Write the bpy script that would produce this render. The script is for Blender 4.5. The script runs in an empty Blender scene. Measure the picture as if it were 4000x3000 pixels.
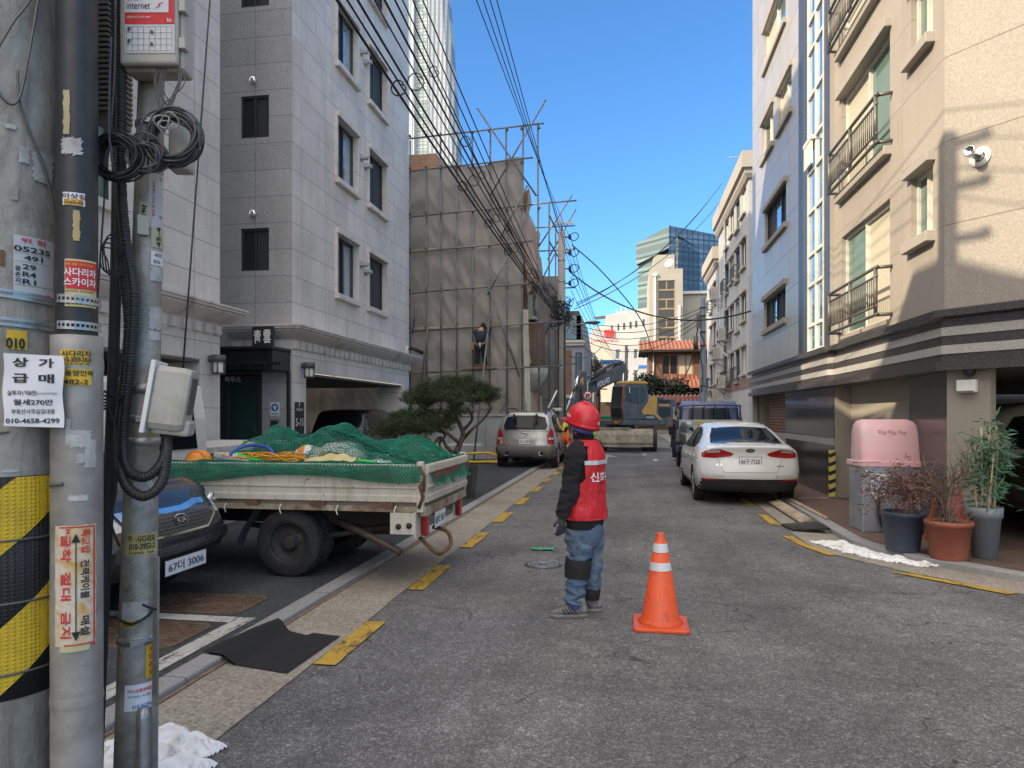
import bpy,bmesh,math,random
from mathutils import Vector,Matrix,noise
from mathutils.bvhtree import BVHTree
rnd = random.Random(7)
S = bpy.context.scene
COL = S.collection
R = math.radians
# ------------------------------------------------------------------ camera, sky, sun, exposure
TH = math.atan(251/1531.8)
CT,ST = math.cos(TH),math.sin(TH)
cam_d = bpy.data.cameras.new('camera'); cam = bpy.data.objects.new('camera',cam_d); COL.objects.link(cam)
cam.location = (0,0,1.6); cam.rotation_euler = (R(90),0,TH)
cam_d.sensor_width = 36; cam_d.lens = 36*1531.8/2212
cam_d.shift_y = 64.4/2212
cam_d.clip_end = 4000; cam_d.clip_start = .05
S.camera = cam
SUN_H = Vector((-.83,-.56)).normalized(); SUN_EL = R(30)
wd = bpy.data.worlds.new('World'); S.world = wd; wd.use_nodes = True
nt = wd.node_tree
sky = nt.nodes.new('ShaderNodeTexSky'); sky.sky_type = 'NISHITA'; sky.sun_disc = False
sky.sun_elevation = SUN_EL; sky.sun_rotation = math.atan2(SUN_H.x,SUN_H.y)
sky.air_density = 1.0; sky.dust_density = 0; sky.ozone_density = 3.0
# deep clear blue away from the sun, unseen bright cloud added around and above it to lift the shade
SUN_V = Vector((SUN_H.x*math.cos(SUN_EL),SUN_H.y*math.cos(SUN_EL),math.sin(SUN_EL)))
wn = nt.nodes.new; tcw = wn('ShaderNodeTexCoord'); dtw = wn('ShaderNodeVectorMath'); dtw.operation = 'DOT_PRODUCT'; dtw.inputs[1].default_value = SUN_V
mrw = wn('ShaderNodeMapRange'); mrw.interpolation_type = 'SMOOTHSTEP'; mrw.inputs[1].default_value = .0; mrw.inputs[2].default_value = .52
mbw = wn('ShaderNodeMix'); mbw.data_type = 'RGBA'; mbw.blend_type = 'MULTIPLY'; mbw.inputs[0].default_value = 1; mbw.inputs[7].default_value = (.255,.425,.555,1)
mcw = wn('ShaderNodeMix'); mcw.data_type = 'RGBA'; mcw.inputs[7].default_value = (5.2,4.85,4.5,1)
for p_,q_ in ((tcw.outputs['Generated'],dtw.inputs[0]),(dtw.outputs['Value'],mrw.inputs[0]),(sky.outputs[0],mbw.inputs[6]),(mrw.outputs[0],mcw.inputs[0]),(mbw.outputs[2],mcw.inputs[6]),(mcw.outputs[2],nt.nodes['Background'].inputs[0])): nt.links.new(p_,q_)
nt.nodes["Background"].inputs[1].default_value = .15
sd = bpy.data.lights.new('sun','SUN'); sd.energy = 1.95; sd.angle = R(.5); sd.color = (1,.85,.62)
sun = bpy.data.objects.new('sun',sd); COL.objects.link(sun)
sun.rotation_euler = Vector((SUN_H.x*math.cos(SUN_EL),SUN_H.y*math.cos(SUN_EL),math.sin(SUN_EL))).to_track_quat('Z','Y').to_euler()
sun.location = (-20,-20,40)
vs = S.view_settings; vs.view_transform = 'Standard'; vs.look = 'None'; vs.gamma = 1; vs.use_curve_mapping = False
vs.exposure = 1.7

# ------------------------------------------------------------------ helpers
def W(u,v,d):
    """point at depth d along the line of sight through photo pixel (u,v) of a 2212 px wide copy"""
    x = (u-1106)/1531.8; z = (893.9-v)/1531.8
    return Vector(((x*CT-ST)*d,(x*ST+CT)*d,1.6+z*d))

def tag(o,label=None,cat=None,group=None,kind=None):
    if label: o['label'] = label
    if cat: o['category'] = cat
    if group: o['group'] = group
    if kind: o['kind'] = kind
    return o

def thing(name,label,cat,loc=(0,0,0),rz=0,group=None):
    o = bpy.data.objects.new(name,None); COL.objects.link(o)
    o.location = loc; o.rotation_euler = (0,0,rz); o.empty_display_size = .2
    tag(o,label,cat,group)
    o.matrix_basis = Matrix.Translation(Vector(loc)) @ Matrix.Rotation(rz,4,'Z')
    return o

def wmat(o):
    m = o.matrix_basis.copy()
    while o.parent:
        o = o.parent; m = o.matrix_basis @ m
    return m

def copy_tree(o,parent=None):
    c = o.copy(); COL.objects.link(c)
    if parent: c.parent = parent
    for ch in [x for x in bpy.data.objects if x.parent == o]:
        copy_tree(ch,c)
    return c

class MB:
    def __init__(s):
        s.v = []; s.f = []; s.mi = []; s.m = 0; s.T = None; s.sm = []; s.smooth = False
    def add(s,vs_,fs):
        b = len(s.v)
        if s.T is not None: vs_ = [s.T @ Vector(p) for p in vs_]
        s.v.extend([tuple(p) for p in vs_])
        for f in fs:
            s.f.append(tuple(i+b for i in f)); s.mi.append(s.m); s.sm.append(s.smooth)
        return s
    def box(s,x0,y0,z0,x1,y1,z1):
        v = [(x0,y0,z0),(x1,y0,z0),(x1,y1,z0),(x0,y1,z0),(x0,y0,z1),(x1,y0,z1),(x1,y1,z1),(x0,y1,z1)]
        return s.add(v,[(0,3,2,1),(4,5,6,7),(0,1,5,4),(1,2,6,5),(2,3,7,6),(3,0,4,7)])
    def obox(s,c,sz,rot=(0,0,0)):
        from mathutils import Euler
        m = Matrix.Translation(Vector(c)) @ Euler(rot).to_matrix().to_4x4()
        h = [x/2 for x in sz]
        v = [m @ Vector(p) for p in [(-h[0],-h[1],-h[2]),(h[0],-h[1],-h[2]),(h[0],h[1],-h[2]),(-h[0],h[1],-h[2]),(-h[0],-h[1],h[2]),(h[0],-h[1],h[2]),(h[0],h[1],h[2]),(-h[0],h[1],h[2])]]
        return s.add(v,[(0,3,2,1),(4,5,6,7),(0,1,5,4),(1,2,6,5),(2,3,7,6),(3,0,4,7)])
    def quad(s,a,b,c,d): return s.add([a,b,c,d],[(0,1,2,3)])
    def poly(s,pts): return s.add(pts,[tuple(range(len(pts)))])
    def bar(s,a,b,w,h,up=(0,0,1)):
        a = Vector(a); b = Vector(b); t = (b-a).normalized(); u = Vector(up)
        if abs(t.dot(u)) > .99: u = Vector((1,0,0))
        x = t.cross(u).normalized()*w/2; y = x.cross(t).normalized()*h/2
        v = [a-x-y,a+x-y,a+x+y,a-x+y,b-x-y,b+x-y,b+x+y,b-x+y]
        return s.add(v,[(0,3,2,1),(4,5,6,7),(0,1,5,4),(1,2,6,5),(2,3,7,6),(3,0,4,7)])
    def loft(s,rings,closed=True,cap=True):
        n = len(rings[0]); v = [p for r in rings for p in r]; f = []
        for i in range(len(rings)-1):
            for j in range(n if closed else n-1):
                k = (j+1) % n
                f.append((i*n+j,i*n+k,(i+1)*n+k,(i+1)*n+j))
        if cap and closed:
            f.append(tuple(range(n-1,-1,-1))); f.append(tuple(range((len(rings)-1)*n,len(rings)*n)))
        return s.add(v,f)
    def tube(s,pts,r,n=8,cap=True):
        pts = [Vector(p) for p in pts]; rs = r if isinstance(r,(list,tuple)) else [r]*len(pts)
        rings = []; up = None
        for i,p in enumerate(pts):
            t = (pts[min(i+1,len(pts)-1)]-pts[max(i-1,0)])
            t = t.normalized() if t.length > 1e-9 else Vector((0,0,1))
            if up is None: up = Vector((0,0,1)) if abs(t.z) < .9 else Vector((1,0,0))
            x = t.cross(up)
            if x.length < 1e-4: x = t.cross(Vector((.3,.8,.1)))
            x.normalize(); y = x.cross(t).normalized(); up = y
            rings.append([p+(x*math.cos(2*math.pi*k/n)+y*math.sin(2*math.pi*k/n))*rs[i] for k in range(n)])
        sm = s.smooth; s.smooth = True; s.loft(rings,True,cap); s.smooth = sm
        return s
    def lathe(s,prof,n=24,o=(0,0,0),axis='z',a0=0,a1=2*math.pi):
        full = abs(a1-a0-2*math.pi) < 1e-6; m = n if full else n+1
        o = Vector(o); rings = []
        for r,z in prof:
            ring = []
            for k in range(m):
                a = a0+(a1-a0)*k/n; c,q = r*math.cos(a),r*math.sin(a)
                p = (c,q,z) if axis == 'z' else ((z,c,q) if axis == 'x' else (c,z,q))
                ring.append(o+Vector(p))
            rings.append(ring)
        sm = s.smooth; s.smooth = True; s.loft(rings,full,False); s.smooth = sm
        return s
    def prism(s,poly,a,b,plane='xz'):
        """extrude 2D polygon between a and b along the missing axis"""
        def P(p,t): return (p[0],t,p[1]) if plane == 'xz' else ((t,p[0],p[1]) if plane == 'yz' else (p[0],p[1],t))
        n = len(poly); v = [P(p,a) for p in poly]+[P(p,b) for p in poly]
        f = [(i,(i+1) % n,n+(i+1) % n,n+i) for i in range(n)]+[tuple(range(n-1,-1,-1)),tuple(range(n,2*n))]
        return s.add(v,f)
    def sphere(s,c,r,n=12,m=8,sc=(1,1,1)):
        c = Vector(c); v = []; f = []
        for i in range(m+1):
            t = math.pi*i/m
            for k in range(n):
                a = 2*math.pi*k/n
                v.append(c+Vector((r*sc[0]*math.sin(t)*math.cos(a),r*sc[1]*math.sin(t)*math.sin(a),r*sc[2]*math.cos(t))))
        for i in range(m):
            for k in range(n):
                f.append((i*n+k,(i+1)*n+k,(i+1)*n+(k+1) % n,i*n+(k+1) % n))
        sm = s.smooth; s.smooth = True; s.add(v,f); s.smooth = sm
        return s
    def grid(s,P,nu,nv):
        v = [P(i/nu,j/nv) for j in range(nv+1) for i in range(nu+1)]
        f = [(j*(nu+1)+i,j*(nu+1)+i+1,(j+1)*(nu+1)+i+1,(j+1)*(nu+1)+i) for j in range(nv) for i in range(nu)]
        return s.add(v,f)
    def jitter(s,amt,sc=6,seed=0):
        s.v = [tuple(Vector(p)+noise.noise_vector(Vector(p)*sc+Vector((seed,0,0)))*amt) for p in s.v]
        return s
    def build(s,name,mats,parent=None,smooth=None,bevel=0,world=True,sub=0,weld=False,seg=2):
        me = bpy.data.meshes.new(name)
        v = s.v
        if parent is not None and world:
            inv = wmat(parent).inverted(); v = [inv @ Vector(p) for p in v]
        me.from_pydata(v,[],s.f)
        if not isinstance(mats,(list,tuple)): mats = [mats]
        for m in mats: me.materials.append(m)
        if s.f:
            me.polygons.foreach_set('material_index',s.mi)
            me.polygons.foreach_set('use_smooth',s.sm if smooth is None else [smooth]*len(s.f))
        if weld:
            bm = bmesh.new(); bm.from_mesh(me); bmesh.ops.remove_doubles(bm,verts=bm.verts,dist=weld if weld is not True else 1e-4)
            bmesh.ops.recalc_face_normals(bm,faces=bm.faces); bm.to_mesh(me); bm.free()
        me.update()
        o = bpy.data.objects.new(name,me); COL.objects.link(o)
        if parent is not None: o.parent = parent
        if bevel:
            b = o.modifiers.new('bevel','BEVEL'); b.width = bevel; b.segments = seg; b.limit_method = 'ANGLE'; b.angle_limit = R(40)
            b.harden_normals = False
        if sub:
            m_ = o.modifiers.new('sub','SUBSURF'); m_.levels = sub; m_.render_levels = sub
        return o

def bake(o):
    """apply the modifiers of o"""
    bpy.context.view_layer.update()
    dg = bpy.context.evaluated_depsgraph_get()
    me = bpy.data.meshes.new_from_object(o.evaluated_get(dg))
    o.modifiers.clear(); o.data = me
    return o

def bvh_of(o):
    me = o.data
    return BVHTree.FromPolygons([v.co.copy() for v in me.vertices],[tuple(p.vertices) for p in me.polygons])

_tc = {}
def text_geo(body,size=1.0,bold=0.0,shear=0.0,spacing=1.0):
    k = (body,bold,shear,spacing)
    if k not in _tc:
        c = bpy.data.curves.new('t','FONT'); c.body = body; c.size = 1; c.offset = bold; c.shear = shear
        c.space_character = spacing; c.resolution_u = 3
        o = bpy.data.objects.new('t',c); COL.objects.link(o)
        bpy.context.view_layer.update()
        dg = bpy.context.evaluated_depsgraph_get()
        me = bpy.data.meshes.new_from_object(o.evaluated_get(dg))
        vv = [v.co.copy() for v in me.vertices]; ff = [tuple(p.vertices) for p in me.polygons]
        bpy.data.objects.remove(o); bpy.data.curves.remove(c); bpy.data.meshes.remove(me)
        if not vv: vv = [Vector((0,0,0))]
        x0 = min(v.x for v in vv); x1 = max(v.x for v in vv); y0 = min(v.y for v in vv); y1 = max(v.y for v in vv)
        _tc[k] = ([((v.x-x0)/max(x1-x0,1e-6)-.5,(v.y-y0)/max(y1-y0,1e-6)-.5) for v in vv],ff,(x1-x0)/max(y1-y0,1e-6))
    return _tc[k]

def text(mb,body,P,cx,cy,w=None,h=None,bold=.0,shear=0,spacing=1.0,d=.003,rot=0):
    """write body through mapping P(a,b,depth), centred at (cx,cy), fitted to w x h"""
    vv,ff,asp = text_geo(body,1,bold,shear,spacing)
    if h is None: h = w/asp
    if w is None: w = h*asp
    cr,sr = math.cos(rot),math.sin(rot)
    mb.add([P(cx+x*w*cr-y*h*sr,cy+x*w*sr+y*h*cr,d) for x,y in vv],ff)

def rect_on(mb,P,a0,b0,a1,b1,d=.002,nu=1,nv=1):
    mb.grid(lambda i,j: P(a0+(a1-a0)*i,b0+(b1-b0)*j,d),nu,nv)

def plane_map(o,ax,ay,n=None):
    o = Vector(o); ax = Vector(ax).normalized(); ay = Vector(ay).normalized()
    n = Vector(n).normalized() if n is not None else ax.cross(ay)
    return lambda a,b,d=0: o+ax*a+ay*b+n*d

def poly_cols(poly,x):
    zs = []
    n = len(poly)
    for i in range(n):
        (x0,z0),(x1,z1) = poly[i],poly[(i+1) % n]
        if (x0 <= x <= x1) or (x1 <= x <= x0):
            if abs(x1-x0) < 1e-9: zs += [z0,z1]
            else: zs.append(z0+(z1-z0)*(x-x0)/(x1-x0))
    return (min(zs),max(zs)) if zs else None

def project(mb,bvh,poly,cast,off=.004,nu=20,nv=8):
    """drape an x-monotone polygon onto a surface; cast(a,b) gives (origin, direction)"""
    x0 = min(p[0] for p in poly); x1 = max(p[0] for p in poly)
    xs = sorted(set([x0+1e-5+(x1-x0-2e-5)*i/nu for i in range(nu+1)]+[min(max(p[0],x0+1e-5),x1-1e-5) for p in poly]))
    rows = []
    for x in xs:
        c = poly_cols(poly,x); col = []
        for j in range(nv+1):
            o,d = cast(x,c[0]+(c[1]-c[0])*j/nv)
            h = bvh.ray_cast(Vector(o),Vector(d))
            col.append(None if h[0] is None else h[0]-Vector(d).normalized()*off)
        rows.append(col)
    idx = {}; v = []; f = []
    for i in range(len(rows)):
        for j in range(nv+1):
            if rows[i][j] is not None: idx[(i,j)] = len(v); v.append(rows[i][j])
    for i in range(len(rows)-1):
        for j in range(nv):
            q = [(i,j),(i+1,j),(i+1,j+1),(i,j+1)]
            if all(k in idx for k in q): f.append(tuple(idx[k] for k in q))
    mb.add(v,f)

def cast_map(bvh,cast,off=.004):
    def P(a,b,d=0):
        o,dr = cast(a,b); h = bvh.ray_cast(Vector(o),Vector(dr))
        p = h[0] if h[0] is not None else Vector(o)+Vector(dr)
        return p-Vector(dr).normalized()*(off+d)
    return P

def smooth_pts(pts,k=6):
    pts = [Vector(p) for p in pts]; out = []
    for i in range(len(pts)-1):
        p0 = pts[max(i-1,0)]; p1 = pts[i]; p2 = pts[i+1]; p3 = pts[min(i+2,len(pts)-1)]
        for j in range(k):
            t = j/k
            out.append(.5*((2*p1)+(p2-p0)*t+(2*p0-5*p1+4*p2-p3)*t*t+(3*p1-p0-3*p2+p3)*t**3))
    out.append(pts[-1]); return out

def sag(a,b,s,n=16):
    a = Vector(a); b = Vector(b)
    return [a.lerp(b,i/n)-Vector((0,0,4*s*(i/n)*(1-i/n))) for i in range(n+1)]

# ------------------------------------------------------------------ materials
def lin(c):
    return tuple((x/12.92 if x <= .04045 else ((x+.055)/1.055)**2.4) for x in c)
class NT:
    def __init__(s,name):
        s.m = bpy.data.materials.new(name); s.m.use_nodes = True; s.t = s.m.node_tree
        s.b = s.t.nodes['Principled BSDF']
    def n(s,typ,**kw):
        x = s.t.nodes.new(typ)
        for k,v in kw.items():
            if k.startswith('i_'): x.inputs[k[2:].replace('_',' ')].default_value = v
            else: setattr(x,k,v)
        return x
    def l(s,a,b): s.t.links.new(a,b)
    def coord(s,scale=1,rot=(0,0,0),kind='Object'):
        tc = s.n('ShaderNodeTexCoord'); mp = s.n('ShaderNodeMapping')
        sc = scale if isinstance(scale,(tuple,list)) else (scale,)*3
        mp.inputs['Scale'].default_value = sc; mp.inputs['Rotation'].default_value = rot
        s.l(tc.outputs[kind],mp.inputs[0]); return mp.outputs[0]
    def noise(s,vec,scale,detail=4,rough=.6,dist=0):
        x = s.n('ShaderNodeTexNoise'); x.inputs['Scale'].default_value = scale; x.inputs['Detail'].default_value = detail
        x.inputs['Roughness'].default_value = rough; x.inputs['Distortion'].default_value = dist
        s.l(vec,x.inputs['Vector']); return x.outputs['Fac']
    def ramp(s,fac,stops):
        x = s.n('ShaderNodeValToRGB'); e = x.color_ramp.elements
        while len(e) < len(stops): e.new(.5)
        for i,(p,c) in enumerate(stops):
            e[i].position = p; e[i].color = (c,c,c,1) if not isinstance(c,(tuple,list)) else (*c[:3],1)
        s.l(fac,x.inputs[0]); return x.outputs[0]
    def mix(s,fac,a,b,mode='MIX'):
        x = s.n('ShaderNodeMix',data_type='RGBA',blend_type=mode)
        for sock,val in ((x.inputs[0],fac),(x.inputs[6],a),(x.inputs[7],b)):
            if isinstance(val,(int,float)): sock.default_value = val if sock == x.inputs[0] else (val,val,val,1)
            elif isinstance(val,(tuple,list)): sock.default_value = (*val[:3],1)
            else: s.l(val,sock)
        return x.outputs[2]
    def math(s,op,a,b=0,clamp=False):
        x = s.n('ShaderNodeMath',operation=op,use_clamp=clamp)
        for i,v in enumerate((a,b)):
            if isinstance(v,(int,float)): x.inputs[i].default_value = v
            else: s.l(v,x.inputs[i])
        return x.outputs[0]
    def bump(s,h,strength=.3,dist=.01,prev=None):
        x = s.n('ShaderNodeBump'); x.inputs['Strength'].default_value = strength; x.inputs['Distance'].default_value = dist
        s.l(h,x.inputs['Height'])
        if prev is not None: s.l(prev,x.inputs['Normal'])
        return x.outputs[0]
    def done(s,col=None,rough=.6,metal=0,spec=.5,normal=None,coat=0):
        b = s.b
        for sock,val in (('Base Color',col),('Roughness',rough),('Metallic',metal),('Specular IOR Level',spec),('Coat Weight',coat)):
            if val is None: continue
            i = b.inputs[sock]
            if isinstance(val,(int,float)): i.default_value = val if sock != 'Base Color' else (val,val,val,1)
            elif isinstance(val,(tuple,list)): i.default_value = (*val[:3],1)
            else: s.l(val,i)
        if normal is not None: s.l(normal,b.inputs['Normal'])
        return s.m

def mk(name,col,rough=.6,metal=0,var=.12,scale=6,bump=0,bscale=60,spec=.5,coat=0,dirt=None,dirt_scale=3,dirt_amt=.5):
    """plain material with tone mottling, optional dirt blotches and fine bump"""
    a = NT(name); v = a.coord()
    c = col
    if var:
        n1 = a.noise(v,scale,5,.65)
        c = a.mix(a.ramp(n1,[(.3,0),(.7,1)]),tuple(x*(1-var) for x in col),tuple(min(1,x*(1+var)) for x in col))
    if dirt:
        n2 = a.noise(v,dirt_scale,8,.7,.6)
        c = a.mix(a.ramp(n2,[(max(0,.62-dirt_amt*.25),0),(min(1,.75-dirt_amt*.1),1)]),c,dirt)
    nm = a.bump(a.noise(v,bscale,3,.6),bump,.005) if bump else None
    rr = rough
    if var and .08 < rough < .9:
        rr = a.ramp(a.noise(v,scale*2.3,4),[(.25,max(.02,rough-.08)),(.75,min(1,rough+.08))])
    return a.done(c,rr,metal,spec,nm,coat)

def granite(name,col,pw=1.2,ph=.56,axis='y',off=(0,0),speck=.22,joint=.35,rough=.75,rot=0,stag=0.,jw=.007,spec=.4,scale=55,stain=.25):
    """stone cladding: fine grain plus panel joints; axis is the horizontal direction of the wall"""
    a = NT(name); tc = a.n('ShaderNodeTexCoord'); sp = a.n('ShaderNodeSeparateXYZ')
    g = a.n('ShaderNodeNewGeometry')
    a.l(g.outputs['Position'],sp.inputs[0])
    h = sp.outputs['Y'] if axis == 'y' else sp.outputs['X']
    if axis == 'd':
        h = a.math('ADD',a.math('MULTIPLY',sp.outputs['X'],.633),a.math('MULTIPLY',sp.outputs['Y'],-.774))
    cb = a.n('ShaderNodeCombineXYZ')
    a.l(a.math('ADD',h,off[0]),cb.inputs[0]); a.l(a.math('ADD',sp.outputs['Z'],off[1]),cb.inputs[1])
    br = a.n('ShaderNodeTexBrick'); br.offset = stag; br.squash = 1
    br.inputs['Scale'].default_value = 1; br.inputs['Mortar Size'].default_value = jw; br.inputs['Mortar Smooth'].default_value = .3
    br.inputs['Brick Width'].default_value = pw; br.inputs['Row Height'].default_value = ph; br.inputs['Bias'].default_value = 0
    br.inputs['Color1'].default_value = (.94,.94,.94,1); br.inputs['Color2'].default_value = (1.05,1.05,1.05,1)
    br.inputs['Mortar'].default_value = (joint,joint,joint,1)
    a.l(cb.outputs[0],br.inputs['Vector'])
    v = g.outputs['Position']
    n1 = a.noise(v,scale,3,.75); n2 = a.noise(v,.9,6,.65,.4)
    c = a.mix(a.ramp(n1,[(.34,0),(.66,1)]),tuple(x*(1-speck) for x in col),tuple(x*(1+speck) for x in col))
    c = a.mix(a.ramp(n2,[(.42,0),(.75,stain)]),c,tuple(x*.62 for x in col))
    st = a.n('ShaderNodeMapping'); st.inputs['Scale'].default_value = (3,3,.25); a.l(v,st.inputs[0])
    n3 = a.noise(st.outputs[0],1.2,6,.7)
    c = a.mix(a.ramp(n3,[(.5,0),(.8,stain)]),c,tuple(x*.6 for x in col))
    c = a.mix(1,c,br.outputs['Color'],'MULTIPLY')
    nm = a.bump(br.outputs['Fac'],.4,-.004,a.bump(n1,.12,.004))
    return a.done(c,rough,0,spec,nm)

def brick(name,c1,c2,mort,axis='y',bw=.21,bh=.067,mw=.009,rough=.85):
    a = NT(name); g = a.n('ShaderNodeNewGeometry'); sp = a.n('ShaderNodeSeparateXYZ'); a.l(g.outputs['Position'],sp.inputs[0])
    cb = a.n('ShaderNodeCombineXYZ'); a.l(sp.outputs['Y' if axis == 'y' else 'X'],cb.inputs[0]); a.l(sp.outputs['Y' if axis == 'xy' else 'Z'],cb.inputs[1])
    br = a.n('ShaderNodeTexBrick'); br.inputs['Scale'].default_value = 1; br.inputs['Mortar Size'].default_value = mw
    br.inputs['Brick Width'].default_value = bw; br.inputs['Row Height'].default_value = bh
    br.inputs['Color1'].default_value = (*c1,1); br.inputs['Color2'].default_value = (*c2,1); br.inputs['Mortar'].default_value = (*mort,1)
    a.l(cb.outputs[0],br.inputs['Vector'])
    n = a.noise(g.outputs['Position'],3,6,.7)
    c = a.mix(a.ramp(n,[(.3,.0),(.8,.5)]),br.outputs['Color'],tuple(x*.5 for x in c1))
    nm = a.bump(br.outputs['Fac'],.6,-.006)
    return a.done(c,rough,0,.3,nm)

def glass(name,col,rough=.06,spec=1.0,ior=1.7,metal=0):
    a = NT(name)
    a.b.inputs['IOR'].default_value = ior
    v = a.coord()
    nm = a.bump(a.noise(v,1.3,2),.06,.05)
    n = a.noise(v,.8,3)
    c = a.mix(n,tuple(x*.6 for x in col),tuple(x*1.3 for x in col))
    return a.done(c,rough,metal,spec*.5,nm)
# ------------------------------------------------------------------ shared materials
def asphalt(name,base,warm=1.0,cracks=True,patch=.35):
    a = NT(name); g = a.n('ShaderNodeNewGeometry'); p = g.outputs['Position']
    vo = a.n('ShaderNodeTexVoronoi'); vo.inputs['Scale'].default_value = 120; a.l(p,vo.inputs['Vector'])
    sp = a.n('ShaderNodeSeparateColor'); a.l(vo.outputs['Color'],sp.inputs[0])
    ag = a.ramp(sp.outputs[0],[(.0,.68),(.5,.9),(.8,1.2),(.97,1.9)])
    vo2 = a.n('ShaderNodeTexVoronoi'); vo2.inputs['Scale'].default_value = 32; a.l(p,vo2.inputs['Vector'])
    sp2 = a.n('ShaderNodeSeparateColor'); a.l(vo2.outputs['Color'],sp2.inputs[0])
    ag2 = a.ramp(sp2.outputs[1],[(0,.88),(.9,1.03),(.985,1.35)])
    big = a.ramp(a.noise(p,.55,7,.68,.5),[(.28,1-patch),(.72,1+patch)])
    mid = a.ramp(a.noise(p,5,5,.7),[(.3,.86),(.7,1.14)])
    c = a.mix(1,(base*1.0*warm,base,base*1.0/warm),ag,'MULTIPLY')
    c = a.mix(a.ramp(a.noise(p,1.7,5,.6,.3),[(.66,0),(.74,.45)]),c,(base*.35,)*3); c = a.mix(1,c,ag2,'MULTIPLY'); mt = a.n('ShaderNodeMapping'); mt.inputs['Scale'].default_value = (1.3,.06,1); a.l(p,mt.inputs[0]); c = a.mix(1,c,a.ramp(a.noise(mt.outputs[0],1.5,4,.6),[(.3,.86),(.7,1.14)]),'MULTIPLY'); c = a.mix(1,c,big,'MULTIPLY'); c = a.mix(1,c,mid,'MULTIPLY')
    hh = a.noise(p,90,3,.7)
    if cracks:
        ds = a.n('ShaderNodeTexNoise'); ds.inputs['Scale'].default_value = 2.2; ds.inputs['Detail'].default_value = 6; a.l(p,ds.inputs['Vector'])
        ad = a.n('ShaderNodeVectorMath',operation='MULTIPLY_ADD'); a.l(ds.outputs['Color'],ad.inputs[0]); ad.inputs[1].default_value = (.55,.55,.55); a.l(p,ad.inputs[2])
        vc = a.n('ShaderNodeTexVoronoi',feature='DISTANCE_TO_EDGE'); vc.inputs['Scale'].default_value = .95; a.l(ad.outputs[0],vc.inputs['Vector'])
        vd = a.n('ShaderNodeTexVoronoi',feature='DISTANCE_TO_EDGE'); vd.inputs['Scale'].default_value = 4.5; a.l(ad.outputs[0],vd.inputs['Vector'])
        k1 = a.ramp(vc.outputs['Distance'],[(.001,1),(.007,0)])
        k2 = a.ramp(vd.outputs['Distance'],[(.004,1),(.02,0)])
        m1 = a.ramp(a.noise(p,.5,3),[(.46,0),(.54,1)]); m2 = a.ramp(a.noise(p,.9,4),[(.56,0),(.62,1)])
        k = a.math('MAXIMUM',a.math('MULTIPLY',k1,m1),a.math('MULTIPLY',k2,m2))
        c = a.mix(a.math('MULTIPLY',k,.75),c,(.012,.012,.012))
        nm = a.bump(a.math('SUBTRACT',hh,k),.5,.006)
    else: nm = a.bump(hh,.5,.005)
    return a.done(c,.88,0,.3,nm)

def concrete(name,col,scale=30,stain=(.16,.13,.09),amt=.5,pebble=.3,rough=.9,bump=.5):
    a = NT(name); g = a.n('ShaderNodeNewGeometry'); p = g.outputs['Position']
    n1 = a.noise(p,scale,4,.75); n2 = a.noise(p,1.6,7,.7,.5); n3 = a.noise(p,6,6,.75,.3)
    c = a.mix(a.ramp(n1,[(.35,0),(.65,1)]),tuple(x*(1-pebble) for x in col),tuple(x*(1+pebble) for x in col))
    c = a.mix(a.ramp(n2,[(.4,0),(.72,amt)]),c,stain)
    c = a.mix(a.ramp(n3,[(.5,0),(.8,amt*.8)]),c,tuple(x*.5 for x in col))
    return a.done(c,rough,0,.3,a.bump(n1,bump,.006))

def road_paint(name,col):
    """worn paint: the asphalt shows where it has flaked off"""
    a = NT(name); g = a.n('ShaderNodeNewGeometry'); p = g.outputs['Position']
    mp = a.n('ShaderNodeMapping'); mp.inputs['Scale'].default_value = (1,.22,1); mp.inputs['Rotation'].default_value = (0,0,1.1); a.l(p,mp.inputs[0])
    n = a.noise(p,26,6,.8); n2 = a.noise(mp.outputs[0],22,4,.7); n3 = a.noise(p,2.5,4)
    f = a.math('ADD',a.math('MULTIPLY',n,.5),a.math('MULTIPLY',n2,.6))
    f = a.math('ADD',f,a.math('MULTIPLY',n3,.3))
    k = a.ramp(f,[(.71,0),(.83,1)])
    c = a.mix(a.ramp(a.noise(p,9,5),[(.3,0),(.7,1)]),tuple(x*.72 for x in col),col)
    c = a.mix(k,c,(.05,.05,.05))
    return a.done(c,.75,0,.3,a.bump(n,.3,.004))

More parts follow.
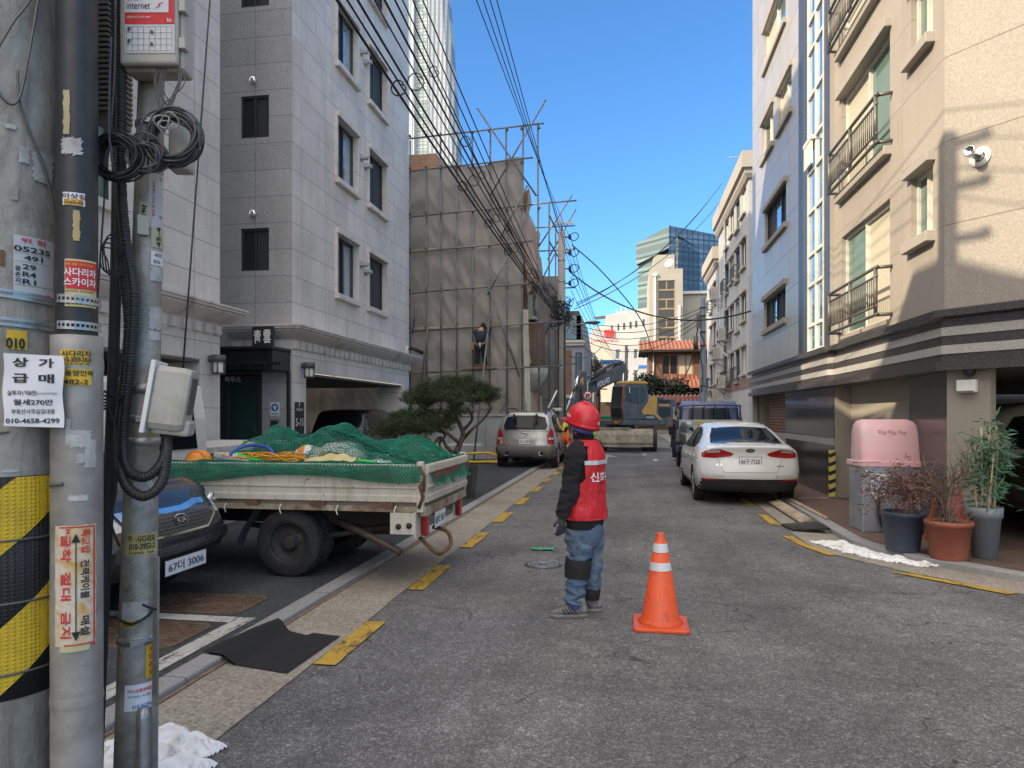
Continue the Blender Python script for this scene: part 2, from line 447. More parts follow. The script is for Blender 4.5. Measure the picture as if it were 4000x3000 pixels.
MAT = dict(
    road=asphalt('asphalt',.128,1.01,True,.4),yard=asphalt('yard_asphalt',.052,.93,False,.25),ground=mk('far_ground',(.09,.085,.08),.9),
    kerb=granite('kerb_granite',(.30,.295,.29),1.0,5,'y',(.2,0),.25,.45,.8,spec=.2,scale=70,stain=.5),
    kerbx=concrete('kerb_granite_plain',(.31,.305,.30),70,(.12,.12,.12),.3,.25),
    gutter=concrete('gutter_concrete',(.31,.28,.235),38,(.13,.105,.075),.5,.42,.95,.9),
    yellow=road_paint('yellow_paint',(.52,.33,.05)),white=road_paint('white_paint',(.5,.5,.46)),
    pave=brick('pavement_brick',(.17,.105,.08),(.13,.09,.075),(.08,.07,.06),'xy',.2,.1,.006),
    stone=granite('grey_granite_cladding',(.66,.62,.58),1.22,.56,'y',(.3,-.02),.17,.42,stain=.6),
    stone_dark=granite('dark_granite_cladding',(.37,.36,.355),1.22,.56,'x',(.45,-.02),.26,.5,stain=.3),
    stone_plain=mk('grey_granite_plain',(.61,.57,.53),.8,0,.14,40,.15,90,dirt=(.3,.27,.24),dirt_scale=2,dirt_amt=.4),
    cream=granite('cream_granite_cladding',(.365,.322,.28),2.6,.98,'y',(.1,-.86),.1,.62,jw=.006,stain=.25),
    creamd=granite('cream_granite_chamfer',(.325,.292,.255),9,.98,'d',(.1,-.86),.16,.55,scale=38,jw=.008,stain=.2),
    cream_plain=mk('cream_granite_plain',(.36,.325,.285),.75,0,.1,40,.1,80),
    polished=granite('polished_granite',(.45,.42,.39),.95,.84,'y',(.35,-.2),.1,.3,.26,jw=.008,spec=.42,stain=.12),
    polished_dark=granite('dark_polished_granite',(.05,.052,.06),.95,.84,'y',(.1,-.2),.35,.4,.3,spec=.4,stain=.1,scale=80),
    dgran=granite('brown_black_granite',(.062,.056,.058),1.4,2.2,'y',(.3,.2),.5,.5,.13,spec=.8,scale=60,stain=.1),
    dgrand=granite('brown_black_granite_chamfer',(.062,.056,.058),1.4,2.2,'d',(.3,.2),.5,.5,.13,spec=.8,scale=60,stain=.1),
    lgran=granite('light_stripe_granite',(.40,.38,.36),1.4,9,'y',(.3,3),.3,.6,.6,scale=60,stain=.1),
    beige=mk('beige_textured_wall',(.32,.29,.245),.9,0,.12,60,.5,120),
    dark=mk('dark_void_paint',(.03,.03,.032),.8),frame=mk('dark_window_frame',(.045,.045,.05),.45,.3),framew=mk('white_window_frame',(.62,.6,.55),.5),
    framed=mk('dark_bronze_frame',(.10,.075,.055),.5,.2),glassb=glass('blue_window_glass',(.45,.62,.74),.04,1,1.6,.8),glassd=glass('dark_window_glass',(.02,.024,.028),.1,.8,1.6),
    glassg=glass('green_window_glass',(.12,.20,.17),.08,.8,1.6),blind=mk('cream_window_blind',(.50,.46,.36),.7,0,.06,20),
    screen=mk('insect_screen',(.035,.037,.042),.7,0,.1,200),steel=mk('galvanised_steel',(.38,.40,.41),.45,.75,.2,12,.1,40,dirt=(.25,.2,.16),dirt_scale=5),
    pipe=mk('scaffold_pipe',(.19,.205,.215),.5,.55,.3,5,.15,50,dirt=(.17,.11,.07),dirt_scale=4,dirt_amt=.5),black=mk('black_plastic',(.018,.018,.02),.55,0,.2,10),
    rubber=mk('black_rubber',(.02,.02,.021),.85,0,.3,12,.4,80,dirt=(.06,.055,.05)),rail=mk('grey_railing_paint',(.13,.125,.115),.45,.4),
    concrete=concrete('pole_concrete',(.36,.35,.33),22,(.2,.18,.16),.25,.16),plaster=concrete('old_plaster',(.42,.40,.36),12,(.2,.18,.15),.6,.15),
    whitep=mk('white_paint_plain',(.74,.72,.68),.5,0,.06,6),redp=mk('red_print',(.55,.03,.035),.6),blackp=mk('black_print',(.015,.015,.016),.6),
    bluep=mk('blue_print',(.03,.17,.48),.6),yellowp=mk('yellow_print',(.65,.42,.03),.6,dirt=(.4,.3,.1)),tpaper=mk('old_torn_paper',(.44,.44,.43),.75,0,.2,12,dirt=(.28,.27,.25),dirt_scale=14,dirt_amt=.6),paper=mk('white_paper',(.72,.72,.75),.7,0,.04,5),
    chrome=mk('chrome',(.75,.76,.78),.12,1,.03),tyre=mk('tyre_rubber',(.016,.016,.017),.85,0,.25,8,.2,60,dirt=(.05,.047,.043)),
    rim=mk('alloy_rim',(.42,.43,.44),.35,.8,.1),redlamp=mk('red_lamp_lens',(.32,.008,.012),.12,0,.15,20,coat=.6),clearlamp=mk('clear_lamp_lens',(.5,.5,.52),.08,.3,.1,30,coat=.6),
    carglass=glass('car_glass',(.010,.012,.016),.03,.8,1.38),orange=mk('orange_plastic',(.75,.16,.02),.5),rust=mk('rusty_steel',(.16,.085,.05),.85,.2,.4,14,.4,40),
    dkgreen=mk('green_paint',(.02,.16,.06),.6),snow=mk('old_snow',(.76,.765,.77),.75,0,.05,14,.5,45,dirt=(.34,.30,.26),dirt_scale=11,dirt_amt=.45),
    soil=mk('potting_soil',(.10,.075,.05),.95,0,.5,30,.8,60),bark=mk('pine_bark',(.085,.058,.045),.9,0,.4,18,.8,40),twig=mk('dry_twig',(.17,.12,.09),.9,0,.3,12),
)
# ------------------------------------------------------------------ the ground
def sheet(name,pts,z,m,kind='structure',nm=None):
    b = MB(); b.poly([(x,y,z) for x,y in pts]); o = b.build(name,m); tag(o,kind=kind); return o

def strip(path,off0,off1):
    """offset a plan polyline to the right by off0 and off1; returns two lists"""
    L,Rr = [],[]
    for i,p in enumerate(path):
        p = Vector(p).to_2d() if len(p) > 2 else Vector(p)
        a = Vector(path[max(i-1,0)]); b = Vector(path[min(i+1,len(path)-1)])
        t = (b-a).normalized(); n = Vector((t.y,-t.x))
        L.append(p+n*off0); Rr.append(p+n*off1)
    return L,Rr

sheet('ground',[(-1200,-300),(1200,-300),(1200,2500),(-1200,2500)],-.05,MAT['ground'])
sheet('road',[(-40,-30),(40,-30),(40,56),(-40,56)],0,MAT['road'])
# left gutter, kerb and yard
b = MB()
L = []; n = 120
for i in range(n+1):
    y = -6+62*i/n
    L.append(((-2.56,y),(-1.99+.02*noise.noise(Vector((y*.9,3,0)))+.012*noise.noise(Vector((y*4.1,0,0))),y)))
for i in range(n):
    b.quad((*L[i][0],.006),(*L[i][1],.006),(*L[i+1][1],.006),(*L[i+1][0],.006))
tag(b.build('gutter',MAT['gutter']),kind='structure')
b = MB(); b.box(-2.72,-6,-.04,-2.56,56,.052); tag(b.build('kerb',MAT['kerb'],bevel=.012),kind='structure')
b = MB(); b.box(-2.56,-6,-.04,-2.535,56,.02); tag(b.build('kerb',mk('kerb_mortar',(.22,.15,.09),.95,0,.35,20,.5),bevel=.008),kind='structure')
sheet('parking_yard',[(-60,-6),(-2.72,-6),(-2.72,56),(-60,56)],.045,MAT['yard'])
# right kerb curving into the side street
rk = [(2.82,56),(2.80,30),(2.78,18),(2.74,13),(2.70,11),(2.665,9.6),(2.70,9.05),(2.84,8.6),(3.11,8.13),(3.45,7.68),(3.85,7.23),(5.2,5.95),(8,3.6),(14,-1.2)]
rks = [Vector((p.x,p.y)) for p in smooth_pts([(x,y,0) for x,y in rk],5)]
def ribbon(mb,P0,P1,z):
    for i in range(len(P0)-1): mb.quad((*P0[i],z),(*P1[i],z),(*P1[i+1],z),(*P0[i+1],z))
b = MB()
ins = strip(rks,-.17,0)[0]
for i in range(len(rks)-1):
    p,q,r_,s_ = rks[i],rks[i+1],ins[i],ins[i+1]
    b.quad((*p,.075),(*q,.075),(*s_,.078),(*r_,.078)); b.quad((*p,-.04),(*q,-.04),(*q,.075),(*p,.075)); b.quad((*r_,-.04),(*r_,.078),(*s_,.078),(*s_,-.04))
tag(b.build('kerb',MAT['kerbx'],weld=True,bevel=.01),kind='structure')
b = MB(); g0,g1 = strip(rks,0,.50)
g1 = [p+Vector((.02*noise.noise(Vector((p.x*2,p.y*2,1))),.02*noise.noise(Vector((p.x*2,p.y*2,5))))) for p in g1]
ribbon(b,g0,g1,.005); tag(b.build('gutter',MAT['gutter']),kind='structure')
pv = [(*p,.072) for p in strip(rks,-.165,0)[0]]
b = MB(); b.poly(pv+[(60,-1.2,.072),(60,56,.072)]); tag(b.build('pavement',MAT['pave']),kind='structure')
# painted marks
def mark(pts,m='yellow',z=.010):
    b = MB(); b.poly([(x,y,z) for x,y in pts]); tag(b.build('road_marking',MAT[m]),kind='structure')
for y0,y1 in [(4.25,5.19),(6.19,7.23),(8.25,9.3),(10.25,11.3),(12.3,13.3),(14.4,15.4),(16.4,17.4),(18.4,19.4),(20.4,21.4),(22.4,23.4),(24.4,25.4)]:
    mark([(-1.98,y0),(-1.83,y0),(-1.83,y1),(-1.98,y1)])
for pts in [[(2.60,7.66),(2.78,7.62),(3.42,6.94),(3.30,6.88)],[(1.98,9.70),(2.10,9.70),(2.15,9.1),(2.32,8.48),(2.22,8.44),(2.05,9.05)],[(2.02,11.7),(2.16,11.7),(2.16,10.62),(2.03,10.62)],[(2.05,13.8),(2.18,13.8),(2.18,12.8),(2.05,12.8)],[(2.07,15.9),(2.2,15.9),(2.2,14.9),(2.07,14.9)]]:
    mark(pts)
mark([(-2.93,3.2),(-2.79,3.2),(-2.79,5.0),(-2.93,5.0)],'white',.05)
mark([(-7.0,4.86),(-2.93,4.86),(-2.93,5.0),(-7,5.0)],'white',.051)
for pts in [[(.55,27.5),(.7,27.5),(.7,28.6),(.55,28.6)],[(.7,28.45),(2.4,28.45),(2.4,28.6),(.7,28.6)],[(.85,24.2),(1.0,24.2),(1.0,25.4),(.85,25.4)],[(1.0,25.25),(2.4,25.25),(2.4,25.4),(1.0,25.4)],[(-.9,24.4),(-.72,24.4),(-.72,26.6),(-.9,26.6)],[(-1.25,26.4),(-.37,26.4),(-.81,27.8)],[(3.0,13.45),(3.75,13.6),(3.75,13.68),(3.0,13.52)]]:
    mark(pts,'white',.012 if pts[0][0] < 2.9 else .078)

# ------------------------------------------------------------------ facades
class Fac:
    """a vertical wall plane: a along the wall, z up, d outwards"""
    def __init__(s,o,dr,nr):
        s.o = Vector((*o,0)); s.t = Vector((*dr,0)).normalized(); s.n = Vector((*nr,0)).normalized()
    def P(s,a,z,d=0): return s.o+s.t*a+s.n*d+Vector((0,0,z))
    def wall(s,mb,a0,a1,z0,z1,holes=(),depth=.14):
        As = sorted(set([a0,a1]+[min(max(h[k],a0),a1) for h in holes for k in (0,1)]))
        Zs = sorted(set([z0,z1]+[min(max(h[k],z0),z1) for h in holes for k in (2,3)]))
        for i in range(len(As)-1):
            for j in range(len(Zs)-1):
                ca,cz = (As[i]+As[i+1])/2,(Zs[j]+Zs[j+1])/2
                if any(h[0] < ca < h[1] and h[2] < cz < h[3] for h in holes): continue
                mb.quad(s.P(As[i],Zs[j]),s.P(As[i+1],Zs[j]),s.P(As[i+1],Zs[j+1]),s.P(As[i],Zs[j+1]))
        for h in holes:
            q = [(h[0],h[2]),(h[1],h[2]),(h[1],h[3]),(h[0],h[3])]
            for k in range(4):
                (p0,p1),(r0,r1) = q[k],q[(k+1) % 4]
                mb.quad(s.P(p0,p1),s.P(r0,r1),s.P(r0,r1,-depth),s.P(p0,p1,-depth))
        return mb
    def bx(s,mb,a0,a1,z0,z1,d0,d1):
        v = [s.P(a,z,d) for d in (d0,d1) for z in (z0,z1) for a in (a0,a1)]
        return mb.add(v,[(0,1,3,2),(4,6,7,5),(0,4,5,1),(2,3,7,6),(0,2,6,4),(1,5,7,3)])
    def window(s,par,a0,a1,z0,z1,fm,panes,depth=.13,fw=.05,sill=None,lintel=None,jambs=None,split=None,sp=.1):
        """window part with pane / sill sub-parts; panes: materials from a0 to a1"""
        n = len(panes); b = MB(); d0,d1 = -depth-.05,-depth+.03
        s.bx(b,a0,a1,z0,z0+fw,d0,d1); s.bx(b,a0,a1,z1-fw,z1,d0,d1)
        cut = split or [a0+(a1-a0)*i/n for i in range(n+1)]
        for i,c in enumerate(cut):
            l = a0 if i == 0 else (a1-fw if i == n else c-fw/2)
            s.bx(b,l,l+fw,z0+fw,z1-fw,d0,d1-.002)
        w = b.build('window',fm,par)
        for i in range(n):
            g = MB(); q0,q1 = cut[i]+fw*.4,cut[i+1]-fw*.4
            g.quad(s.P(q0,z0+fw*.5,d0+.03+.012*(i % 2)),s.P(q1,z0+fw*.5,d0+.03+.012*(i % 2)),s.P(q1,z1-fw*.5,d0+.03+.012*(i % 2)),s.P(q0,z1-fw*.5,d0+.03+.012*(i % 2)))
            g.build('pane',panes[i],w)
        if sill:
            b = MB(); s.bx(b,a0-.07,a1+.07,z0-.13,z0-.002,-.02,sp); b.build('sill',sill,w,bevel=.008)
        if lintel:
            b = MB(); s.bx(b,a0-.07,a1+.07,z1+.002,z1+.13,-.02,sp*.9); b.build('lintel',lintel,w,bevel=.008)
        if jambs:
            b = MB(); s.bx(b,a0-.07,a0-.002,z0,z1,-.02,sp*.55); s.bx(b,a1+.002,a1+.07,z0,z1,-.02,sp*.55); b.build('jamb',jambs,w,bevel=.005)
        return w

def cornice(mb,path,prof):
    """sweep (out,z) profile along a plan path, outwards = right of travel, mitred"""
    rings = []
    n = len(path); P = [Vector(p) for p in path]
    for i in range(n):
        t0 = (P[i]-P[i-1]).normalized() if i else (P[1]-P[0]).normalized()
        t1 = (P[i+1]-P[i]).normalized() if i < n-1 else t0
        n0 = Vector((t0.y,-t0.x)); n1 = Vector((t1.y,-t1.x)); m = (n0+n1)
        m = m/max(m.dot(n0),1e-6)
        rings.append([(P[i].x+m.x*o,P[i].y+m.y*o,z) for o,z in prof])
    mb.loft(rings,True,True)

ROOF = mk('roof_screed',(.3,.29,.27),.9)
def roof_box(parent,x0,y0,x1,y1,z,m,h=.35):
    b = MB(); b.box(x0,y0,z-.3,x1,y1,z); b.build('roof',ROOF,parent)

# ---- left building nearest the camera
XB = -7.05
b1 = thing('apartment_building','grey granite apartment house behind the poles with a stepped cornice above its open parking bay','building',(-9,8,0))
f = Fac((XB,0),(0,1),(1,0)); fx = Fac((0,11.42),(1,0),(0,1))
mb = MB(); hol = [(7.0,8.85,4.5,5.95),(7.0,8.85,7.4,8.85)]
f.wall(mb,4.5,11.42,3.3,9.25,hol); f.wall(mb,8.3,11.42,9.25,16.4,[]); f.wall(mb,4.5,11.42,2.52,2.97)
f.wall(mb,10.85,11.42,0,2.52); f.wall(mb,4.5,5.1,0,2.52)
fx.wall(mb,-20,XB,2.5,16.4); Fac((0,4.5),(1,0),(0,-1)).wall(mb,-20,XB,2.5,9.25)
fx.wall(mb,-7.65,XB,0,2.52); Fac((-7.65,0),(0,1),(-1,0)).wall(mb,10.85,11.42,0,2.52); Fac((0,10.85),(1,0),(0,-1)).wall(mb,-7.65,XB,0,2.52)
mb.build('wall',[MAT['stone']],b1)
mb = MB(); mb.box(-20,4.52,9.2,XB-.02,8.29,9.24); mb.box(-20,8.32,16.3,XB-.01,11.41,16.38); mb.build('roof',ROOF,b1)
mb = MB(); Fac((0,8.3),(1,0),(0,-1)).wall(mb,-20,XB,9.25,16.4); mb.build('side_wall',MAT['stone'],b1)  # unseen upper storeys stepped up so their shade reaches the polished wing
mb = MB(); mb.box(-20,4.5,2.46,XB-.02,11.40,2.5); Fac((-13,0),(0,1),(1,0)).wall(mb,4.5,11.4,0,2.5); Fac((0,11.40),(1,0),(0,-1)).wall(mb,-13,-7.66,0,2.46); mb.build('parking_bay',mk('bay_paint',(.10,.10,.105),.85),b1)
CPROF = [(-.02,2.95),(.0,2.95),(.03,3.13),(.05,3.16),(.10,3.19),(.2,3.26),(.27,3.32),(.27,3.35),(.32,3.36),(.32,3.40),(.35,3.405),(.35,3.44),(-.02,3.46)]
def dentils(mb,F,a0,a1,step=.30,w=.16):
    a = a0
    while a+w < a1:
        F.bx(mb,a,a+w,2.97,3.125,-.01,.075); a += step
def cor(path): 
    mb = MB(); cornice(mb,path,CPROF); return mb
# outward is to the right of travel: go +Y along an X-facing wall on the left side of the street
mb = cor([(XB,4.5),(XB,11.42),(-9,11.42)][::1])
o = mb.build('cornice',MAT['stone_plain'],b1)
mb = MB(); dentils(mb,f,4.6,11.5); dentils(mb,fx,-9,XB); mb.build('dentil_band',MAT['stone_plain'],b1)
f.window(b1,7.0,8.85,4.5,5.95,MAT['frame'],[MAT['glassg'],MAT['glassg']],sill=MAT['stone_plain'])
f.window(b1,7.0,8.85,7.4,8.85,MAT['frame'],[MAT['glassd'],MAT['glassb']],sill=MAT['stone_plain'])

# ---- left building with the entrance
XC = -6.94
b2 = thing('apartment_building','tall grey granite apartment house with paired dark windows and a black canopied entrance','building',(-9,18,0))
f = Fac((XC,0),(0,1),(1,0)); fd = Fac((0,13.9),(1,0),(0,-1)); fe = Fac((0,21.9),(1,0),(0,1))
WA,WBB = (16.15,17.45),(18.25,19.65)
rows = [(4.5,5.94),(7.28,8.75),(10.08,11.53),(12.9,14.3)]
hol = [(*w,*r) for w in (WA,WBB) for r in rows]
mb = MB(); f.wall(mb,13.9,21.9,3.35,15.8,hol); f.wall(mb,13.9,21.9,2.5,2.97); fe.wall(mb,-16,XC,2.5,15.8)
f.wall(mb,13.9,14.55,0,2.5); f.wall(mb,21.2,21.9,0,2.5)
Fac((0,14.55),(1,0),(0,1)).wall(mb,-7.6,XC,0,2.5); Fac((0,21.2),(1,0),(0,-1)).wall(mb,-7.75,XC,0,2.5); fe.wall(mb,-7.75,XC,0,2.5)
mb.build('wall',MAT['stone'],b2)
mb = MB(); hd = [(-8.10,-7.46,4.62,5.52),(-8.10,-7.46,7.43,8.32),(-8.10,-7.46,10.2,11.1)]
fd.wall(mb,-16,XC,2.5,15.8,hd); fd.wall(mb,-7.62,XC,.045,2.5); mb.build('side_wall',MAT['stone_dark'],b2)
mb = MB(); mb.box(-16,13.91,15.7,XC-.01,21.89,15.79); mb.build('roof',ROOF,b2)
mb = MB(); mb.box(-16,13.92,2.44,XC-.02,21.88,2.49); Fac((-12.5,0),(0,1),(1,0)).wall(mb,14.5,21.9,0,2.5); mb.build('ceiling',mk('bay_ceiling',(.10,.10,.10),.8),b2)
mb = MB(); cornice(mb,[(-8.3,13.9),(XC,13.9),(XC,21.9),(-8,21.9)],[(o,z) for o,z in CPROF]); mb.build('cornice',MAT['stone_plain'],b2)
mb = MB(); dentils(mb,f,13.9,22.0); dentils(mb,fd,-8.2,XC+.06); mb.build('dentil_band',MAT['stone_plain'],b2)
for w in (WA,WBB):
    for k,r in enumerate(rows):
        pn = [MAT['screen'],MAT['glassb']] if w is WA else [MAT['glassb'],MAT['screen']]
        f.window(b2,*w,*r,MAT['frame'],pn,.12,.055,MAT['stone_plain'],MAT['stone_plain'],MAT['stone_plain'],sp=.12)
for h in hd: fd.window(b2,*h,MAT['frame'],[MAT['glassd'],MAT['screen']],.06,.05)
VENT = mk('vent_steel',(.45,.45,.46),.4,.8)
for k,r in enumerate(rows):
    for a,z in ((17.78,r[1]-.42),(18.05,r[1]-.55)):
        mb = MB(); p = f.P(a,z); mb.lathe([(.001,.0),(.10,0),(.10,.02),(.055,.025),(.055,.2),(.045,.2),(.045,.05),(.001,.05)],16,p,'x'); mb.build('vent_pipe',VENT,b2)
for z in (5.82,8.63,11.4):
    mb = MB(); mb.sphere(fd.P(-7.80,z,.04),.085,14,10,(1,.8,1)); mb.build('vent_cap',MAT['chrome'],b2)
# entrance: recessed door, canopy, posts
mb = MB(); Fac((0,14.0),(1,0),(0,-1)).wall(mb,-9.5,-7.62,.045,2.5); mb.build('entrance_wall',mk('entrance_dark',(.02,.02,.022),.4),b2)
mb = MB(); fd.bx(mb,-8.35,-7.72,.1,2.3,-.08,-.04); dr = mb.build('door',mk('door_glass',(.025,.055,.05),.15,0,.1,3),b2)
mb = MB(); fd.bx(mb,-8.42,-8.35,.05,2.4,-.09,0); fd.bx(mb,-7.72,-7.62,.05,2.4,-.09,0); fd.bx(mb,-8.35,-7.72,2.3,2.4,-.09,0); mb.build('door_frame',MAT['frame'],dr)
mb = MB(); fd.bx(mb,-7.80,-7.77,.95,1.25,-.04,.0); mb.build('handle',MAT['chrome'],dr)
mb = MB(); fd.bx(mb,-9.2,-6.98,2.48,2.88,.0,.75); fd.bx(mb,-7.02,-6.96,.05,2.48,.02,.1); fd.bx(mb,-9.2,-6.96,2.88,2.95,-.0,.8)
for i in range(7): mb.obox(fd.P(-8.9+.33*i,2.6,.77),(.24,.02,.07),(0,0,.0))
mb.build('canopy',mk('black_canopy_metal',(.014,.015,.018),.4,.3),b2,bevel=.01)
mb = MB(); text(mb,'하우스',fd.P,-8.28,2.33,None,.13,.015,d=.01); mb.build('lettering',MAT['whitep'],b2)
sg = thing('hanja_sign','small square black sign with two white Hanja above the entrance canopy','sign',tuple(fd.P(-7.3,2.95,.55)))
mb = MB(); fd.bx(mb,-7.52,-7.07,2.955,3.37,.5,.58); mb.build('sign_board',mk('sign_black',(.018,.018,.02),.5),sg,bevel=.01)
mb = MB(); text(mb,'靑',fd.P,-7.40,3.16,.16,.28,.02,d=.584); text(mb,'雲',fd.P,-7.19,3.16,.16,.28,.02,d=.584); mb.build('lettering',MAT['whitep'],sg)
# wall lamps, keypad, stickers
def wall_lamp(F,a,z,label):
    t = thing('wall_lamp',label,'lamp',tuple(F.P(a,z)),0,'wall lamps beside the entrance')
    mb = MB(); mb.sphere(F.P(a,z+.12,.02),.06,12,8); mb.tube([F.P(a,z+.12,0),F.P(a,z+.13,.16)],.02); c = F.P(a,z,.17)
    mb.lathe([(.001,.18),(.12,.18),(.12,.06),(.001,.06)],20,c); 
    for k in range(4):
        a_ = k*math.pi/2+.4; mb.tube([c+Vector((.1*math.cos(a_),.1*math.sin(a_),.06)),c+Vector((.1*math.cos(a_),.1*math.sin(a_),-.14))],.012,6)
    mb.lathe([(.11,-.12),(.11,-.15),(.001,-.15)],20,c); mb.build('housing',mk('lamp_grey',(.10,.10,.105),.5,.3),t)
    mb = MB(); mb.lathe([(.08,.055),(.08,-.118)],20,c); mb.build('lamp_glass',mk('frosted_glass',(.62,.62,.6),.4),t)
wall_lamp(Fac((XB,0),(0,1),(1,0)),11.1,2.42,'grey cylinder wall lamp on the pier left of the black canopy')
wall_lamp(Fac((XC,0),(0,1),(1,0)),14.35,2.52,'grey cylinder wall lamp on the pier right of the black canopy')
kp = thing('door_keypad','steel framed door keypad on the dark granite wall beside the glass door','keypad',tuple(fd.P(-7.3,1.2)))
mb = MB(); fd.bx(mb,-7.44,-7.20,.95,1.5,.0,.04); mb.build('frame',MAT['steel'],kp,bevel=.006)
mb = MB(); fd.bx(mb,-7.40,-7.24,1.0,1.46,.03,.045); 
for i in range(3):
    for j in range(4): fd.bx(mb,-7.38+.045*i,-7.35+.045*i,1.06+.045*j,1.09+.045*j,.045,.05)
mb.build('key_panel',MAT['black'],kp)
st = MB(); rect_on(st,fd.P,-7.43,1.56,-7.22,1.84,.006); o = st.build('blue_sticker',MAT['whitep'],b2)
st = MB(); st.add([fd.P(-7.325+.085*math.cos(t*.5236),1.73+.085*math.sin(t*.5236),.009) for t in range(12)],[tuple(range(12))]); rect_on(st,fd.P,-7.41,1.585,-7.24,1.61,.009); st.build('print',MAT['bluep'],o)
st = MB(); rect_on(st,fd.P,-7.34,1.68,-7.30,1.77,.011); rect_on(st,fd.P,-7.36,1.73,-7.29,1.76,.0115); st.build('emblem',MAT['whitep'],o)
st = MB(); rect_on(st,f.P,14.0,1.05,14.45,1.85,.006); o = st.build('address_plate',MAT['blackp'],b2)
st = MB(); text(st,'5-11',f.P,14.22,1.42,.34,.17,.015,d=.010); text(st,'도원로47길',f.P,14.22,1.69,.3,.06,.01,d=.010); text(st,'청운하우스',f.P,14.22,1.14,.3,.045,d=.010); rect_on(st,f.P,14.2,1.75,14.23,1.84,.01); st.build('lettering',MAT['whitep'],o)
st = MB(); Fq = Fac((0,21.2),(1,0),(0,-1)); rect_on(st,Fq.P,-7.68,1.55,-7.1,1.72,.006); o = st.build('camera_notice',MAT['whitep'],b2)
st = MB(); text(st,'CCTV',Fq.P,-7.53,1.635,.22,.08,.02,d=.01); st.build('red_lettering',MAT['redp'],o)
st = MB(); text(st,'녹화중',Fq.P,-7.25,1.635,.24,.08,.02,d=.01); st.build('blue_lettering',MAT['bluep'],o)
cc = thing('security_camera','small dark bullet security camera at the far corner of the tall apartment house','camera',tuple(f.P(21.7,3.62)))
mb = MB(); f.bx(mb,21.6,21.78,3.55,3.75,0,.05); mb.build('bracket',MAT['whitep'],cc)
mb = MB(); mb.tube([f.P(21.7,3.66,.05),f.P(21.72,3.64,.2)],.025); mb.tube([f.P(21.6,3.68,.18),f.P(22.0,3.56,.42)],.06,10); mb.build('camera_body',MAT['black'],cc)
# low planter wall in front of the first building
lw = thing('planter_wall','low weathered concrete planter wall with a slab coping behind the flatbed truck','wall',(-6.3,9.6,0))
mb = MB(); mb.box(-6.75,8.4,.04,-5.6,11.0,1.06); mb.build('wall',MAT['plaster'],lw,bevel=.01)
mb = MB(); mb.box(-6.85,8.3,1.063,-5.5,11.1,1.16); mb.build('coping',MAT['stone_plain'],lw,bevel=.012)
# a neighbour of the same height behind the camera, whose shadow falls across the junction
b0 = thing('apartment_building','plain grey apartment house left of the junction behind the utility pole','building',(-12,-3,0))
mb = MB(); mb.box(-18,-14,.04,-7.2,2.6,11.0); mb.build('wall',MAT['stone'],b0)
# ------------------------------------------------------------------ right side: cream house with a polished stone wing
XR,XP = 3.65,3.57
r1 = thing('apartment_building','cream granite apartment house on the right corner with striped dark stone band and railed windows','building',(5,12,.07))
fr = Fac((XR,0),(0,1),(-1,0)); CH = Vector((.633,-.774)).normalized(); fc = Fac((XR,9.0),CH,(-CH.y*-1,-CH.x) if 0 else (-.774,-.633)); fp = Fac((XP,0),(0,1),(-1,0))
mb = MB()
bigs = [(2.95,4.65),(5.38,7.05),(7.85,9.5)]; sm = [(3.82,4.66),(6.22,7.1),(8.7,9.55)]
fr.wall(mb,9.0,13.5,2.72,13.6,[(10.75,13.05,*z) for z in bigs]+[(9.32,9.99,*z) for z in sm])
mb.build('wall',MAT['cream'],r1)
mb = MB(); fc.wall(mb,0,4.2,2.72,13.6); mb.build('chamfer_wall',MAT['creamd'],r1)
ce = fc.P(4.2,0); mb = MB(); Fac((ce.x,ce.y),(1,.0),(0,-1)).wall(mb,0,10,2.1,13.6); mb.build('side_wall',MAT['cream_plain'],r1)
mb = MB(); mb.poly([(XR+.01,13.5,13.55),(XR+.01,9.0,13.55),(ce.x,ce.y+.01,13.55),(ce.x+10,ce.y+.01,13.55),(ce.x+10,13.5,13.55)]); mb.build('roof',ROOF,r1)
CW = MAT['framew']
for k,z in enumerate(bigs):
    pn = [MAT['blind'],MAT['glassg']] if k == 0 else [MAT['glassg'],MAT['blind']]
    fr.window(r1,10.75,13.05,*z,CW,pn,.1,.05,MAT['cream_plain'] if k else None,MAT['cream_plain'] if k else None,sp=.11,split=[10.75,12.0,13.05] if k == 0 else [10.75,11.85,13.05])
    # railing
    mb = MB(); z0,z1 = z[0]+.05,z[0]+.72; d = .2
    mb.m = 0
    for zz,rr in ((z1,.026),(z0,.026),(z1-.13,.018),(z0+.12,.018)): mb.tube([fr.P(10.66,zz,d),fr.P(13.12,zz,d)],rr,8)
    for a in (10.72,11.89,13.06):
        mb.tube([fr.P(a,z0,d),fr.P(a,z1,d)],.028,8)
        if a != 11.89:
            for zz in (z0,z1): mb.tube([fr.P(a,zz,d),fr.P(a+(-.06 if a < 11 else .06),zz,.0)],.026,8)
    for i in range(26):
        a = 10.8+i*.088
        mb.tube([fr.P(a,z0+.12,d),fr.P(a,z1-.13,d)],.010,5)
    mb.build('railing',MAT['rail'],r1)
for k,z in enumerate(sm):
    fr.window(r1,9.32,9.99,*z,CW,[MAT['blind'],MAT['glassg']],.1,.04,MAT['cream_plain'],MAT['cream_plain'],sp=.11)
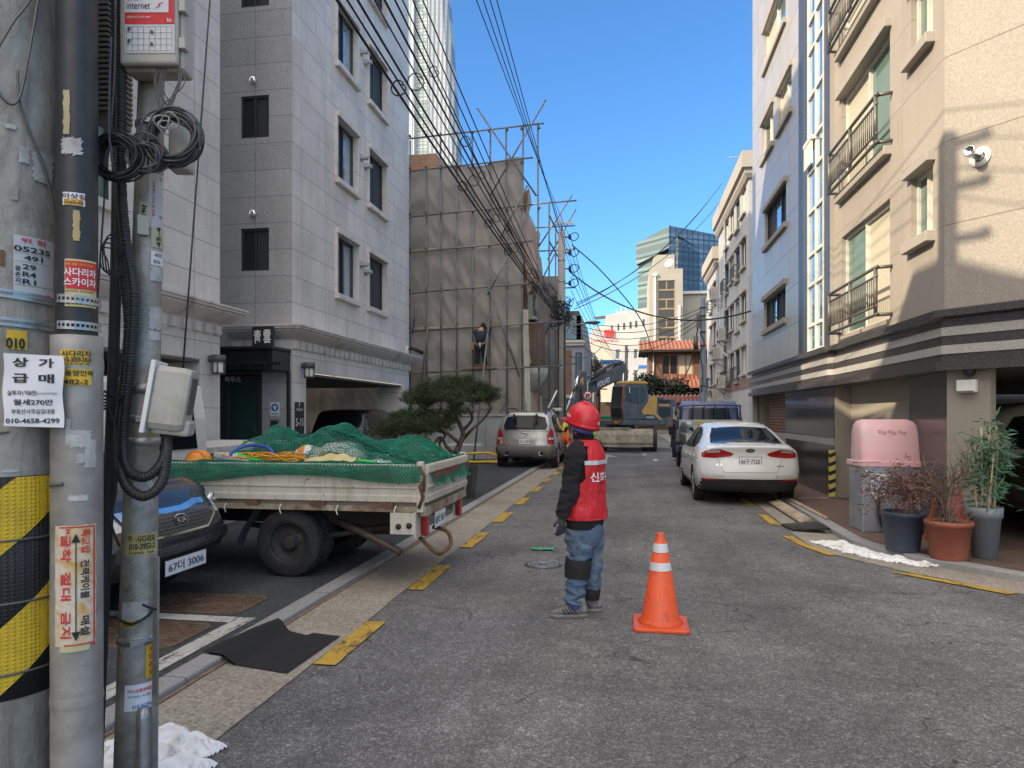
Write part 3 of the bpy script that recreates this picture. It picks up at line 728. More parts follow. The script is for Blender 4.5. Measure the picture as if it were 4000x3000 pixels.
# band with stripes
BP = [(XP,21.5),(XP,13.5),(XR-.0,13.42),(XR,9.0),(ce.x,ce.y),(ce.x+6,ce.y)]
mb = MB(); cornice(mb,BP,[(-.05,2.10),(.12,2.10),(.12,2.2),(.03,2.21),(.03,2.70),(.10,2.71),(.14,2.72),(.14,2.80),(.0,2.83),(-.05,2.83)]); mb.build('band',[MAT['dgran']],r1)
for z in (2.295,2.505):
    mb = MB(); cornice(mb,BP,[(-.02,z),(.042,z),(.042,z+.1),(-.02,z+.1)]); mb.build('stripe',MAT['lgran'],r1)
# polished wing
mb = MB(); WN = [(17.1,19.75,3.81,4.58),(17.05,19.62,6.0,6.92),(16.5,17.97,8.4,9.3),(18.5,20.0,8.4,9.35),(17.1,19.7,10.7,11.7)]
fp.wall(mb,15.85,21.5,2.72,13.9,WN); mb.build('polished_wall',MAT['polished'],r1)
for a_,b_ in ((13.47,13.86),(15.06,15.85)): fp.wall(MB(),a_,b_,2.72,13.9).build('dark_strip',MAT['polished_dark'],r1)
for y_,e_,z_ in ((13.47,6,2.72),(21.5,14,0)): Fac((0,y_),(1,0),(0,-1)).wall(MB(),XP,e_,z_,13.9).build('return_wall',MAT['cream_plain'],r1)
mb = MB(); mb.box(XP+.01,13.48,13.8,14,21.49,13.88); mb.build('roof',ROOF,r1)
for k,h in enumerate(WN):
    fp.window(r1,*h,MAT['framew'] if k > 1 else MAT['frame'],[[MAT['blind'],MAT['screen'],MAT['glassb'],MAT['screen']],[MAT['screen'],MAT['glassb'],MAT['screen']],[MAT['glassb'],MAT['blind']],[MAT['blind'],MAT['glassd']],[MAT['glassb'],MAT['blind']]][k],.1,.045,MAT['cream_plain'],MAT['cream_plain'],sp=.07)
# stair glazing: one tall frame
mb = MB(); zc = [2.84,3.35,4.15,4.75,5.6,6.4,7.0,7.9,8.8,9.4,10.3,11.2,12.1,13.8]
for a in (13.86,14.42,15.0): fp.bx(mb,a,a+.06,2.8,13.88,-.06,.012)
for z in zc: fp.bx(mb,13.92,15.0,z-.03,z+.03,-.05,.008)
wf = mb.build('stair_window',MAT['framew'],r1)
mb = MB()
for i in range(len(zc)-1): 
    for a in (13.92,14.48): mb.quad(fp.P(a,zc[i]+.03,-.03),fp.P(a+.5,zc[i]+.03,-.03),fp.P(a+.5,zc[i+1]-.03,-.03),fp.P(a,zc[i+1]-.03,-.03))
mb.build('pane',MAT['glassb'],wf)
mb = MB(); fp.bx(mb,14.45,15.0,6.45,6.97,.05,.09); fp.bx(mb,14.4,15.03,6.9,6.98,.0,.1); mb.build('tilted_sash',MAT['framew'],wf)
# ground floor
fg = Fac((3.70,0),(0,1),(-1,0))
for a_,b_ in ((13.7,17.75),(9.03,10.2),(21.25,21.5)): fg.wall(MB(),a_,b_,.07,2.15).build('base_wall',MAT['dgran'],r1)
mb = MB(); fg.bx(mb,13.7,17.75,1.02,1.14,-.01,.008); mb.build('light_course',MAT['lgran'],r1)
mb = MB(); fg.bx(mb,17.75,19.7,.07,1.12,-.3,.03); mb.build('plinth',MAT['lgran'],r1)
mb = MB(); fg.bx(mb,17.76,19.68,1.12,2.12,-.3,.0); mb.build('brick_panel',brick('old_red_brick',(.20,.075,.045),(.13,.05,.035),(.30,.27,.23),'y',.22,.075,.012),r1)
for F_,a_,b_ in ((Fac((0,13.7),(1,0),(0,-1)),3.71,4.1),(Fac((4.0,0),(0,1),(-1,0)),9.5,13.7),(Fac((0,21.2),(1,0),(0,-1)),3.71,5.5)): F_.wall(MB(),a_,b_,.07,2.12).build('recess_wall',MAT['beige'],r1)
mb = MB(); fc.bx(mb,0,.47,.07,2.12,-.17,-.05); mb.build('corner_pier',MAT['beige'],r1)
mb = MB(); Fac((5.5,0),(0,1),(-1,0)).wall(mb,17.7,21.4,.07,2.12); gb = fc.P(0,0,-8); Fac((gb.x,gb.y),CH,(-.774,-.633)).wall(mb,-1.5,14,.07,2.12); mb.build('garage_wall',mk('garage_paint',(.28,.24,.19),.9,0,.15,3),r1)
mb = MB(); mb.poly([(3.68,21.4,2.125),(3.68,9.02,2.125),(ce.x,ce.y+.05,2.125),(16,ce.y+.05,2.125),(16,21.4,2.125)]); mb.build('garage_ceiling',mk('garage_ceiling',(.28,.25,.21),.9),r1)
mb = MB(); p = fc.P(.39,4.48); q = Matrix.Translation(p) @ Vector((-.774,-.633,.12)).to_track_quat('Z','Y').to_matrix().to_4x4(); mb.T = q
mb.lathe([(.001,.0),(.115,0),(.115,.012),(.06,.02)],24); mb.build('vent_plate',MAT['whitep'],r1)
mb = MB(); mb.T = q; mb.lathe([(.055,.0),(.058,.2),(.062,.2),(.062,.235),(.05,.24),(.04,.2),(.001,.2)],20); mb.build('vent_pipe',MAT['chrome'],r1)
wl = thing('wall_light','white box shaped wall light on the beige corner pier','lamp',tuple(fc.P(.24,1.92,-.05)))
mb = MB(); fc.bx(mb,.14,.35,1.84,1.99,-.05,.03); mb.build('base',MAT['whitep'],wl,bevel=.015)
mb = MB(); fc.bx(mb,.15,.34,1.85,1.865,.0,.05); mb.build('trim',MAT['steel'],wl,bevel=.004)
dc = thing('security_camera','small dark dome security camera under the striped band above the corner pier','camera',tuple(fc.P(.3,2.1,.03)))
mb = MB(); mb.lathe([(.06,2.10),(.06,2.08),(.05,2.04),(.03,2.02),(.001,2.015)],16,fc.P(.3,0,.04)); mb.build('dome',MAT['black'],dc)

# ------------------------------------------------------------------ right side further along
XF = 5.9
def far_house(y0,y1,h,label,litw,name='apartment_building',x=XF):
    t = thing(name,label,'building',(x+4,(y0+y1)/2,0)); F = Fac((x,0),(0,1),(-1,0)); Fy = Fac((0,y0),(1,0),(0,-1))
    hs = []; n = int((y1-y0)/4.2)
    for i in range(n):
        for k in range(1,int(h/2.75)):
            a = y0+.9+i*4.2; hs += [(a,a+1.5,2.75*k+.9,2.75*k+2.3),(a+2.1,a+3.5,2.75*k+.6,2.75*k+2.3)]
    mb = MB(); F.wall(mb,y0,y1,0,h,hs); Fy.wall(mb,x,x+12,0,h); mb.build('wall',MAT['stone_far'],t)
    mb = MB(); mb.box(x+.02,y0+.02,h-.1,x+12,y1-.02,h-.05); mb.build('roof',ROOF,t)
    mb = MB(); cornice(mb,[(x,y1),(x,y0),(x+8,y0)],[(-.02,h-1.0),(.12,h-.95),(.25,h-.75),(.25,h-.55),(.4,h-.5),(.4,h+.3),(-.02,h+.3)]); mb.build('parapet',MAT['cream_plain'],t)
    mb = MB(); cornice(mb,[(x,y1),(x,y0),(x+8,y0)],[(-.02,2.9),(.03,2.9),(.03,3.4),(-.02,3.4)]); mb.build('brown_course',mk('brown_stone',(.22,.14,.10),.6),t)
    for i,q in enumerate(hs):
        F.window(t,*q,MAT['frame'] if i % 3 else MAT['framew'],[MAT['screen'],MAT['glassb']] if i % 2 else [MAT['glassd'],MAT['blind']],.1,.06,MAT['cream_plain'],MAT['cream_plain'],sp=.16)
        if i % 2 and i % 4 == 1:
            mb = MB()
            for zz in (q[2]+.1,q[2]+.75): F.bx(mb,q[0]-.1,q[1]+.1,zz,zz+.05,.28,.33)
            for j in range(9): F.bx(mb,q[0]-.05+j*.19,q[0]-.02+j*.19,q[2]+.1,q[2]+.75,.29,.32)
            for aa in (q[0]-.1,q[1]+.05): F.bx(mb,aa,aa+.05,q[2]+.7,q[2]+.75,0,.3); F.bx(mb,aa,aa+.05,q[2]+.1,q[2]+.15,0,.3)
            mb.build('railing',MAT['rail'],t)
    return t,F
MAT['stone_far'] = granite('pale_granite_cladding',(.40,.40,.405),1.1,.7,'y',(0,0),.12,.55,stain=.3)
t3,F3 = far_house(36.5,48.5,14.2,'pale granite apartment house with window railings beyond the polished stone wing',0)
t4,F4 = far_house(48.9,55.4,12.4,'cream rendered apartment house farthest along the right side before the tiled house',0)
mb = MB(); mb.tube([F3.P(44.6,3,.1),F3.P(44.6,14,.1)],.07,8); mb.build('downpipe',MAT['steel'],t3)
def ac_unit(F,a,z,label,d=.75):
    t = thing('air_conditioner',label,'air conditioner',tuple(F.P(a,z)),0,'air conditioners on the pale house')
    mb = MB(); F.bx(mb,a-.45,a+.45,z,z+.75,.3,.3+.42); mb.build('housing',mk('aged_white_plastic',(.52,.51,.47),.6,0,.1,4,dirt=(.3,.27,.22)),t,bevel=.02)
    mb = MB(); c = F.P(a-.05,z+.38,.722)
    for r_ in (.3,.22,.14,.06): mb.lathe([(r_,0),(r_-.02,0),(r_-.02,-.012),(r_,-.012)],20,c,'x')
    for k in range(8): mb.tube([c+Vector((-.005,.05*math.cos(k*.785),.05*math.sin(k*.785))),c+Vector((-.005,.3*math.cos(k*.785),.3*math.sin(k*.785)))],.008,5)
    mb.build('fan_grille',MAT['rail'],t)
    mb = MB()
    for aa in (a-.4,a+.4): mb.bar(F.P(aa,z-.03,0),F.P(aa,z-.03,d),.05,.05); mb.bar(F.P(aa,z-.5,0),F.P(aa,z-.05,d-.1),.04,.04)
    mb.build('bracket',MAT['steel'],t)
    mb = MB(); mb.tube(smooth_pts([F.P(a+.45,z+.3,.5),F.P(a+.8,z+.1,.5),F.P(a+.7,z-.6,.3),F.P(a+.3,z-.9,.1),F.P(a+.2,z-1.6,.05)],5),.03,6); mb.build('hose',MAT['whitep'],t)
for a,z,l in [(46.9,8.9,'topmost sunlit air conditioner high on the pale house beside the cream house'),(43.2,5.9,'air conditioner on the pale house above the round fan one'),(45.8,5.0,'air conditioner with its round fan facing the street beside the grey steel pole'),(43.2,3.1,'upper of the two low air conditioners behind the blue truck'),(46.0,2.4,'lower of the two low air conditioners behind the blue truck')]:
    ac_unit(F3,a,z,l)
def antenna(p,label,h=1.6):
    t = thing('television_antenna',label,'antenna',p); p = Vector(p)
    mb = MB(); mb.tube([p,p+Vector((0,0,h))],.025,6); mb.build('mast',MAT['rust'],t)
    mb = MB(); mb.tube([p+Vector((-1.3,0,h*.85)),p+Vector((.5,0,h*.85))],.016,6)
    for i in range(9): mb.tube([p+Vector((-1.2+i*.2,-.25,h*.85+.02)),p+Vector((-1.2+i*.2,.25,h*.85+.02))],.01,5)
    mb.build('boom',MAT['steel'],t)
antenna((6.6,40,14.2),'rusty television antenna on the roof of the pale granite apartment house')

# ------------------------------------------------------------------ buildings at the end of the street
PLN = lambda y0: Fac((0,y0),(1,0),(0,-1))
# wall with a tiled coping and the brick house behind it
TILE = mk('terracotta_tile',(.31,.115,.07),.7,0,.35,6,.2,30,dirt=(.20,.10,.07)); TILE2 = mk('old_maroon_tile',(.22,.085,.07),.75,0,.25,8,.2,30)
def tiles(mb,x0,x1,y0,z0,y1,z1,w=.3,n=5):
    """rows of rounded pan tiles climbing from (y0,z0) to (y1,z1)"""
    k = int((x1-x0)/w)
    for r_ in range(n):
        ya,yb = y0+(y1-y0)*r_/n,y0+(y1-y0)*(r_+1.12)/n; za,zb = z0+(z1-z0)*r_/n,z0+(z1-z0)*(r_+1.12)/n-.06
        for i in range(k):
            xa = x0+i*w; rg = []
            for (y,z) in ((ya,za+.06),(yb,zb+.06)):
                rg.append([(xa+w*t/6,y,z+.075*math.sin(math.pi*min(1,t/4))-(.04 if t > 4 else 0)) for t in range(7)])
            mb.loft(rg,False,False)
            mb.poly(rg[0]+[(xa+w,ya,za-.05),(xa,ya,za-.05)])
gw = thing('boundary_wall','dark brick boundary wall with maroon tile coping at the end of the street','wall',(3,57.5,0))
mb = MB(); mb.box(-7,57.5,0,9,57.8,2.55); mb.build('wall',brick('dark_house_brick',(.13,.07,.05),(.09,.05,.04),(.10,.09,.08),'x',.23,.08,.012),gw)
mb = MB(); tiles(mb,1.6,8.5,57.2,2.5,57.75,3.05,.32,2); mb.build('tile_coping',TILE2,gw)
mb = MB(); mb.box(1.5,57.35,2.45,8.6,58.1,2.55); mb.build('eave_board',MAT['dark'],gw)
mb = MB(); mb.box(-3,57.0,0,9,57.45,.32); o = mb.build('kerb',MAT['kerbx']); tag(o,kind='structure')
mb = MB(); mb.box(3.3,57.42,.32,4.3,57.5,2.2); mb.build('gate',mk('wood_gate',(.16,.08,.04),.6),gw)
bh = thing('brick_house','two storey brown brick house with orange tiled roofs at the end of the street','house',(4,62,0))
fb = PLN(61.0); HB = brick('house_brick',(.24,.105,.06),(.17,.08,.05),(.16,.13,.11),'x',.23,.08,.012)
mb = MB(); fb.wall(mb,1.75,9,0,6.9,[(2.8,5.4,4.85,6.6)]); Fac((1.75,0),(0,1),(-1,0)).wall(mb,61,68,0,6.9); mb.build('wall',HB,bh)
fb.window(bh,2.8,5.4,4.85,6.6,mk('brown_window_frame',(.28,.14,.07),.6),[MAT['glassd'],MAT['glassd'],MAT['blind'],MAT['blind']],.12,.1)
mb = MB(); tiles(mb,.9,9,60.0,6.95,63.5,8.0,.33,4); mb.build('roof',TILE,bh)
mb = MB(); mb.box(.9,60.05,6.75,9,66,6.93); mb.build('eave_board',MAT['dark'],bh)
mb = MB(); tiles(mb,1.9,9,59.6,4.0,60.95,4.75,.33,3); tiles(mb,4.9,9,58.9,3.75,59.6,4.3,.33,2); mb.build('lower_roof',TILE,bh)
mb = MB(); mb.tube([(2.1,60.9,6.8),(2.1,60.9,5.0),(1.5,60.2,4.4),(1.5,59.8,4.2)],.05,8); mb.build('downpipe',MAT['whitep'],bh)
# grey tower with a window strip, wing beside it
ga = thing('office_building','grey stone block with a tall brown framed stair window strip behind the brick house','building',(4,90,0))
GS = granite('warm_grey_cladding',(.36,.335,.29),1.6,1.1,'x',(0,0),.08,.75,stain=.15)
f9 = PLN(88); P9 = lambda u,v: (W(u,v,1)*1).x
def at(u,v,y):
    r_ = W(u,v,1)-Vector((0,0,1.6)); k = y/r_.y
    return r_.x*k,1.6+r_.z*k
xa,zt = at(1403,582,88); xb,_ = at(1475,600,88); w0,wz1 = at(1421,606,88); w1,wz0 = at(1459,748,88)
mb = MB(); f9.wall(mb,xa,xb,0,zt,[(w0,w1,wz0,wz1)],.3); Fac((xa,0),(0,1),(-1,0)).wall(mb,88,100,0,zt); mb.build('wall',GS,ga)
mb = MB(); mb.box(xa+.05,88.05,zt-.3,xb,100,zt); ux,uz = at(1403,560,92); u2,_ = at(1456,560,92); mb.build('roof',ROOF,ga)
mb = MB(); mb.box(xa+.6,91,zt,u2,98,uz+.3); mb.build('roof_room',GS,ga)
mb = MB(); n = 7
for i in range(n+1): z = wz0+(wz1-wz0)*i/n; f9.bx(mb,w0,w1,z-.09,z+.09,-.22,-.1)
for x in (w0,(w0+w1)/2-.07,w1-.14):
    for i in range(0,n,2): f9.bx(mb,x,x+.14,wz0+(wz1-wz0)*i/n,wz0+(wz1-wz0)*(i+1)/n,-.21,-.12)
f9.bx(mb,w0,w0+.14,wz0,wz1,-.2,-.11); f9.bx(mb,w1-.14,w1,wz0,wz1,-.2,-.11)
w_ = mb.build('stair_window',mk('tan_window_frame',(.30,.22,.12),.6),ga)
mb = MB(); mb.quad(f9.P(w0,wz0,-.18),f9.P(w1,wz0,-.18),f9.P(w1,wz1,-.18),f9.P(w0,wz1,-.18)); mb.build('pane',MAT['glassd'],w_)
mb = MB(); dx,dz = at(1415,594,88); mb.tube([f9.P(dx,dz,.1),f9.P(dx,3,.1)],.12,8); mb.obox(f9.P(dx,dz,.15),(.5,.3,.3)); dx,dz = at(1468,660,88); mb.tube([f9.P(dx,dz,.1),f9.P(dx,3,.1)],.12,8); mb.build('downpipe',MAT['whitep'],ga)
xc_,zw = at(1530,633,90)
mb = MB(); PLN(90).wall(mb,xb-.5,xc_,0,zw); mb.build('wing_wall',GS,ga)
mb = MB(); mb.box(xb-.6,89.6,zw-.1,xc_,99,zw+.25); mb.build('wing_parapet',MAT['steel'],ga)
gx0,gz1 = at(1488,762,88.4); gx1,gz0 = at(1508,790,88.4)
mb = MB(); PLN(89.97).bx(mb,gx0,gx1,gz0,gz1+1.2,-.02,.05); mb.build('wing_window',MAT['glassd'],ga)
mb = MB(); mb.quad((gx0,89.9,gz1+1.1),(gx1+.3,89.9,gz1+1.1),(gx1+.3,88.6,gz0+.2),(gx0,88.6,gz0+.2)); mb.build('awning',mk('green_awning',(.22,.34,.10),.7),ga)
mb = MB(); mb.box(at(1428,0,86)[0],84,8,at(1492,0,86)[0],87.5,at(1450,772,86)[1]); mb.build('green_roof',mk('green_roof_paint',(.16,.27,.12),.8),ga)
dsh = thing('satellite_dish','white satellite dish on the roof of the grey stone block','dish',(at(1445,575,89)[0],89,zt))
mb = MB(); q = Matrix.Translation(Vector((at(1447,575,89)[0],89.5,zt+.9))) @ Vector((-.5,-.8,.5)).to_track_quat('Z','Y').to_matrix().to_4x4(); mb.T = q; mb.lathe([(.001,0),(.3,.04),(.6,.16),(.62,.17),(.3,.06),(.001,.02)],18); mb.build('reflector',MAT['whitep'],dsh)
mb = MB(); x_ = at(1447,575,89)[0]; mb.tube([(x_,89.5,zt),(x_,89.5,zt+.9)],.05,6); mb.build('stand',MAT['steel'],dsh)
antenna((at(1466,560,89)[0],89,zt),'bare metal antenna on the roof of the grey stone block',3.6)
# white shopping centre
sc = thing('shopping_centre','large white department store building with a red emblem and rooftop antennas','building',(-2,160,0))
fs = PLN(150); WHT = granite('white_panel_cladding',(.45,.45,.45),3,1.6,'x',(0,0),.05,.8,stain=.08); WHC = granite('cream_panel_cladding',(.48,.44,.37),3,2.2,'x',(0,0),.05,.85,stain=.08)
xa,za = at(1285,738,150); xm,zm = at(1300,694,150); xb,zb = at(1397,672,150); xe,ze = at(1440,668,150)
mb = MB(); mb.prism([(at(1268,738,150)[0],0),(at(1268,738,150)[0],at(1330,742,150)[1]),(at(1280,710,150)[0],at(1330,708,150)[1]),(xm+2.5,at(1330,694,150)[1]),(xm+12,at(1330,690,150)[1]),(xm+12,0)],150.4,190,'xz'); mb.build('round_wing',WHT,sc)
mb = MB(); zz = at(1330,681,150)[1]; mb.prism([(at(1308,0,150)[0],0),(at(1308,0,150)[0],zz),(at(1350,0,150)[0],at(1330,672,150)[1]),(xb,at(1330,666,150)[1]),(xe+6,at(1330,666,150)[1]),(xe+6,0)],150,195,'xz'); mb.build('main_block',WHT,sc)
mb = MB(); mb.box(at(1280,0,146)[0],146,0,at(1400,0,146)[0],149.9,at(1330,739,146)[1]); mb.build('lower_block',WHC,sc)
fl = PLN(142); mb = MB(); hs = []
xw = [(1330,1340),(1350,1359),(1369,1378),(1388,1396)]; zr = [(755,775),(800,820),(842,860)]
for a,b_ in xw:
    for c,d in zr: hs.append((at(a,0,142)[0],at(b_,0,142)[0],at(1330,d,142)[1],at(1330,c,142)[1]))
fl.wall(mb,at(1320,0,142)[0],at(1402,0,142)[0],0,at(1330,745,142)[1],hs,.4); Fac((at(1320,0,142)[0],0),(0,1),(-1,0)).wall(mb,142,146,0,at(1330,745,142)[1]); mb.quad((at(1320,0,142)[0],142,at(1330,745,142)[1]),(at(1402,0,142)[0],142,at(1330,745,142)[1]),(at(1402,0,142)[0],146,at(1330,745,142)[1]),(at(1320,0,142)[0],146,at(1330,745,142)[1])); mb.build('front_block',WHT,sc)
for h in hs: fl.window(sc,*h,MAT['framew'],[MAT['glassg']],.4,.12)
for a,b_,c,d in [(1320,1339,763,738),(1357,1362,740,763),(1383,1404,730,764),(1320,1323,703,716),(1334,1337,700,714),(1346,1350,698,712),(1360,1364,696,710),(1372,1376,694,708),(1388,1392,691,706)]:
    x0,x1 = at(a,0,150)[0],at(b_,0,150)[0]; z0,z1 = sorted((at(1330,c,150)[1],at(1330,d,150)[1]))
    mb = MB(); fs.bx(mb,x0,x1,z0,z1,-.1,.06); mb.build('window',MAT['glassg'] if a in (1320,1383) and c > 725 else MAT['glassd'],sc)
em = MB(); ex0,ez0 = at(1305,729,149.9); ex1,ez1 = at(1316,714,149.9)
for k in range(3):
    cx = ex0+(k+.5)*(at(1327,0,150)[0]-ex0)/3; w = (at(1327,0,150)[0]-ex0)/3
    em.prism([(cx-w*.5,ez0),(cx-w*.48,ez1-.2),(cx-w*.3,ez1+.15),(cx+w*.3,ez1+.15),(cx+w*.48,ez1-.2),(cx+w*.5,ez0),(cx+w*.2,ez0),(cx+w*.15,ez0+.75),(cx-w*.15,ez0+.75),(cx-w*.2,ez0)],149.7,149.95,'xz')
em.build('red_emblem',MAT['redp'],sc)
em = MB(); text(em,'LOTTE WORLD',fs.P,(ex0+at(1327,0,150)[0])/2-.9,at(1330,738,150)[1],5.6,.8,.03,d=.6); em.build('red_lettering',MAT['redp'],sc)
mb = MB()
for i in range(14):
    x = xm+3+i*.95; z = zz+1; mb.tube([(x,156,z-1),(x,156,z+rnd.uniform(.3,2.4))],.12,5); mb.obox((x+.3,156,z+rnd.uniform(-.2,.8)),(.5,.3,.9))
mb.build('roof_antennas',MAT['whitep'],sc)
mb = MB(); mb.quad((at(1283,0,155)[0],150.5,at(1330,690,155)[1]),(at(1322,0,155)[0],150.5,at(1330,686,155)[1]),(at(1322,0,155)[0],170,at(1330,686,155)[1]+2),(at(1283,0,155)[0],170,at(1330,690,155)[1]+2)); mb.build('roof_canopy',ROOF,sc)
sb = thing('office_building','narrow white corner building with a blue roof edge between the store and brick house','building',(2,120,0))
mb = MB(); x0,z0 = at(1381,795,118); x1,_ = at(1399,0,118); mb.box(x0,118,0,x1+3,125,z0); mb.build('wall',WHT,sb)
mb = MB(); mb.box(x0-.1,117.9,z0,x1+3,125,z0+.45); mb.build('roof_edge',MAT['bluep'],sb)
for c,d in [(830,858),(866,884)]:
    mb = MB(); PLN(118).bx(mb,at(1386,0,118)[0],at(1396,0,118)[0],at(1330,d,118)[1],at(1330,c,118)[1],-.05,.05); mb.build('window',MAT['glassg'],sb)
# glass office tower
def curtain(name,c1,c2,mull,cw,ch,rough=.25):
    a = NT(name); g = a.n('ShaderNodeNewGeometry'); sp = a.n('ShaderNodeSeparateXYZ'); a.l(g.outputs['Position'],sp.inputs[0]); cb = a.n('ShaderNodeCombineXYZ')
    a.l(a.math('ADD',sp.outputs['X'],sp.outputs['Y']),cb.inputs[0]); a.l(sp.outputs['Z'],cb.inputs[1])
    br = a.n('ShaderNodeTexBrick'); br.offset = 0; br.inputs['Scale'].default_value = 1; br.inputs['Brick Width'].default_value = cw; br.inputs['Row Height'].default_value = ch; br.inputs['Mortar Size'].default_value = mull
    br.inputs['Color1'].default_value = (*c1,1); br.inputs['Color2'].default_value = (*c2,1); br.inputs['Mortar'].default_value = (c1[0]*.35,c1[1]*.35,c1[2]*.4,1); a.l(cb.outputs[0],br.inputs['Vector'])
    w = a.n('ShaderNodeTexWave',bands_direction='Z'); w.inputs['Scale'].default_value = .314/ch*1.0; a.l(g.outputs['Position'],w.inputs['Vector'])
    c = a.mix(a.ramp(w.outputs['Fac'],[(.55,0),(.7,.55)]),br.outputs['Color'],tuple(x*.35 for x in c1))
    return a.done(c,rough,0,.8)
gt = thing('office_tower','dark blue green glass office tower with a stepped crown against the sky','tower',(28,260,0))
x0,_ = at(1379,0,250); x1,zt = at(1464,490,250); x2,z2 = at(1530,508,250); CW1 = curtain('lit_curtain_wall',(.075,.135,.145),(.15,.24,.23),.4,3.6,4.8)
CW2 = curtain('shaded_curtain_wall',(.03,.05,.08),(.055,.08,.115),.3,3.0,4.8)  # darker copy of the other facade; shade on this side put into the colour
zb_ = at(1330,512,250)[1]
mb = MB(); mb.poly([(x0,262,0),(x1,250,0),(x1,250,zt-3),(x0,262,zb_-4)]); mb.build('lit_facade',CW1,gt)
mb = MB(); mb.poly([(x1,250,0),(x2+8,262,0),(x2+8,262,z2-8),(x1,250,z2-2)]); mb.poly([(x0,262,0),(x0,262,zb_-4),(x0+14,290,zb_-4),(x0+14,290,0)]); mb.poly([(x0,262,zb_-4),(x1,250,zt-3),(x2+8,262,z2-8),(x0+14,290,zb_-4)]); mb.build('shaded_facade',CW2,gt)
mb = MB(); x00 = at(1375,0,250)[0]
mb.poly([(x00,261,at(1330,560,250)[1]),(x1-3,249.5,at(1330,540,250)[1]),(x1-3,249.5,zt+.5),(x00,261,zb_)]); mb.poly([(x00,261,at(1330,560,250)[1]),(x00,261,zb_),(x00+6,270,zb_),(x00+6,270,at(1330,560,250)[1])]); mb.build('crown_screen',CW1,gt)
mb = MB()
mb.poly([(x1-3,249.4,zt-22),(x2+9,261.2,z2-24),(x2+9,261.2,z2+1.5),(x1-3,249.4,zt+.5)]); mb.poly([(x1-3,249.4,zt-22),(x1-3,249.4,zt+.5),(x1+6,280,zt+.5),(x1+6,280,zt-22)])
mb.build('crown_glass',curtain('blue_crown_glass',(.08,.14,.22),(.12,.2,.3),.3,3,4.8),gt)
# supertall tower on the left
lt = thing('skyscraper','very tall tapering white ribbed glass skyscraper behind the scaffolded house','tower',(-70,520,0))
def ribs(name):
    a = NT(name); g = a.n('ShaderNodeNewGeometry'); mp = a.n('ShaderNodeMapping'); mp.inputs['Rotation'].default_value = (0,-.018,0); a.l(g.outputs['Position'],mp.inputs[0])
    w = a.n('ShaderNodeTexWave',bands_direction='X'); w.inputs['Scale'].default_value = .105; a.l(mp.outputs[0],w.inputs['Vector'])
    w2 = a.n('ShaderNodeTexWave',bands_direction='Z'); w2.inputs['Scale'].default_value = .075; a.l(g.outputs['Position'],w2.inputs['Vector'])
    c = a.mix(a.ramp(w.outputs['Fac'],[(.35,0),(.6,1)]),(.22,.27,.34),(.5,.5,.49)); c = a.mix(a.ramp(w2.outputs['Fac'],[(.5,0),(.8,.25)]),c,(.25,.3,.36))
    return a.done(c,.6,0,.2)
mb = MB(); rg = []
for z,ur in [(0,1000),(120,996),(186,989),(293,968),(420,930),(560,868)]:
    xr = at(ur,0,500)[0]; xl = at(800,0,500)[0]
    rg.append([(xl,500,z),(at(897,0,500)[0],497,z),(at(900,0,500)[0],500,z),(at(925,0,500)[0],500,z),(at(928,0,500)[0],497,z),(xr-4,500,z),(xr,503,z),(xr,514,z),(xl,514,z)])
mb.loft(rg,True,True); mb.build('ribbed_facade',ribs('white_ribbed_curtain_wall'),lt)
mb = MB(); xq0,xq1 = at(900,0,500)[0],at(923,0,500)[0]; mb.quad((xq0,499.6,0),(xq1,499.6,0),(xq1,499.6,540),(xq0,499.6,540)); mb.build('glass_strip',curtain('pale_curtain_wall',(.22,.32,.33),(.5,.55,.55),.3,4,5),lt)
# left row beyond the scaffold
lr = thing('apartment_building','blue grey apartment house with brick corner and balconies behind the concrete pole','building',(-6,46,0))
BG = granite('blue_grey_cladding',(.30,.33,.37),1.2,.8,'x',(0,0),.1,.6,stain=.2); F0 = PLN(44)
x0,z1 = at(1216,668,44); x1,_ = at(1262,0,44)
mb = MB(); F0.wall(mb,x0-3,x1,0,at(1330,742,44)[1]); Fac((x1,0),(0,1),(1,0)).wall(mb,44,54,0,at(1330,742,44)[1]); mb.build('wall',BG,lr)
mb = MB(); F0.bx(mb,x0-3,at(1235,0,44)[0],.4,at(1330,745,44)[1]-.3,-.2,.02); mb.build('brick_corner',brick('orange_brown_brick',(.28,.13,.07),(.2,.1,.06),(.25,.2,.16),'x',.23,.08,.012),lr)
mb = MB(); F0.bx(mb,x0-3,x1+.1,6.0,6.15,-.1,.25); F0.bx(mb,x0-3,x1+.1,2.6,2.75,-.1,.25); F0.bx(mb,x0-3,x1,at(1330,742,44)[1]-.1,at(1330,742,44)[1]+.1,-5,.15); mb.build('ledge',MAT['stone_plain'],lr)
mb = MB(); xx = at(1250,0,44)[0]; zt = at(1330,668,44)[1]; mb.prism([(x0-3,6.0),(xx+.3,6.0),(xx,zt),(x0-3,zt)],44.3,54,'xz'); mb.build('penthouse',MAT['framed'],lr)
mb = MB()
for a,b_ in ((x0+.1,x0+1.1),(x0+1.2,xx-.15)): F0.bx(mb,a,b_,6.25,zt-.3,-.32,-.27)
mb.build('penthouse_glazing',MAT['glassb'],lr)
for a,b_,c,d in [(at(1243,0,44)[0],x1-.15,3.2,5.4),(at(1243,0,44)[0],x1-.15,.3,2.3)]:
    mb = MB(); F0.bx(mb,a,b_,c,d,-.1,.03); w_ = mb.build('window',MAT['frame'],lr)
    mb = MB(); F0.bx(mb,a+.08,b_-.08,c+.08,d-.08,.0,.04); mb.build('pane',MAT['glassb'],w_)
lr2 = thing('apartment_building','small pale apartment house farther along the left side behind the excavator boom','building',(-6,58,0))
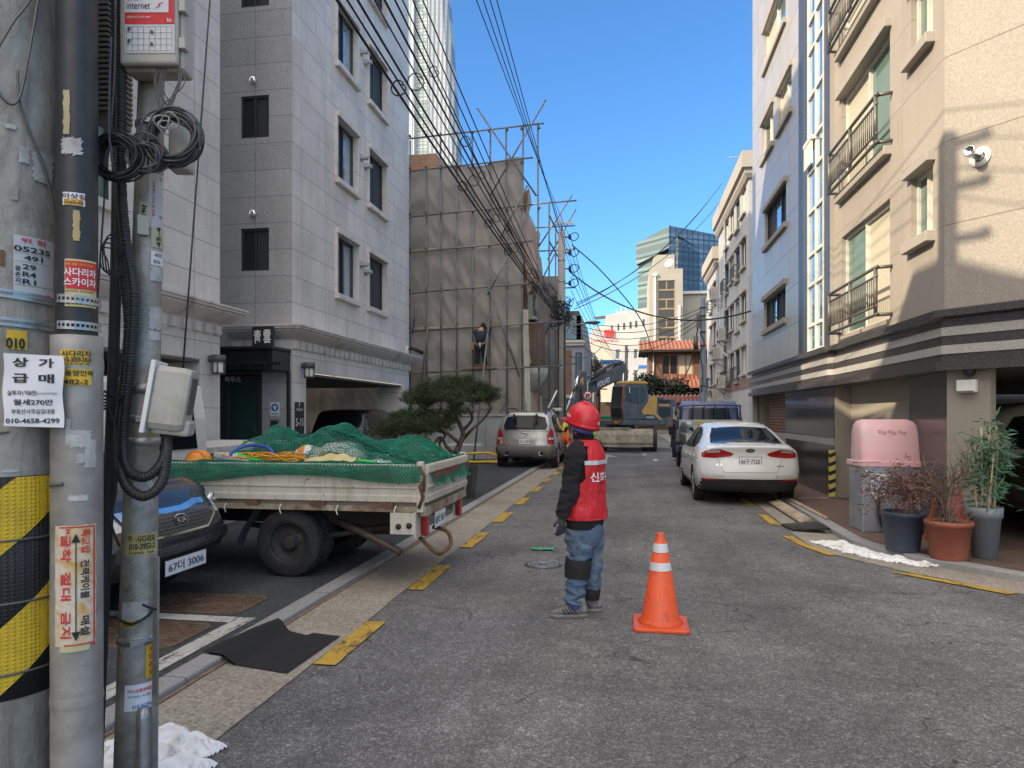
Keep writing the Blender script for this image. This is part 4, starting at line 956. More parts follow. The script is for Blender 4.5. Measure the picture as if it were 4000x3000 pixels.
x1,_ = at(1283,0,58); mb = MB(); PLN(58).wall(mb,-14,x1,0,6.6); Fac((x1,0),(0,1),(1,0)).wall(mb,58,72,0,6.6); mb.quad((-14,58,6.6),(x1,58,6.6),(x1,72,6.6),(-14,72,6.6)); mb.build('wall',BG,lr2)
for k in range(2):
    mb = MB(); PLN(58).bx(mb,x1-2.3,x1-.4,1+2.9*k,2.6+2.9*k,-.1,.03); mb.build('window',MAT['glassd'],lr2)
# unseen block added behind the granite house to shade the far right side
tb = thing('apartment_building','unseen tall block added behind the second granite house to cast shade','building',(-20,30,0))
mb = MB(); mb.box(-30,23.8,0,-12.6,37,24.5); mb.build('wall',MAT['stone'],tb)
# ------------------------------------------------------------------ scaffolded house
YS = 24.0
def sx(u,y=YS): return at(u,894,y)[0]
def sz(v,y=YS): return at(1000,v,y)[1]
dh = thing('house','half demolished cream and brick house wrapped in brown sheeting behind the scaffold','house',(-6,28,0))
mb = MB(); mb.box(-11,24.9,.05,-4.05,31,9.9); mb.build('wall',mk('cream_render',(.55,.50,.38),.8,0,.15,2,dirt=(.3,.26,.2)),dh)
mb = MB(); mb.lathe([(.9,3.4),(.9,5.0),(.85,5.0),(.85,3.4)],16,(-4.0,26.6,0),'z',-1.6,1.6); mb.build('bay_front',brick('bay_brick',(.17,.075,.05),(.12,.06,.04),(.2,.17,.15)),dh)
mb = MB(); mb.lathe([(.001,3.3),(1.0,3.3),(1.0,3.0),(.7,2.5),(.3,2.3)],14,(-4.0,26.6,0),'z',-1.6,1.6); mb.jitter(.09,4); mb.build('broken_concrete',MAT['plaster'],dh)
mb = MB(); mb.box(-4.5,25.7,5.05,-3.35,27.5,5.2); mb.box(-4.3,25.7,6.3,-3.3,27.7,6.55); mb.jitter(.06,5); mb.build('broken_slab',MAT['plaster'],dh)
mb = MB(); mb.box(-9.5,25.2,9.9,sx(943,25.2),28,11.15); mb.build('roof_room',brick('roof_brick',(.50,.26,.15),(.42,.22,.13),(.42,.36,.3),'x',.28,.11,.012),dh)

sheetm = NT('brown_sheeting'); _p = sheetm.coord(); _n = sheetm.noise(_p,1.4,6,.7,.4)
sheetm = sheetm.done(sheetm.mix(sheetm.ramp(_n,[(.3,0),(.7,1)]),(.245,.23,.218),(.34,.315,.295)),.62,0,.4)
tanm = NT('tan_sheeting'); _p = tanm.coord(); _n = tanm.noise(_p,1.2,6,.7,.4)
tanm = tanm.done(tanm.mix(tanm.ramp(_n,[(.3,0),(.7,1)]),(.40,.26,.17),(.54,.37,.25)),.6,0,.4)
LV = [1.66,3.12,4.60,5.93,7.36,8.6,10.2,11.34]
def fold(x,z):
    """creased sheet tied at every ledger: folds fan out of the tie points"""
    k = 0
    for a,b_ in zip([-.5]+LV,LV+[12.6]):
        if a <= z < b_: k = (z-a)/(b_-a); h = b_-a; break
    e = math.sin(math.pi*k)
    q = Vector((x*.7+z*.35,z*.3,2)); q2 = Vector((x*.55-z*.5,z*.25,7)); q3 = Vector((x*2.4+z*.9,z*.8,4))
    r_ = abs(noise.noise(q))*.42+abs(noise.noise(q2))*.32+abs(noise.noise(q3))*.14
    return (.25+e)*(r_-.28)
sh = MB()
xa,xb = -12.5,sx(1130,24.3)
def Ps(i,j):
    x = xa+(xb-xa)*i; top = 10.0+.42*i+.08*math.sin(i*21); z = .9+(top-.9)*j
    return (x,24.32+.5*fold(x,z)*(1 if i < .985 else .4),z)
sh.grid(Ps,210,130)
o = sh.build('scaffold_sheet',sheetm,None,smooth=True); tag(o,'big brown sheet stretched behind the scaffold above the pine','sheet')
hemm = mk('sheet_hem',(.36,.31,.255),.7,0,.3,3)
for z_ in (4.55,7.32):
    hm = MB(); hm.grid(lambda i,j: (xa+(xb-xa)*i,24.12+.05*noise.noise(Vector((i*30,j,z_))),z_+.13*(i-.5)+.08*j+.04*noise.noise(Vector((i*25,3,z_)))),80,2); hm.build('hem',hemm,o,smooth=True)
sh = MB()
def Pt(i,j):
    y = 24.4+4.6*i; z = .3+(9.6-.3)*j-1.6*i*j
    return (sx(1130,24.3)+.02+.35*noise.noise(Vector((y*1.3,z*.5,3)))+.1*noise.noise(Vector((y*4,z*1.1,9))),y,z)
sh.grid(Pt,40,60); 
keep = [k for k,f_ in enumerate(sh.f) if not (2.6 < sum(sh.v[q][2] for q in f_)/4+.9*noise.noise(Vector((sum(sh.v[q][1] for q in f_)/4*1.4,sum(sh.v[q][2] for q in f_)/4,1))) < 6.2 and sum(sh.v[q][1] for q in f_)/4 > 25.3+.5*noise.noise(Vector((0,sum(sh.v[q][2] for q in f_)/4*1.5,5))))]
sh.f = [sh.f[k] for k in keep]; sh.mi = [sh.mi[k] for k in keep]; sh.sm = [sh.sm[k] for k in keep]
o = sh.build('scaffold_sheet',tanm,None,smooth=True); tag(o,'torn tan sheet hanging down the street side of the scaffolded house','sheet')
sh = MB()
sh.grid(lambda i,j: (sx(1123,24.1)+(sx(1146,24.1)-sx(1123,24.1))*i*(1-.25*j),24.18+.09*noise.noise(Vector((i*4,j*3,1)))+.12*math.sin(i*7+j*2),.6+4.6*j),16,40)
o = sh.build('scaffold_sheet',mk('pale_translucent_sheet',(.50,.47,.36),.6,0,.25,1.2),None,smooth=True); tag(o,'narrow pale sheet hanging at the corner of the scaffold','sheet')
sh = MB(); sh.grid(lambda i,j: (-5.4+2.6*i,30.3+.25*fold(i*3,j*7),.5+7.0*j),30,50)
o = sh.build('scaffold_sheet',sheetm,None,smooth=True); tag(o,'smaller grey brown sheet on the far scaffold left of the concrete pole','sheet')

sf = thing('scaffold','steel pipe scaffold with long crossing braces in front of the brown sheeted house','scaffold',(-6,YS,.045))
def pipe(parent,a,b_,r_=.031,name='pipe'):
    mb = MB(); mb.tube([a,b_],r_,8); return mb.build(name,MAT['pipe'],parent)
us = [886,921,953,986,1022,1057,1096,1127,1165]; tops = [296,366,300,318,290,290,286,276,276]
for k,(u,t_) in enumerate(zip(us,tops)): pipe(sf,(sx(u),YS,.05),(sx(u)+.06*math.sin(k*3),YS,sz(t_)),name='standard')
for k,z in enumerate(LV):
    x1 = [1060,1215,1216,1152,1152,1152,1152,1176][k]
    pipe(sf,(sx(866),YS-.07,z-.12),(sx(x1),YS-.07,z+.12),name='ledger')
for (u0,v0,u1,v1) in [(1033,240,1160,434),(1180,232,1061,428),(1049,598,1124,816),(1061,676,1023,998),(930,672,911,842),(1140,411,1082,520),(1098,560,1055,640),(905,640,893,720)]:
    y = YS-.14
    if v1 == 998: pipe(sf,(sx(u0),y-.05,sz(v0)),(*W(u1,v1,23.3).to_2d(),.05),name='brace')
    else: pipe(sf,(sx(u0),y,sz(v0)),(sx(u1),y,sz(v1)),name='brace')
for x0 in (-7.9,-6.2,-5.0): pipe(sf,(x0,YS+.1,.1),(x0+.9,YS+.1,2.3),name='brace')
mb = MB()
for u in us:
    for z in LV: mb.obox((sx(u),YS-.035,z),(.065,.09,.075),(0,rnd.uniform(-.4,.4),0))
o = mb.build('clamps',MAT['rust'],sf); o['kind'] = 'stuff'
mb = MB(); mb.box(sx(1000),YS-.25,3.155,sx(1075),YS-.08,3.185); mb.build('plank',mk('plank',(.3,.22,.14),.8),sf)
s2 = thing('scaffold','smaller pipe scaffold along the street beside the concrete pole','scaffold',(-3.2,29,0))
for x,y,z in [(-3.05,27.6,9.9),(-3.0,29.6,9.8),(-2.9,31.6,9.9),(-3.9,30.2,8.2)]: pipe(s2,(x,y,.05),(x,y,z),name='standard')
for z in (1.9,3.4,5.0,6.6,8.2,9.2):
    pipe(s2,(-2.98,27.0,z),(-2.9,32.4,z+.1),name='ledger'); pipe(s2,(-4.6,29.9,z+.3),(-2.2,29.8,z+.3),name='ledger')
for a,b_ in [((-3.9,29.5,8.3),(-2.3,29.5,10.7)),((-3.4,30.2,8.2),(-2.2,30.2,10.3)),((-4.3,27.9,9.9),(-2.0,27.9,9.98)),((-3.8,29.2,6.6),(-3,29.2,8.2)),((-3.4,29.3,4.9),(-2.6,29.3,6.7))]: pipe(s2,a,b_,name='brace')
# site hoarding, timber heap
hd_ = thing('site_hoarding','pale blue grey sheet steel hoarding standing along the foot of the scaffold','hoarding',(-5.5,23.9,.045))
mb = MB(); mb.smooth = False
for i in range(4): x = -8.7+i*1.3; mb.box(x,23.78+.015*(i % 2),.05,x+1.29,23.82+.015*(i % 2),1.52)
mb.build('panel',mk('blue_grey_steel',(.30,.335,.36),.5,.1,.12,2,dirt=(.34,.29,.2),dirt_scale=1.5),hd_,bevel=.004)
mb = MB(); mb.box(-8.75,23.72,1.52,-3.45,23.88,1.60); mb.build('rail',MAT['steel'],hd_)
yr = MB(); yr.tube(smooth_pts([(-5.9,22.6,.12),(-5.2,22.2,.3),(-4.4,22.3,.34),(-3.9,22.0,.14),(-4.6,21.7,.1),(-5.6,21.8,.1),(-6.2,22.2,.1)],6),.035,7)
yr.tube(smooth_pts([(-6.0,22.4,.07),(-5,21.9,.09),(-4,21.8,.09),(-3.7,22.1,.2)],6),.035,7)
tag(yr.build('hose',mk('yellow_hose',(.7,.40,.02),.5),None),'yellow hose looped on the ground below the pine branches','hose')

# ------------------------------------------------------------------ street poles and cables
def band(mb,c,r_,z,h,n=24): mb.lathe([(r_,z),(r_+.006,z),(r_+.006,z+h),(r_,z+h)],n,c)
cp = thing('utility_pole','round concrete utility pole with crossarms and a street lamp beside the excavator','pole',(-2.5,26.9,0))
c0 = (-2.5,26.9,0)
mb = MB(); mb.lathe([(.001,.0),(.19,0),(.135,8.5),(.001,8.5)],20,c0); mb.build('shaft',MAT['concrete'],cp)
mb = MB()
for z in (1.4,1.9,3.3,4.1,5.2,5.7,6.6,7.4): band(mb,c0,.19-.0065*z+.002,z,.05)
mb.build('bands',MAT['steel'],cp)
def insul(mb,p,r_=.05): mb.lathe([(.02,-.1),(r_,-.06),(r_*.6,-.02),(r_,.02),(r_*.6,.05),(r_*.8,.09),(.001,.1)],10,p)
for z,w in ((8.3,0),(7.7,0),(7.1,0),(6.55,0)):
    mb = MB(); mb.tube([(-2.5,26.9,z),(-2.2,26.86,z)],.025,6); insul(mb,(-2.18,26.86,z),.07); mb.tube(smooth_pts([(-2.15,26.86,z+.1),(-1.95,26.86,z+.15),(-1.85,26.86,z),(-2.0,26.86,z-.15),(-2.18,26.86,z-.08)],4),.018,5); mb.build('insulator',MAT['black'],cp)
for z in (8.0,9.0):
    mb = MB(); mb.bar((-2.75,26.85,z*.98),(-2.05,26.85,z*.98),.06,.06); mb.build('crossarm',MAT['steel'],cp)
mb = MB(); mb.tube([(-2.5,26.9,8.4),(-2.5,26.9,9.2)],.03,6); mb.build('pole_top',MAT['steel'],cp)
mb = MB(); mb.tube(smooth_pts([(-2.4,26.8,4.55),(-2.2,26.75,4.85),(-1.9,26.7,4.95),(-1.55,26.6,4.97)],5),.03,8); la = mb.build('lamp_arm',MAT['steel'],cp)
mb = MB(); mb.sphere((-1.3,26.55,5.0),.3,14,8,(1,.45,.22)); mb.build('lamp_head',MAT['rail'],la)
mb = MB(); mb.tube([(-2.36,26.72,.2),(-2.36,26.72,5.3)],.03,6); mb.tube([(-2.62,26.75,.2),(-2.6,26.75,5.8)],.022,6); mb.build('riser_cable',MAT['black'],cp)
def tangle(c,n,r_,name,label,cat='cables'):
    mb = MB()
    for i in range(n):
        pts = []; q = Vector(c)+Vector((rnd.uniform(-r_,r_),rnd.uniform(-r_,r_),rnd.uniform(-r_,r_)*1.4))
        for k in range(5): pts.append(q); q = Vector(c)+Vector((rnd.uniform(-r_,r_),rnd.uniform(-r_,r_),rnd.uniform(-r_,r_)*1.4))
        mb.tube(smooth_pts(pts,4),rnd.uniform(.008,.02),5)
    o = mb.build(name,MAT['black']); tag(o,label,cat)
tangle((-2.45,26.75,5.5),16,.45,'cable_tangle','tangle of black cable joints where the bundles meet the concrete pole')
rp = thing('utility_pole','blue grey steel pole with hanging metal boxes in front of the pale house','pole',(2.72,27,0)); c1 = (2.72,27,0)
mb = MB(); mb.lathe([(.001,0),(.15,0),(.15,2.3),(.115,2.35),(.09,5.9),(.001,5.9)],18,c1); mb.build('shaft',mk('blue_grey_pole',(.17,.21,.24),.5,.3,.15,5),rp)
mb = MB(); mb.obox((2.55,26.85,5.0),(.14,.16,.5)); mb.tube([(2.45,26.85,4.45),(2.46,26.85,3.95)],.09,10); mb.build('junction_box',MAT['rail'],rp)
mb = MB()
for z in (5.5,5.2,4.6,4.1,2.6): band(mb,c1,.11,z,.04)
mb.tube(smooth_pts([(2.6,26.85,4.6),(2.75,26.8,4.2),(2.6,26.8,3.8),(2.7,26.82,3.2),(2.66,26.82,2.4)],5),.02,5); mb.build('bands',MAT['black'],rp)
# off-frame pole on the left whose shadow falls on the chamfered corner
op = thing('utility_pole','tall concrete pole with stacked insulators left of the granite houses','pole',(-4.65,3.4,.045))
mb = MB(); mb.lathe([(.19,.05),(.15,10.6),(.001,10.6)],16,(-4.65,3.4,0)); mb.build('shaft',MAT['concrete'],op)
for z in (8.2,8.8,9.4,10.0,10.5):
    mb = MB(); mb.tube([(-4.65,3.4,z),(-4.4,3.05,z)],.05,6); mb.sphere((-4.38,3.06,z),.085,10,6,(1,1,.7)); mb.build('insulator',MAT['black'],op)
# cables
def cable(pts,r_,label,group=None,cat='cable',name='overhead_cable',m=None,loops=0,lr_=.12):
    mb = MB(); mb.tube(pts,r_,6)
    if loops:
        for k in range(loops):
            i = int((k+.5+.3*math.sin(k*5))/loops*(len(pts)-1)); p = Vector(pts[i]); t = (Vector(pts[min(i+1,len(pts)-1)])-Vector(pts[i])).normalized(); s_ = t.cross(Vector((0,0,1))).normalized(); u_ = s_.cross(t)
            q = lr_*(.7+.5*rnd.random())
            mb.tube([p+t*(.12*(a/12-.5))+s_*q*math.cos(a*math.pi/5)+u_*(q*math.sin(a*math.pi/5)-q) for a in range(13)],r_*.8,5)
    o = mb.build(name,m or MAT['black']); tag(o,label,cat,group); return o
def ext(a,b_,k): a = Vector(a); b_ = Vector(b_); return b_+(b_-a)*k
pj = W(1206,676,26.6); pj2 = W(1209,700,26.6)
G1 = 'cables of the thick bundle'
for i in range(6):
    a = W(796+i*11,0,9.0)+Vector((0,0,.0)); b_ = ext(pj,a,.55)+Vector((.1*i-.3,0,.25)); pts = sag(b_,pj+Vector((.02*i-.05,0,.06*i-.1)),.45+.05*(i % 3),40)
    cable(pts,(.021,.015,.018,.012,.017,.014)[i],'black cable of the thick looped bundle crossing from top left to the concrete pole',G1,loops=(9 if i in (1,3) else 0),lr_=.10)
for i in range(3):
    a = W(886+i*7,0,9.5); b_ = ext(pj2,a,.5)+Vector((.08*i,0,.2)); pts = sag(b_,pj2+Vector((.05*i,0,.12*i)),.4,40)
    cable(pts,.011,'black cable of the thinner looped pair right of the thick bundle','cables of the thinner bundle',loops=(12 if i == 0 else 0),lr_=.09)
for i in range(4):
    a = W(1046+i*13,0,12.0); q = Vector((-2.2+.06*i,26.86,8.3-.55*i)); b_ = ext(q,a,1.1); cable(sag(b_,q,.35,24),.009,'thin straight power line running overhead to the top of the concrete pole','power lines to the concrete pole')
for i in range(5):
    q = Vector((-2.15,26.95,8.3-.5*i)); e = Vector((-1.6+.3*i,62,7.4-.35*i)); cable(sag(q,e,.7,20),.012,'thin power line running on from the concrete pole down the street','power lines down the street')
rpt = Vector((2.66,26.95,5.55))
cable(sag(Vector((-2.2,26.86,7.0)),W(1622,672,22.2),.9,30),.028,'thick black cable spanning from the concrete pole across the street to the stone wing')
cable(smooth_pts([Vector((-2.1,26.9,8.0)),W(1305,592,28),W(1385,692,30),W(1420,790,33),W(1455,831,31),W(1490,790,29),rpt],7),.022,'slack black cable drooping in front of the grey stone block')
for k,(u0,v0,u1,v1) in enumerate([(1245,660,1560,395),(1245,655,1545,415),(1240,668,1560,430)]):
    cable(sag(W(u0,v0,27.5),W(u1,v1,44),.8,20),.016,'long thin cable climbing from the concrete pole to the rooftops on the right','cables climbing to the right rooftops')
for k in range(5):
    cable(sag(W(1235,690+7*k,27.2),rpt+Vector((0,0,-.05-.12*k)),.45+.12*k,22),.013,'sagging thin cable between the concrete pole and the steel pole','cables between the two street poles')
cable(sag(W(1232,770,27.2),W(1300,748,44),.3,10),.02,'short black cable from the concrete pole to the blue grey house')
w0_ = W(455,-20,5.2); cable(sag(w0_,W(395,800,4.6),.0,4),.006,'single thin wire hanging down in front of the granite house behind the steel pole',None)
# ------------------------------------------------------------------ vehicles
def interp(keys,x):
    if x <= keys[0][0]: return keys[0][1:]
    if x >= keys[-1][0]: return keys[-1][1:]
    for i in range(len(keys)-1):
        if keys[i][0] <= x <= keys[i+1][0]:
            t = (x-keys[i][0])/(keys[i+1][0]-keys[i][0]); out = []
            for c in range(1,len(keys[0])):
                p1,p2 = keys[i][c],keys[i+1][c]; h = keys[i+1][0]-keys[i][0]
                m1 = (p2-keys[i-1][c])/(keys[i+1][0]-keys[i-1][0]) if i else (p2-p1)/h
                m2 = (keys[i+2][c]-p1)/(keys[i+2][0]-keys[i][0]) if i+2 < len(keys) else (p2-p1)/h
                out.append((2*t**3-3*t*t+1)*p1+(t**3-2*t*t+t)*h*m1+(-2*t**3+3*t*t)*p2+(t**3-t*t)*h*m2)
            return out

def car_shell(keys,n=64,rear=(),front=(),plan=.16,paint=None,parent=None,wells=(),wr=.36,name='body'):
    """keys: (x, zb, zbelt, ztop, halfwidth, roof halfwidth). rear / front: (z, dx) profiles of the end faces"""
    x0,x1 = keys[0][0],keys[-1][0]
    def sec(x):
        zb,zl,zt,w,wt = interp(keys,x); zt = max(zt,zl+.02); h = zt-zl
        g = [(0,zb),(.55*w,zb),(.88*w,zb+.015),(.965*w,zb+.09),(.992*w,zb+.35*(zl-zb)),(w,zb+.55*(zl-zb)),(.985*w,zb+.8*(zl-zb)),(.95*w,zl)]
        k = min(1,h/.3); e = .95*w
        for t in (.3,.62,.86): g.append((e+(wt-e)*(t**1.15),zl+h*(t if k >= 1 else t)*(.97)))
        g += [(wt*.93,zt-.02*k-.004),(wt*.72,zt),(wt*.36,zt+.012),(0,zt+.016)]
        return g
    def defo(x,y,z):
        w = 1.0
        for xe,prof,sg in ((x0,rear,1),(x1,front,-1)):
            d = abs(x-xe); fall = max(0,1-d/.55)**1.5
            if fall > 0:
                hw = .86
                x += sg*fall*plan*min(1.2,abs(y)/hw)**3
                if prof: x += sg*fall*interp([(a,b_) for a,b_ in prof],z)[0]
        return (x,y,z)
    mb = MB(); mb.smooth = True; rings = []
    for i in range(n+1):
        t = i/n; x = x0+(x1-x0)*(.5-.5*math.cos(math.pi*t)*(.35)-.5*(1-2*t)*.65)
        g = sec(x); r_ = [defo(x,y,z) for y,z in g]+[defo(x,-y,z) for y,z in g[-2:0:-1]]
        rings.append(r_)
    mb.loft(rings,True,False)
    for xe in (x0,x1):
        g = sec(xe); m = 16
        v = []; rows = g[1:-1]
        for y,z in rows: v += [defo(xe,y*(1-2*j/m),z) for j in range(m+1)]
        f = [(r_*(m+1)+j,r_*(m+1)+j+1,(r_+1)*(m+1)+j+1,(r_+1)*(m+1)+j) for r_ in range(len(rows)-1) for j in range(m)]
        mb.add(v,f)
        for y,z,q in ((0,g[0][1],rows[0]),(0,g[-1][1],rows[-1])):
            b_ = len(mb.v); mb.add([defo(xe,q[0]*(1-2*j/m),q[1]) for j in range(m+1)]+[defo(xe,0,z)],[(j,j+1,m+1) for j in range(m)])
    o = mb.build(name,paint,parent,world=False,weld=.0015)
    if wells:
        for wx,wy,wz in wells:
            for sg in (1,-1):
                c = MB(); c.lathe([(.001,wy-.3),(wr,wy-.3),(wr,wy+.4),(.001,wy+.4)],28,(wx,0,wz),'y'); c.v = [(p[0],p[1]*sg,p[2]) for p in c.v]
                co = c.build('cut',MAT['black'],None,weld=True)
                co.matrix_world = wmat(parent); bpy.context.view_layer.update()
                bo = o.modifiers.new('b','BOOLEAN'); bo.object = co; bo.operation = 'DIFFERENCE'; bo.solver = 'EXACT'; bo.material_mode = 'TRANSFER'
                bake(o); bpy.data.objects.remove(co)
    o.data.polygons.foreach_set('use_smooth',[True]*len(o.data.polygons))
    try: o.data.set_sharp_from_angle(angle=R(38))
    except Exception: pass
    return o

def wheel(parent,x,y,r_=.32,w=.21,rim=.205,side=1,spokes=10,rimm=None,name='wheel'):
    """wheel part with rim sub-part; side=+1 shows its face towards +y"""
    mb = MB(); s_ = side
    prof = [(rim,-.5),(rim+.02,-.5),(r_*.93,-.48),(r_*.985,-.4),(r_,-.28),(r_,.28),(r_*.985,.4),(r_*.93,.48),(rim+.02,.5),(rim,.46),(rim*.97,.2)]
    mb.lathe([(a,b_*w*s_) for a,b_ in prof],36,(x,y,r_),'y')
    for k in range(0,40): a = k*math.pi/20; mb.obox((x+r_*math.cos(a),y,r_+r_*math.sin(a)),(.016,w*.56,.012),(0,-a,.25))
    t = mb.build(name,MAT['tyre'],parent,world=False)
    mb = MB(); h = w*.5*s_
    mb.lathe([(rim,h*.9),(rim*.95,h*.9),(rim*.9,h*.55),(rim*.88,h*.1)],32,(x,y,r_),'y')
    if spokes:
        for k in range(spokes):
            a = 2*math.pi*k/spokes; mb.bar((x+.04*math.cos(a),y+h*.72,r_+.04*math.sin(a)),(x+rim*.95*math.cos(a),y+h*.82,r_+rim*.95*math.sin(a)),.04,.045,(0,1,0))
        mb.lathe([(.001,h*.86),(.05,h*.84),(.06,h*.6)],16,(x,y,r_),'y')
    else:
        mb.lathe([(rim*.9,h*.5),(rim*.72,h*.1),(rim*.55,h*.05),(rim*.35,h*.3),(rim*.33,h*.75),(rim*.25,h*.8),(.001,h*.8)],32,(x,y,r_),'y')
        for k in range(6): a = k*1.047; mb.sphere((x+rim*.5*math.cos(a),y+h*.12,r_+rim*.5*math.sin(a)),.012,6,4)
    mb.build('rim',rimm or MAT['rim'],t,world=False)
    mb = MB(); mb.lathe([(.001,-h*.2),(rim*.9,-h*.2)],20,(x,y,r_),'y'); mb.build('hub',MAT['black'],t,world=False)
    return t

def rear_cast(o,x=-4): return lambda a,b_: ((x,a,b_),(1,0,0))
def front_cast(o,x=4): return lambda a,b_: ((x,a,b_),(-1,0,0))
def side_cast(s_): return lambda a,b_: ((a,3*s_,b_),(0,-s_,0))
def top_cast(): return lambda a,b_: ((a,b_,4),(0,0,-1))
def decal(name,o,bvh,poly,cast,m,off=.004,nu=20,nv=8,parent=None,smooth=True):
    mb = MB(); mb.smooth = smooth; project(mb,bvh,poly,cast,off,nu,nv)
    return mb.build(name,m,parent or o.parent,world=False)
def mir(p): return [(-a,b_) for a,b_ in p]
def paint(name,col,metal=.0,rough=.25,dirt=None):
    a = NT(name); v = a.coord(); n = a.noise(v,2.2,6,.7); n2 = a.noise(v,300,2)
    c = a.mix(a.ramp(n,[(.4,0),(.8,.25)]),col,dirt or tuple(x*.75 for x in col))
    if metal: c = a.mix(a.ramp(n2,[(.4,0),(.7,.35)]),c,tuple(min(1,x*1.6) for x in col))
    sp = a.n('ShaderNodeSeparateXYZ'); g = a.n('ShaderNodeNewGeometry'); a.l(g.outputs['Position'],sp.inputs[0])
    low = a.math('MULTIPLY',a.ramp(sp.outputs['Z'],[(.2,.6),(.75,0)]),a.ramp(n,[(.3,.3),(.7,1)]))
    c = a.mix(low,c,(.16,.14,.12))
    return a.done(c,a.ramp(n,[(.3,rough*.7),(.8,min(1,rough*1.6))]),metal,.5,None,.6)
def plate(parent,body,P,cx,cy,w=.335,h=.155,ybar=.0):
    mb = MB(); mb.m = 0
    rect_on(mb,P,cx-w/2-.008,cy-h/2-.008,cx+w/2+.008,cy+h/2+.008,.004); o = mb.build('licence_plate',MAT['black'],parent,world=False)
    mb = MB(); rect_on(mb,P,cx-w/2,cy-h/2,cx+w/2,cy+h/2,.008); mb.build('face',MAT['paper'],o,world=False)
    mb = MB(); text(mb,body,P,cx,cy,w*.86,h*.62,.004,d=.012); mb.build('lettering',MAT['blackp'],o,world=False)
    return o

# ---- white saloon
wc = thing('car','white saloon car parked close to the dark stone wall, seen from behind','car',(2.06,14.98,.0),R(90.5))
K = [(-2.28,.24,.90,1.02,.80,.62),(-2.1,.26,.93,1.065,.865,.66),(-1.75,.22,.95,1.10,.888,.66),(-1.45,.20,.955,1.19,.89,.62),(-1.05,.19,.95,1.33,.89,.585),(-.6,.19,.94,1.415,.89,.57),(-.1,.19,.93,1.435,.89,.575),(.4,.19,.92,1.40,.89,.58),(.8,.19,.91,1.25,.89,.62),(1.15,.19,.90,1.02,.885,.70),(1.6,.2,.84,.93,.87,.72),(2.0,.22,.72,.82,.83,.68),(2.28,.28,.55,.65,.74,.6)]
wp = paint('white_pearl_paint',(.72,.73,.74),0,.22)
bo = car_shell(K,70,[(.2,.16),(.32,.06),(.5,.0),(.66,.0),(.72,.03),(.84,.06),(.95,.03),(1.03,.0),(1.12,.03)],[(.2,.15),(.4,0),(.6,.05),(.9,.2)],.2,[wp,MAT['black']],wc,[(1.38,.76,.32),(-1.32,.76,.32)],.355)
for p_ in bo.data.polygons:
    if p_.center.z < .41 and p_.center.x < -1.85: p_.material_index = 1
bv = bvh_of(bo); rc = rear_cast(bo)
decal('rear_window',bo,bv,[(-.62,1.075),(.62,1.075),(.575,1.20),(.50,1.335),(0,1.365),(-.50,1.335),(-.575,1.20)],rc,MAT['carglass'],.005,24,14)
for s_ in (1,-1):
    L = [(s_*.795,.84),(s_*.80,.905),(s_*.72,.965),(s_*.5,.985),(s_*.31,.925),(s_*.27,.90),(s_*.33,.86),(s_*.6,.83)]
    if s_ < 0: L = L[::-1]
    t_ = decal('tail_light',bo,bv,L,rc,MAT['redlamp'],.006,20,6)
    L = [(s_*.73,.915),(s_*.70,.955),(s_*.5,.965),(s_*.5,.93)]
    decal('clear_lens',bo,bv,L if s_ > 0 else L[::-1],rc,MAT['clearlamp'],.009,8,3,t_)
    decal('bumper_reflector',bo,bv,[(s_*.78,.44),(s_*.55,.435),(s_*.50,.465),(s_*.78,.475)],rc,MAT['redlamp'],.005,8,2)
    decal('bumper_guard',bo,bv,[(s_*.80,.50),(s_*.42,.50),(s_*.42,.54),(s_*.80,.535)],rc,mk('clear_guard',(.5,.5,.46),.5),.012,12,2)
    sw = decal('side_window',bo,bv,[(.95,.95),(.55,1.27),(-.1,1.355),(-.14,.95)],side_cast(s_),MAT['carglass'],.004,16,8)
    sw = decal('side_window',bo,bv,[(-.2,.955),(-.17,1.355),(-.65,1.345),(-1.05,1.22),(-1.32,1.06),(-1.2,.97)],side_cast(s_),MAT['carglass'],.004,16,8)
    decal('door_seam',bo,bv,[(-.175,.35),(-.165,.35),(-.165,.95),(-.175,.95)],side_cast(s_),MAT['black'],.002,1,8)
    decal('door_seam',bo,bv,[(-1.02,.6),(-1.01,.6),(-1.1,.95),(-1.11,.95)],side_cast(s_),MAT['black'],.002,2,8)
    mb = MB(); mb.sphere((.82,s_*.98,.99),.1,12,8,(.7,1,.75)); mb.tube([(.82,s_*.85,.95),(.82,s_*.95,.96)],.03); mb.build('mirror',MAT['black'],wc,world=False)
    for xx in (-.25,-1.08):
        mb = MB(); mb.tube([(xx,s_*.9,.82),(xx+.06,s_*.925,.825),(xx+.16,s_*.905,.825)],.014,6); mb.build('handle',MAT['chrome'],wc,world=False)
decal('diffuser',bo,bv,[(-.88,.18),(.88,.18),(.88,.40),(.62,.45),(.5,.42),(-.5,.42),(-.62,.45),(-.88,.40)],rc,MAT['black'],.008,34,6)
for z0,z1,hw in ((.585,.591,.44),(1.055,1.06,.63)): decal('boot_seam',bo,bv,[(-hw,z0),(hw,z0),(hw,z1),(-hw,z1)],rc,MAT['blackp'],.002,20,1)
for s_ in (1,-1): decal('boot_seam',bo,bv,[(s_*.44,.588),(s_*.447,.588),(s_*.545,.83),(s_*.54,.83)],rc,MAT['blackp'],.002,6,6)
Pq = cast_map(bv,rc,.004); Pr = lambda a,b_,d=0: Pq(-a,b_,d)
pz = Pq(0,.79); Pp = lambda a,b_,d=0: Vector((pz.x-.004-d,-a,b_))
plate(wc,'66구 7328',Pp,0,.775,.36,.15)
mb = MB(); mb.add([Pr(.075*math.cos(t*.393),.965+.034*math.sin(t*.393),.004) for t in range(16)],[tuple(range(16))]); em = mb.build('emblem',MAT['blackp'],wc,world=False)
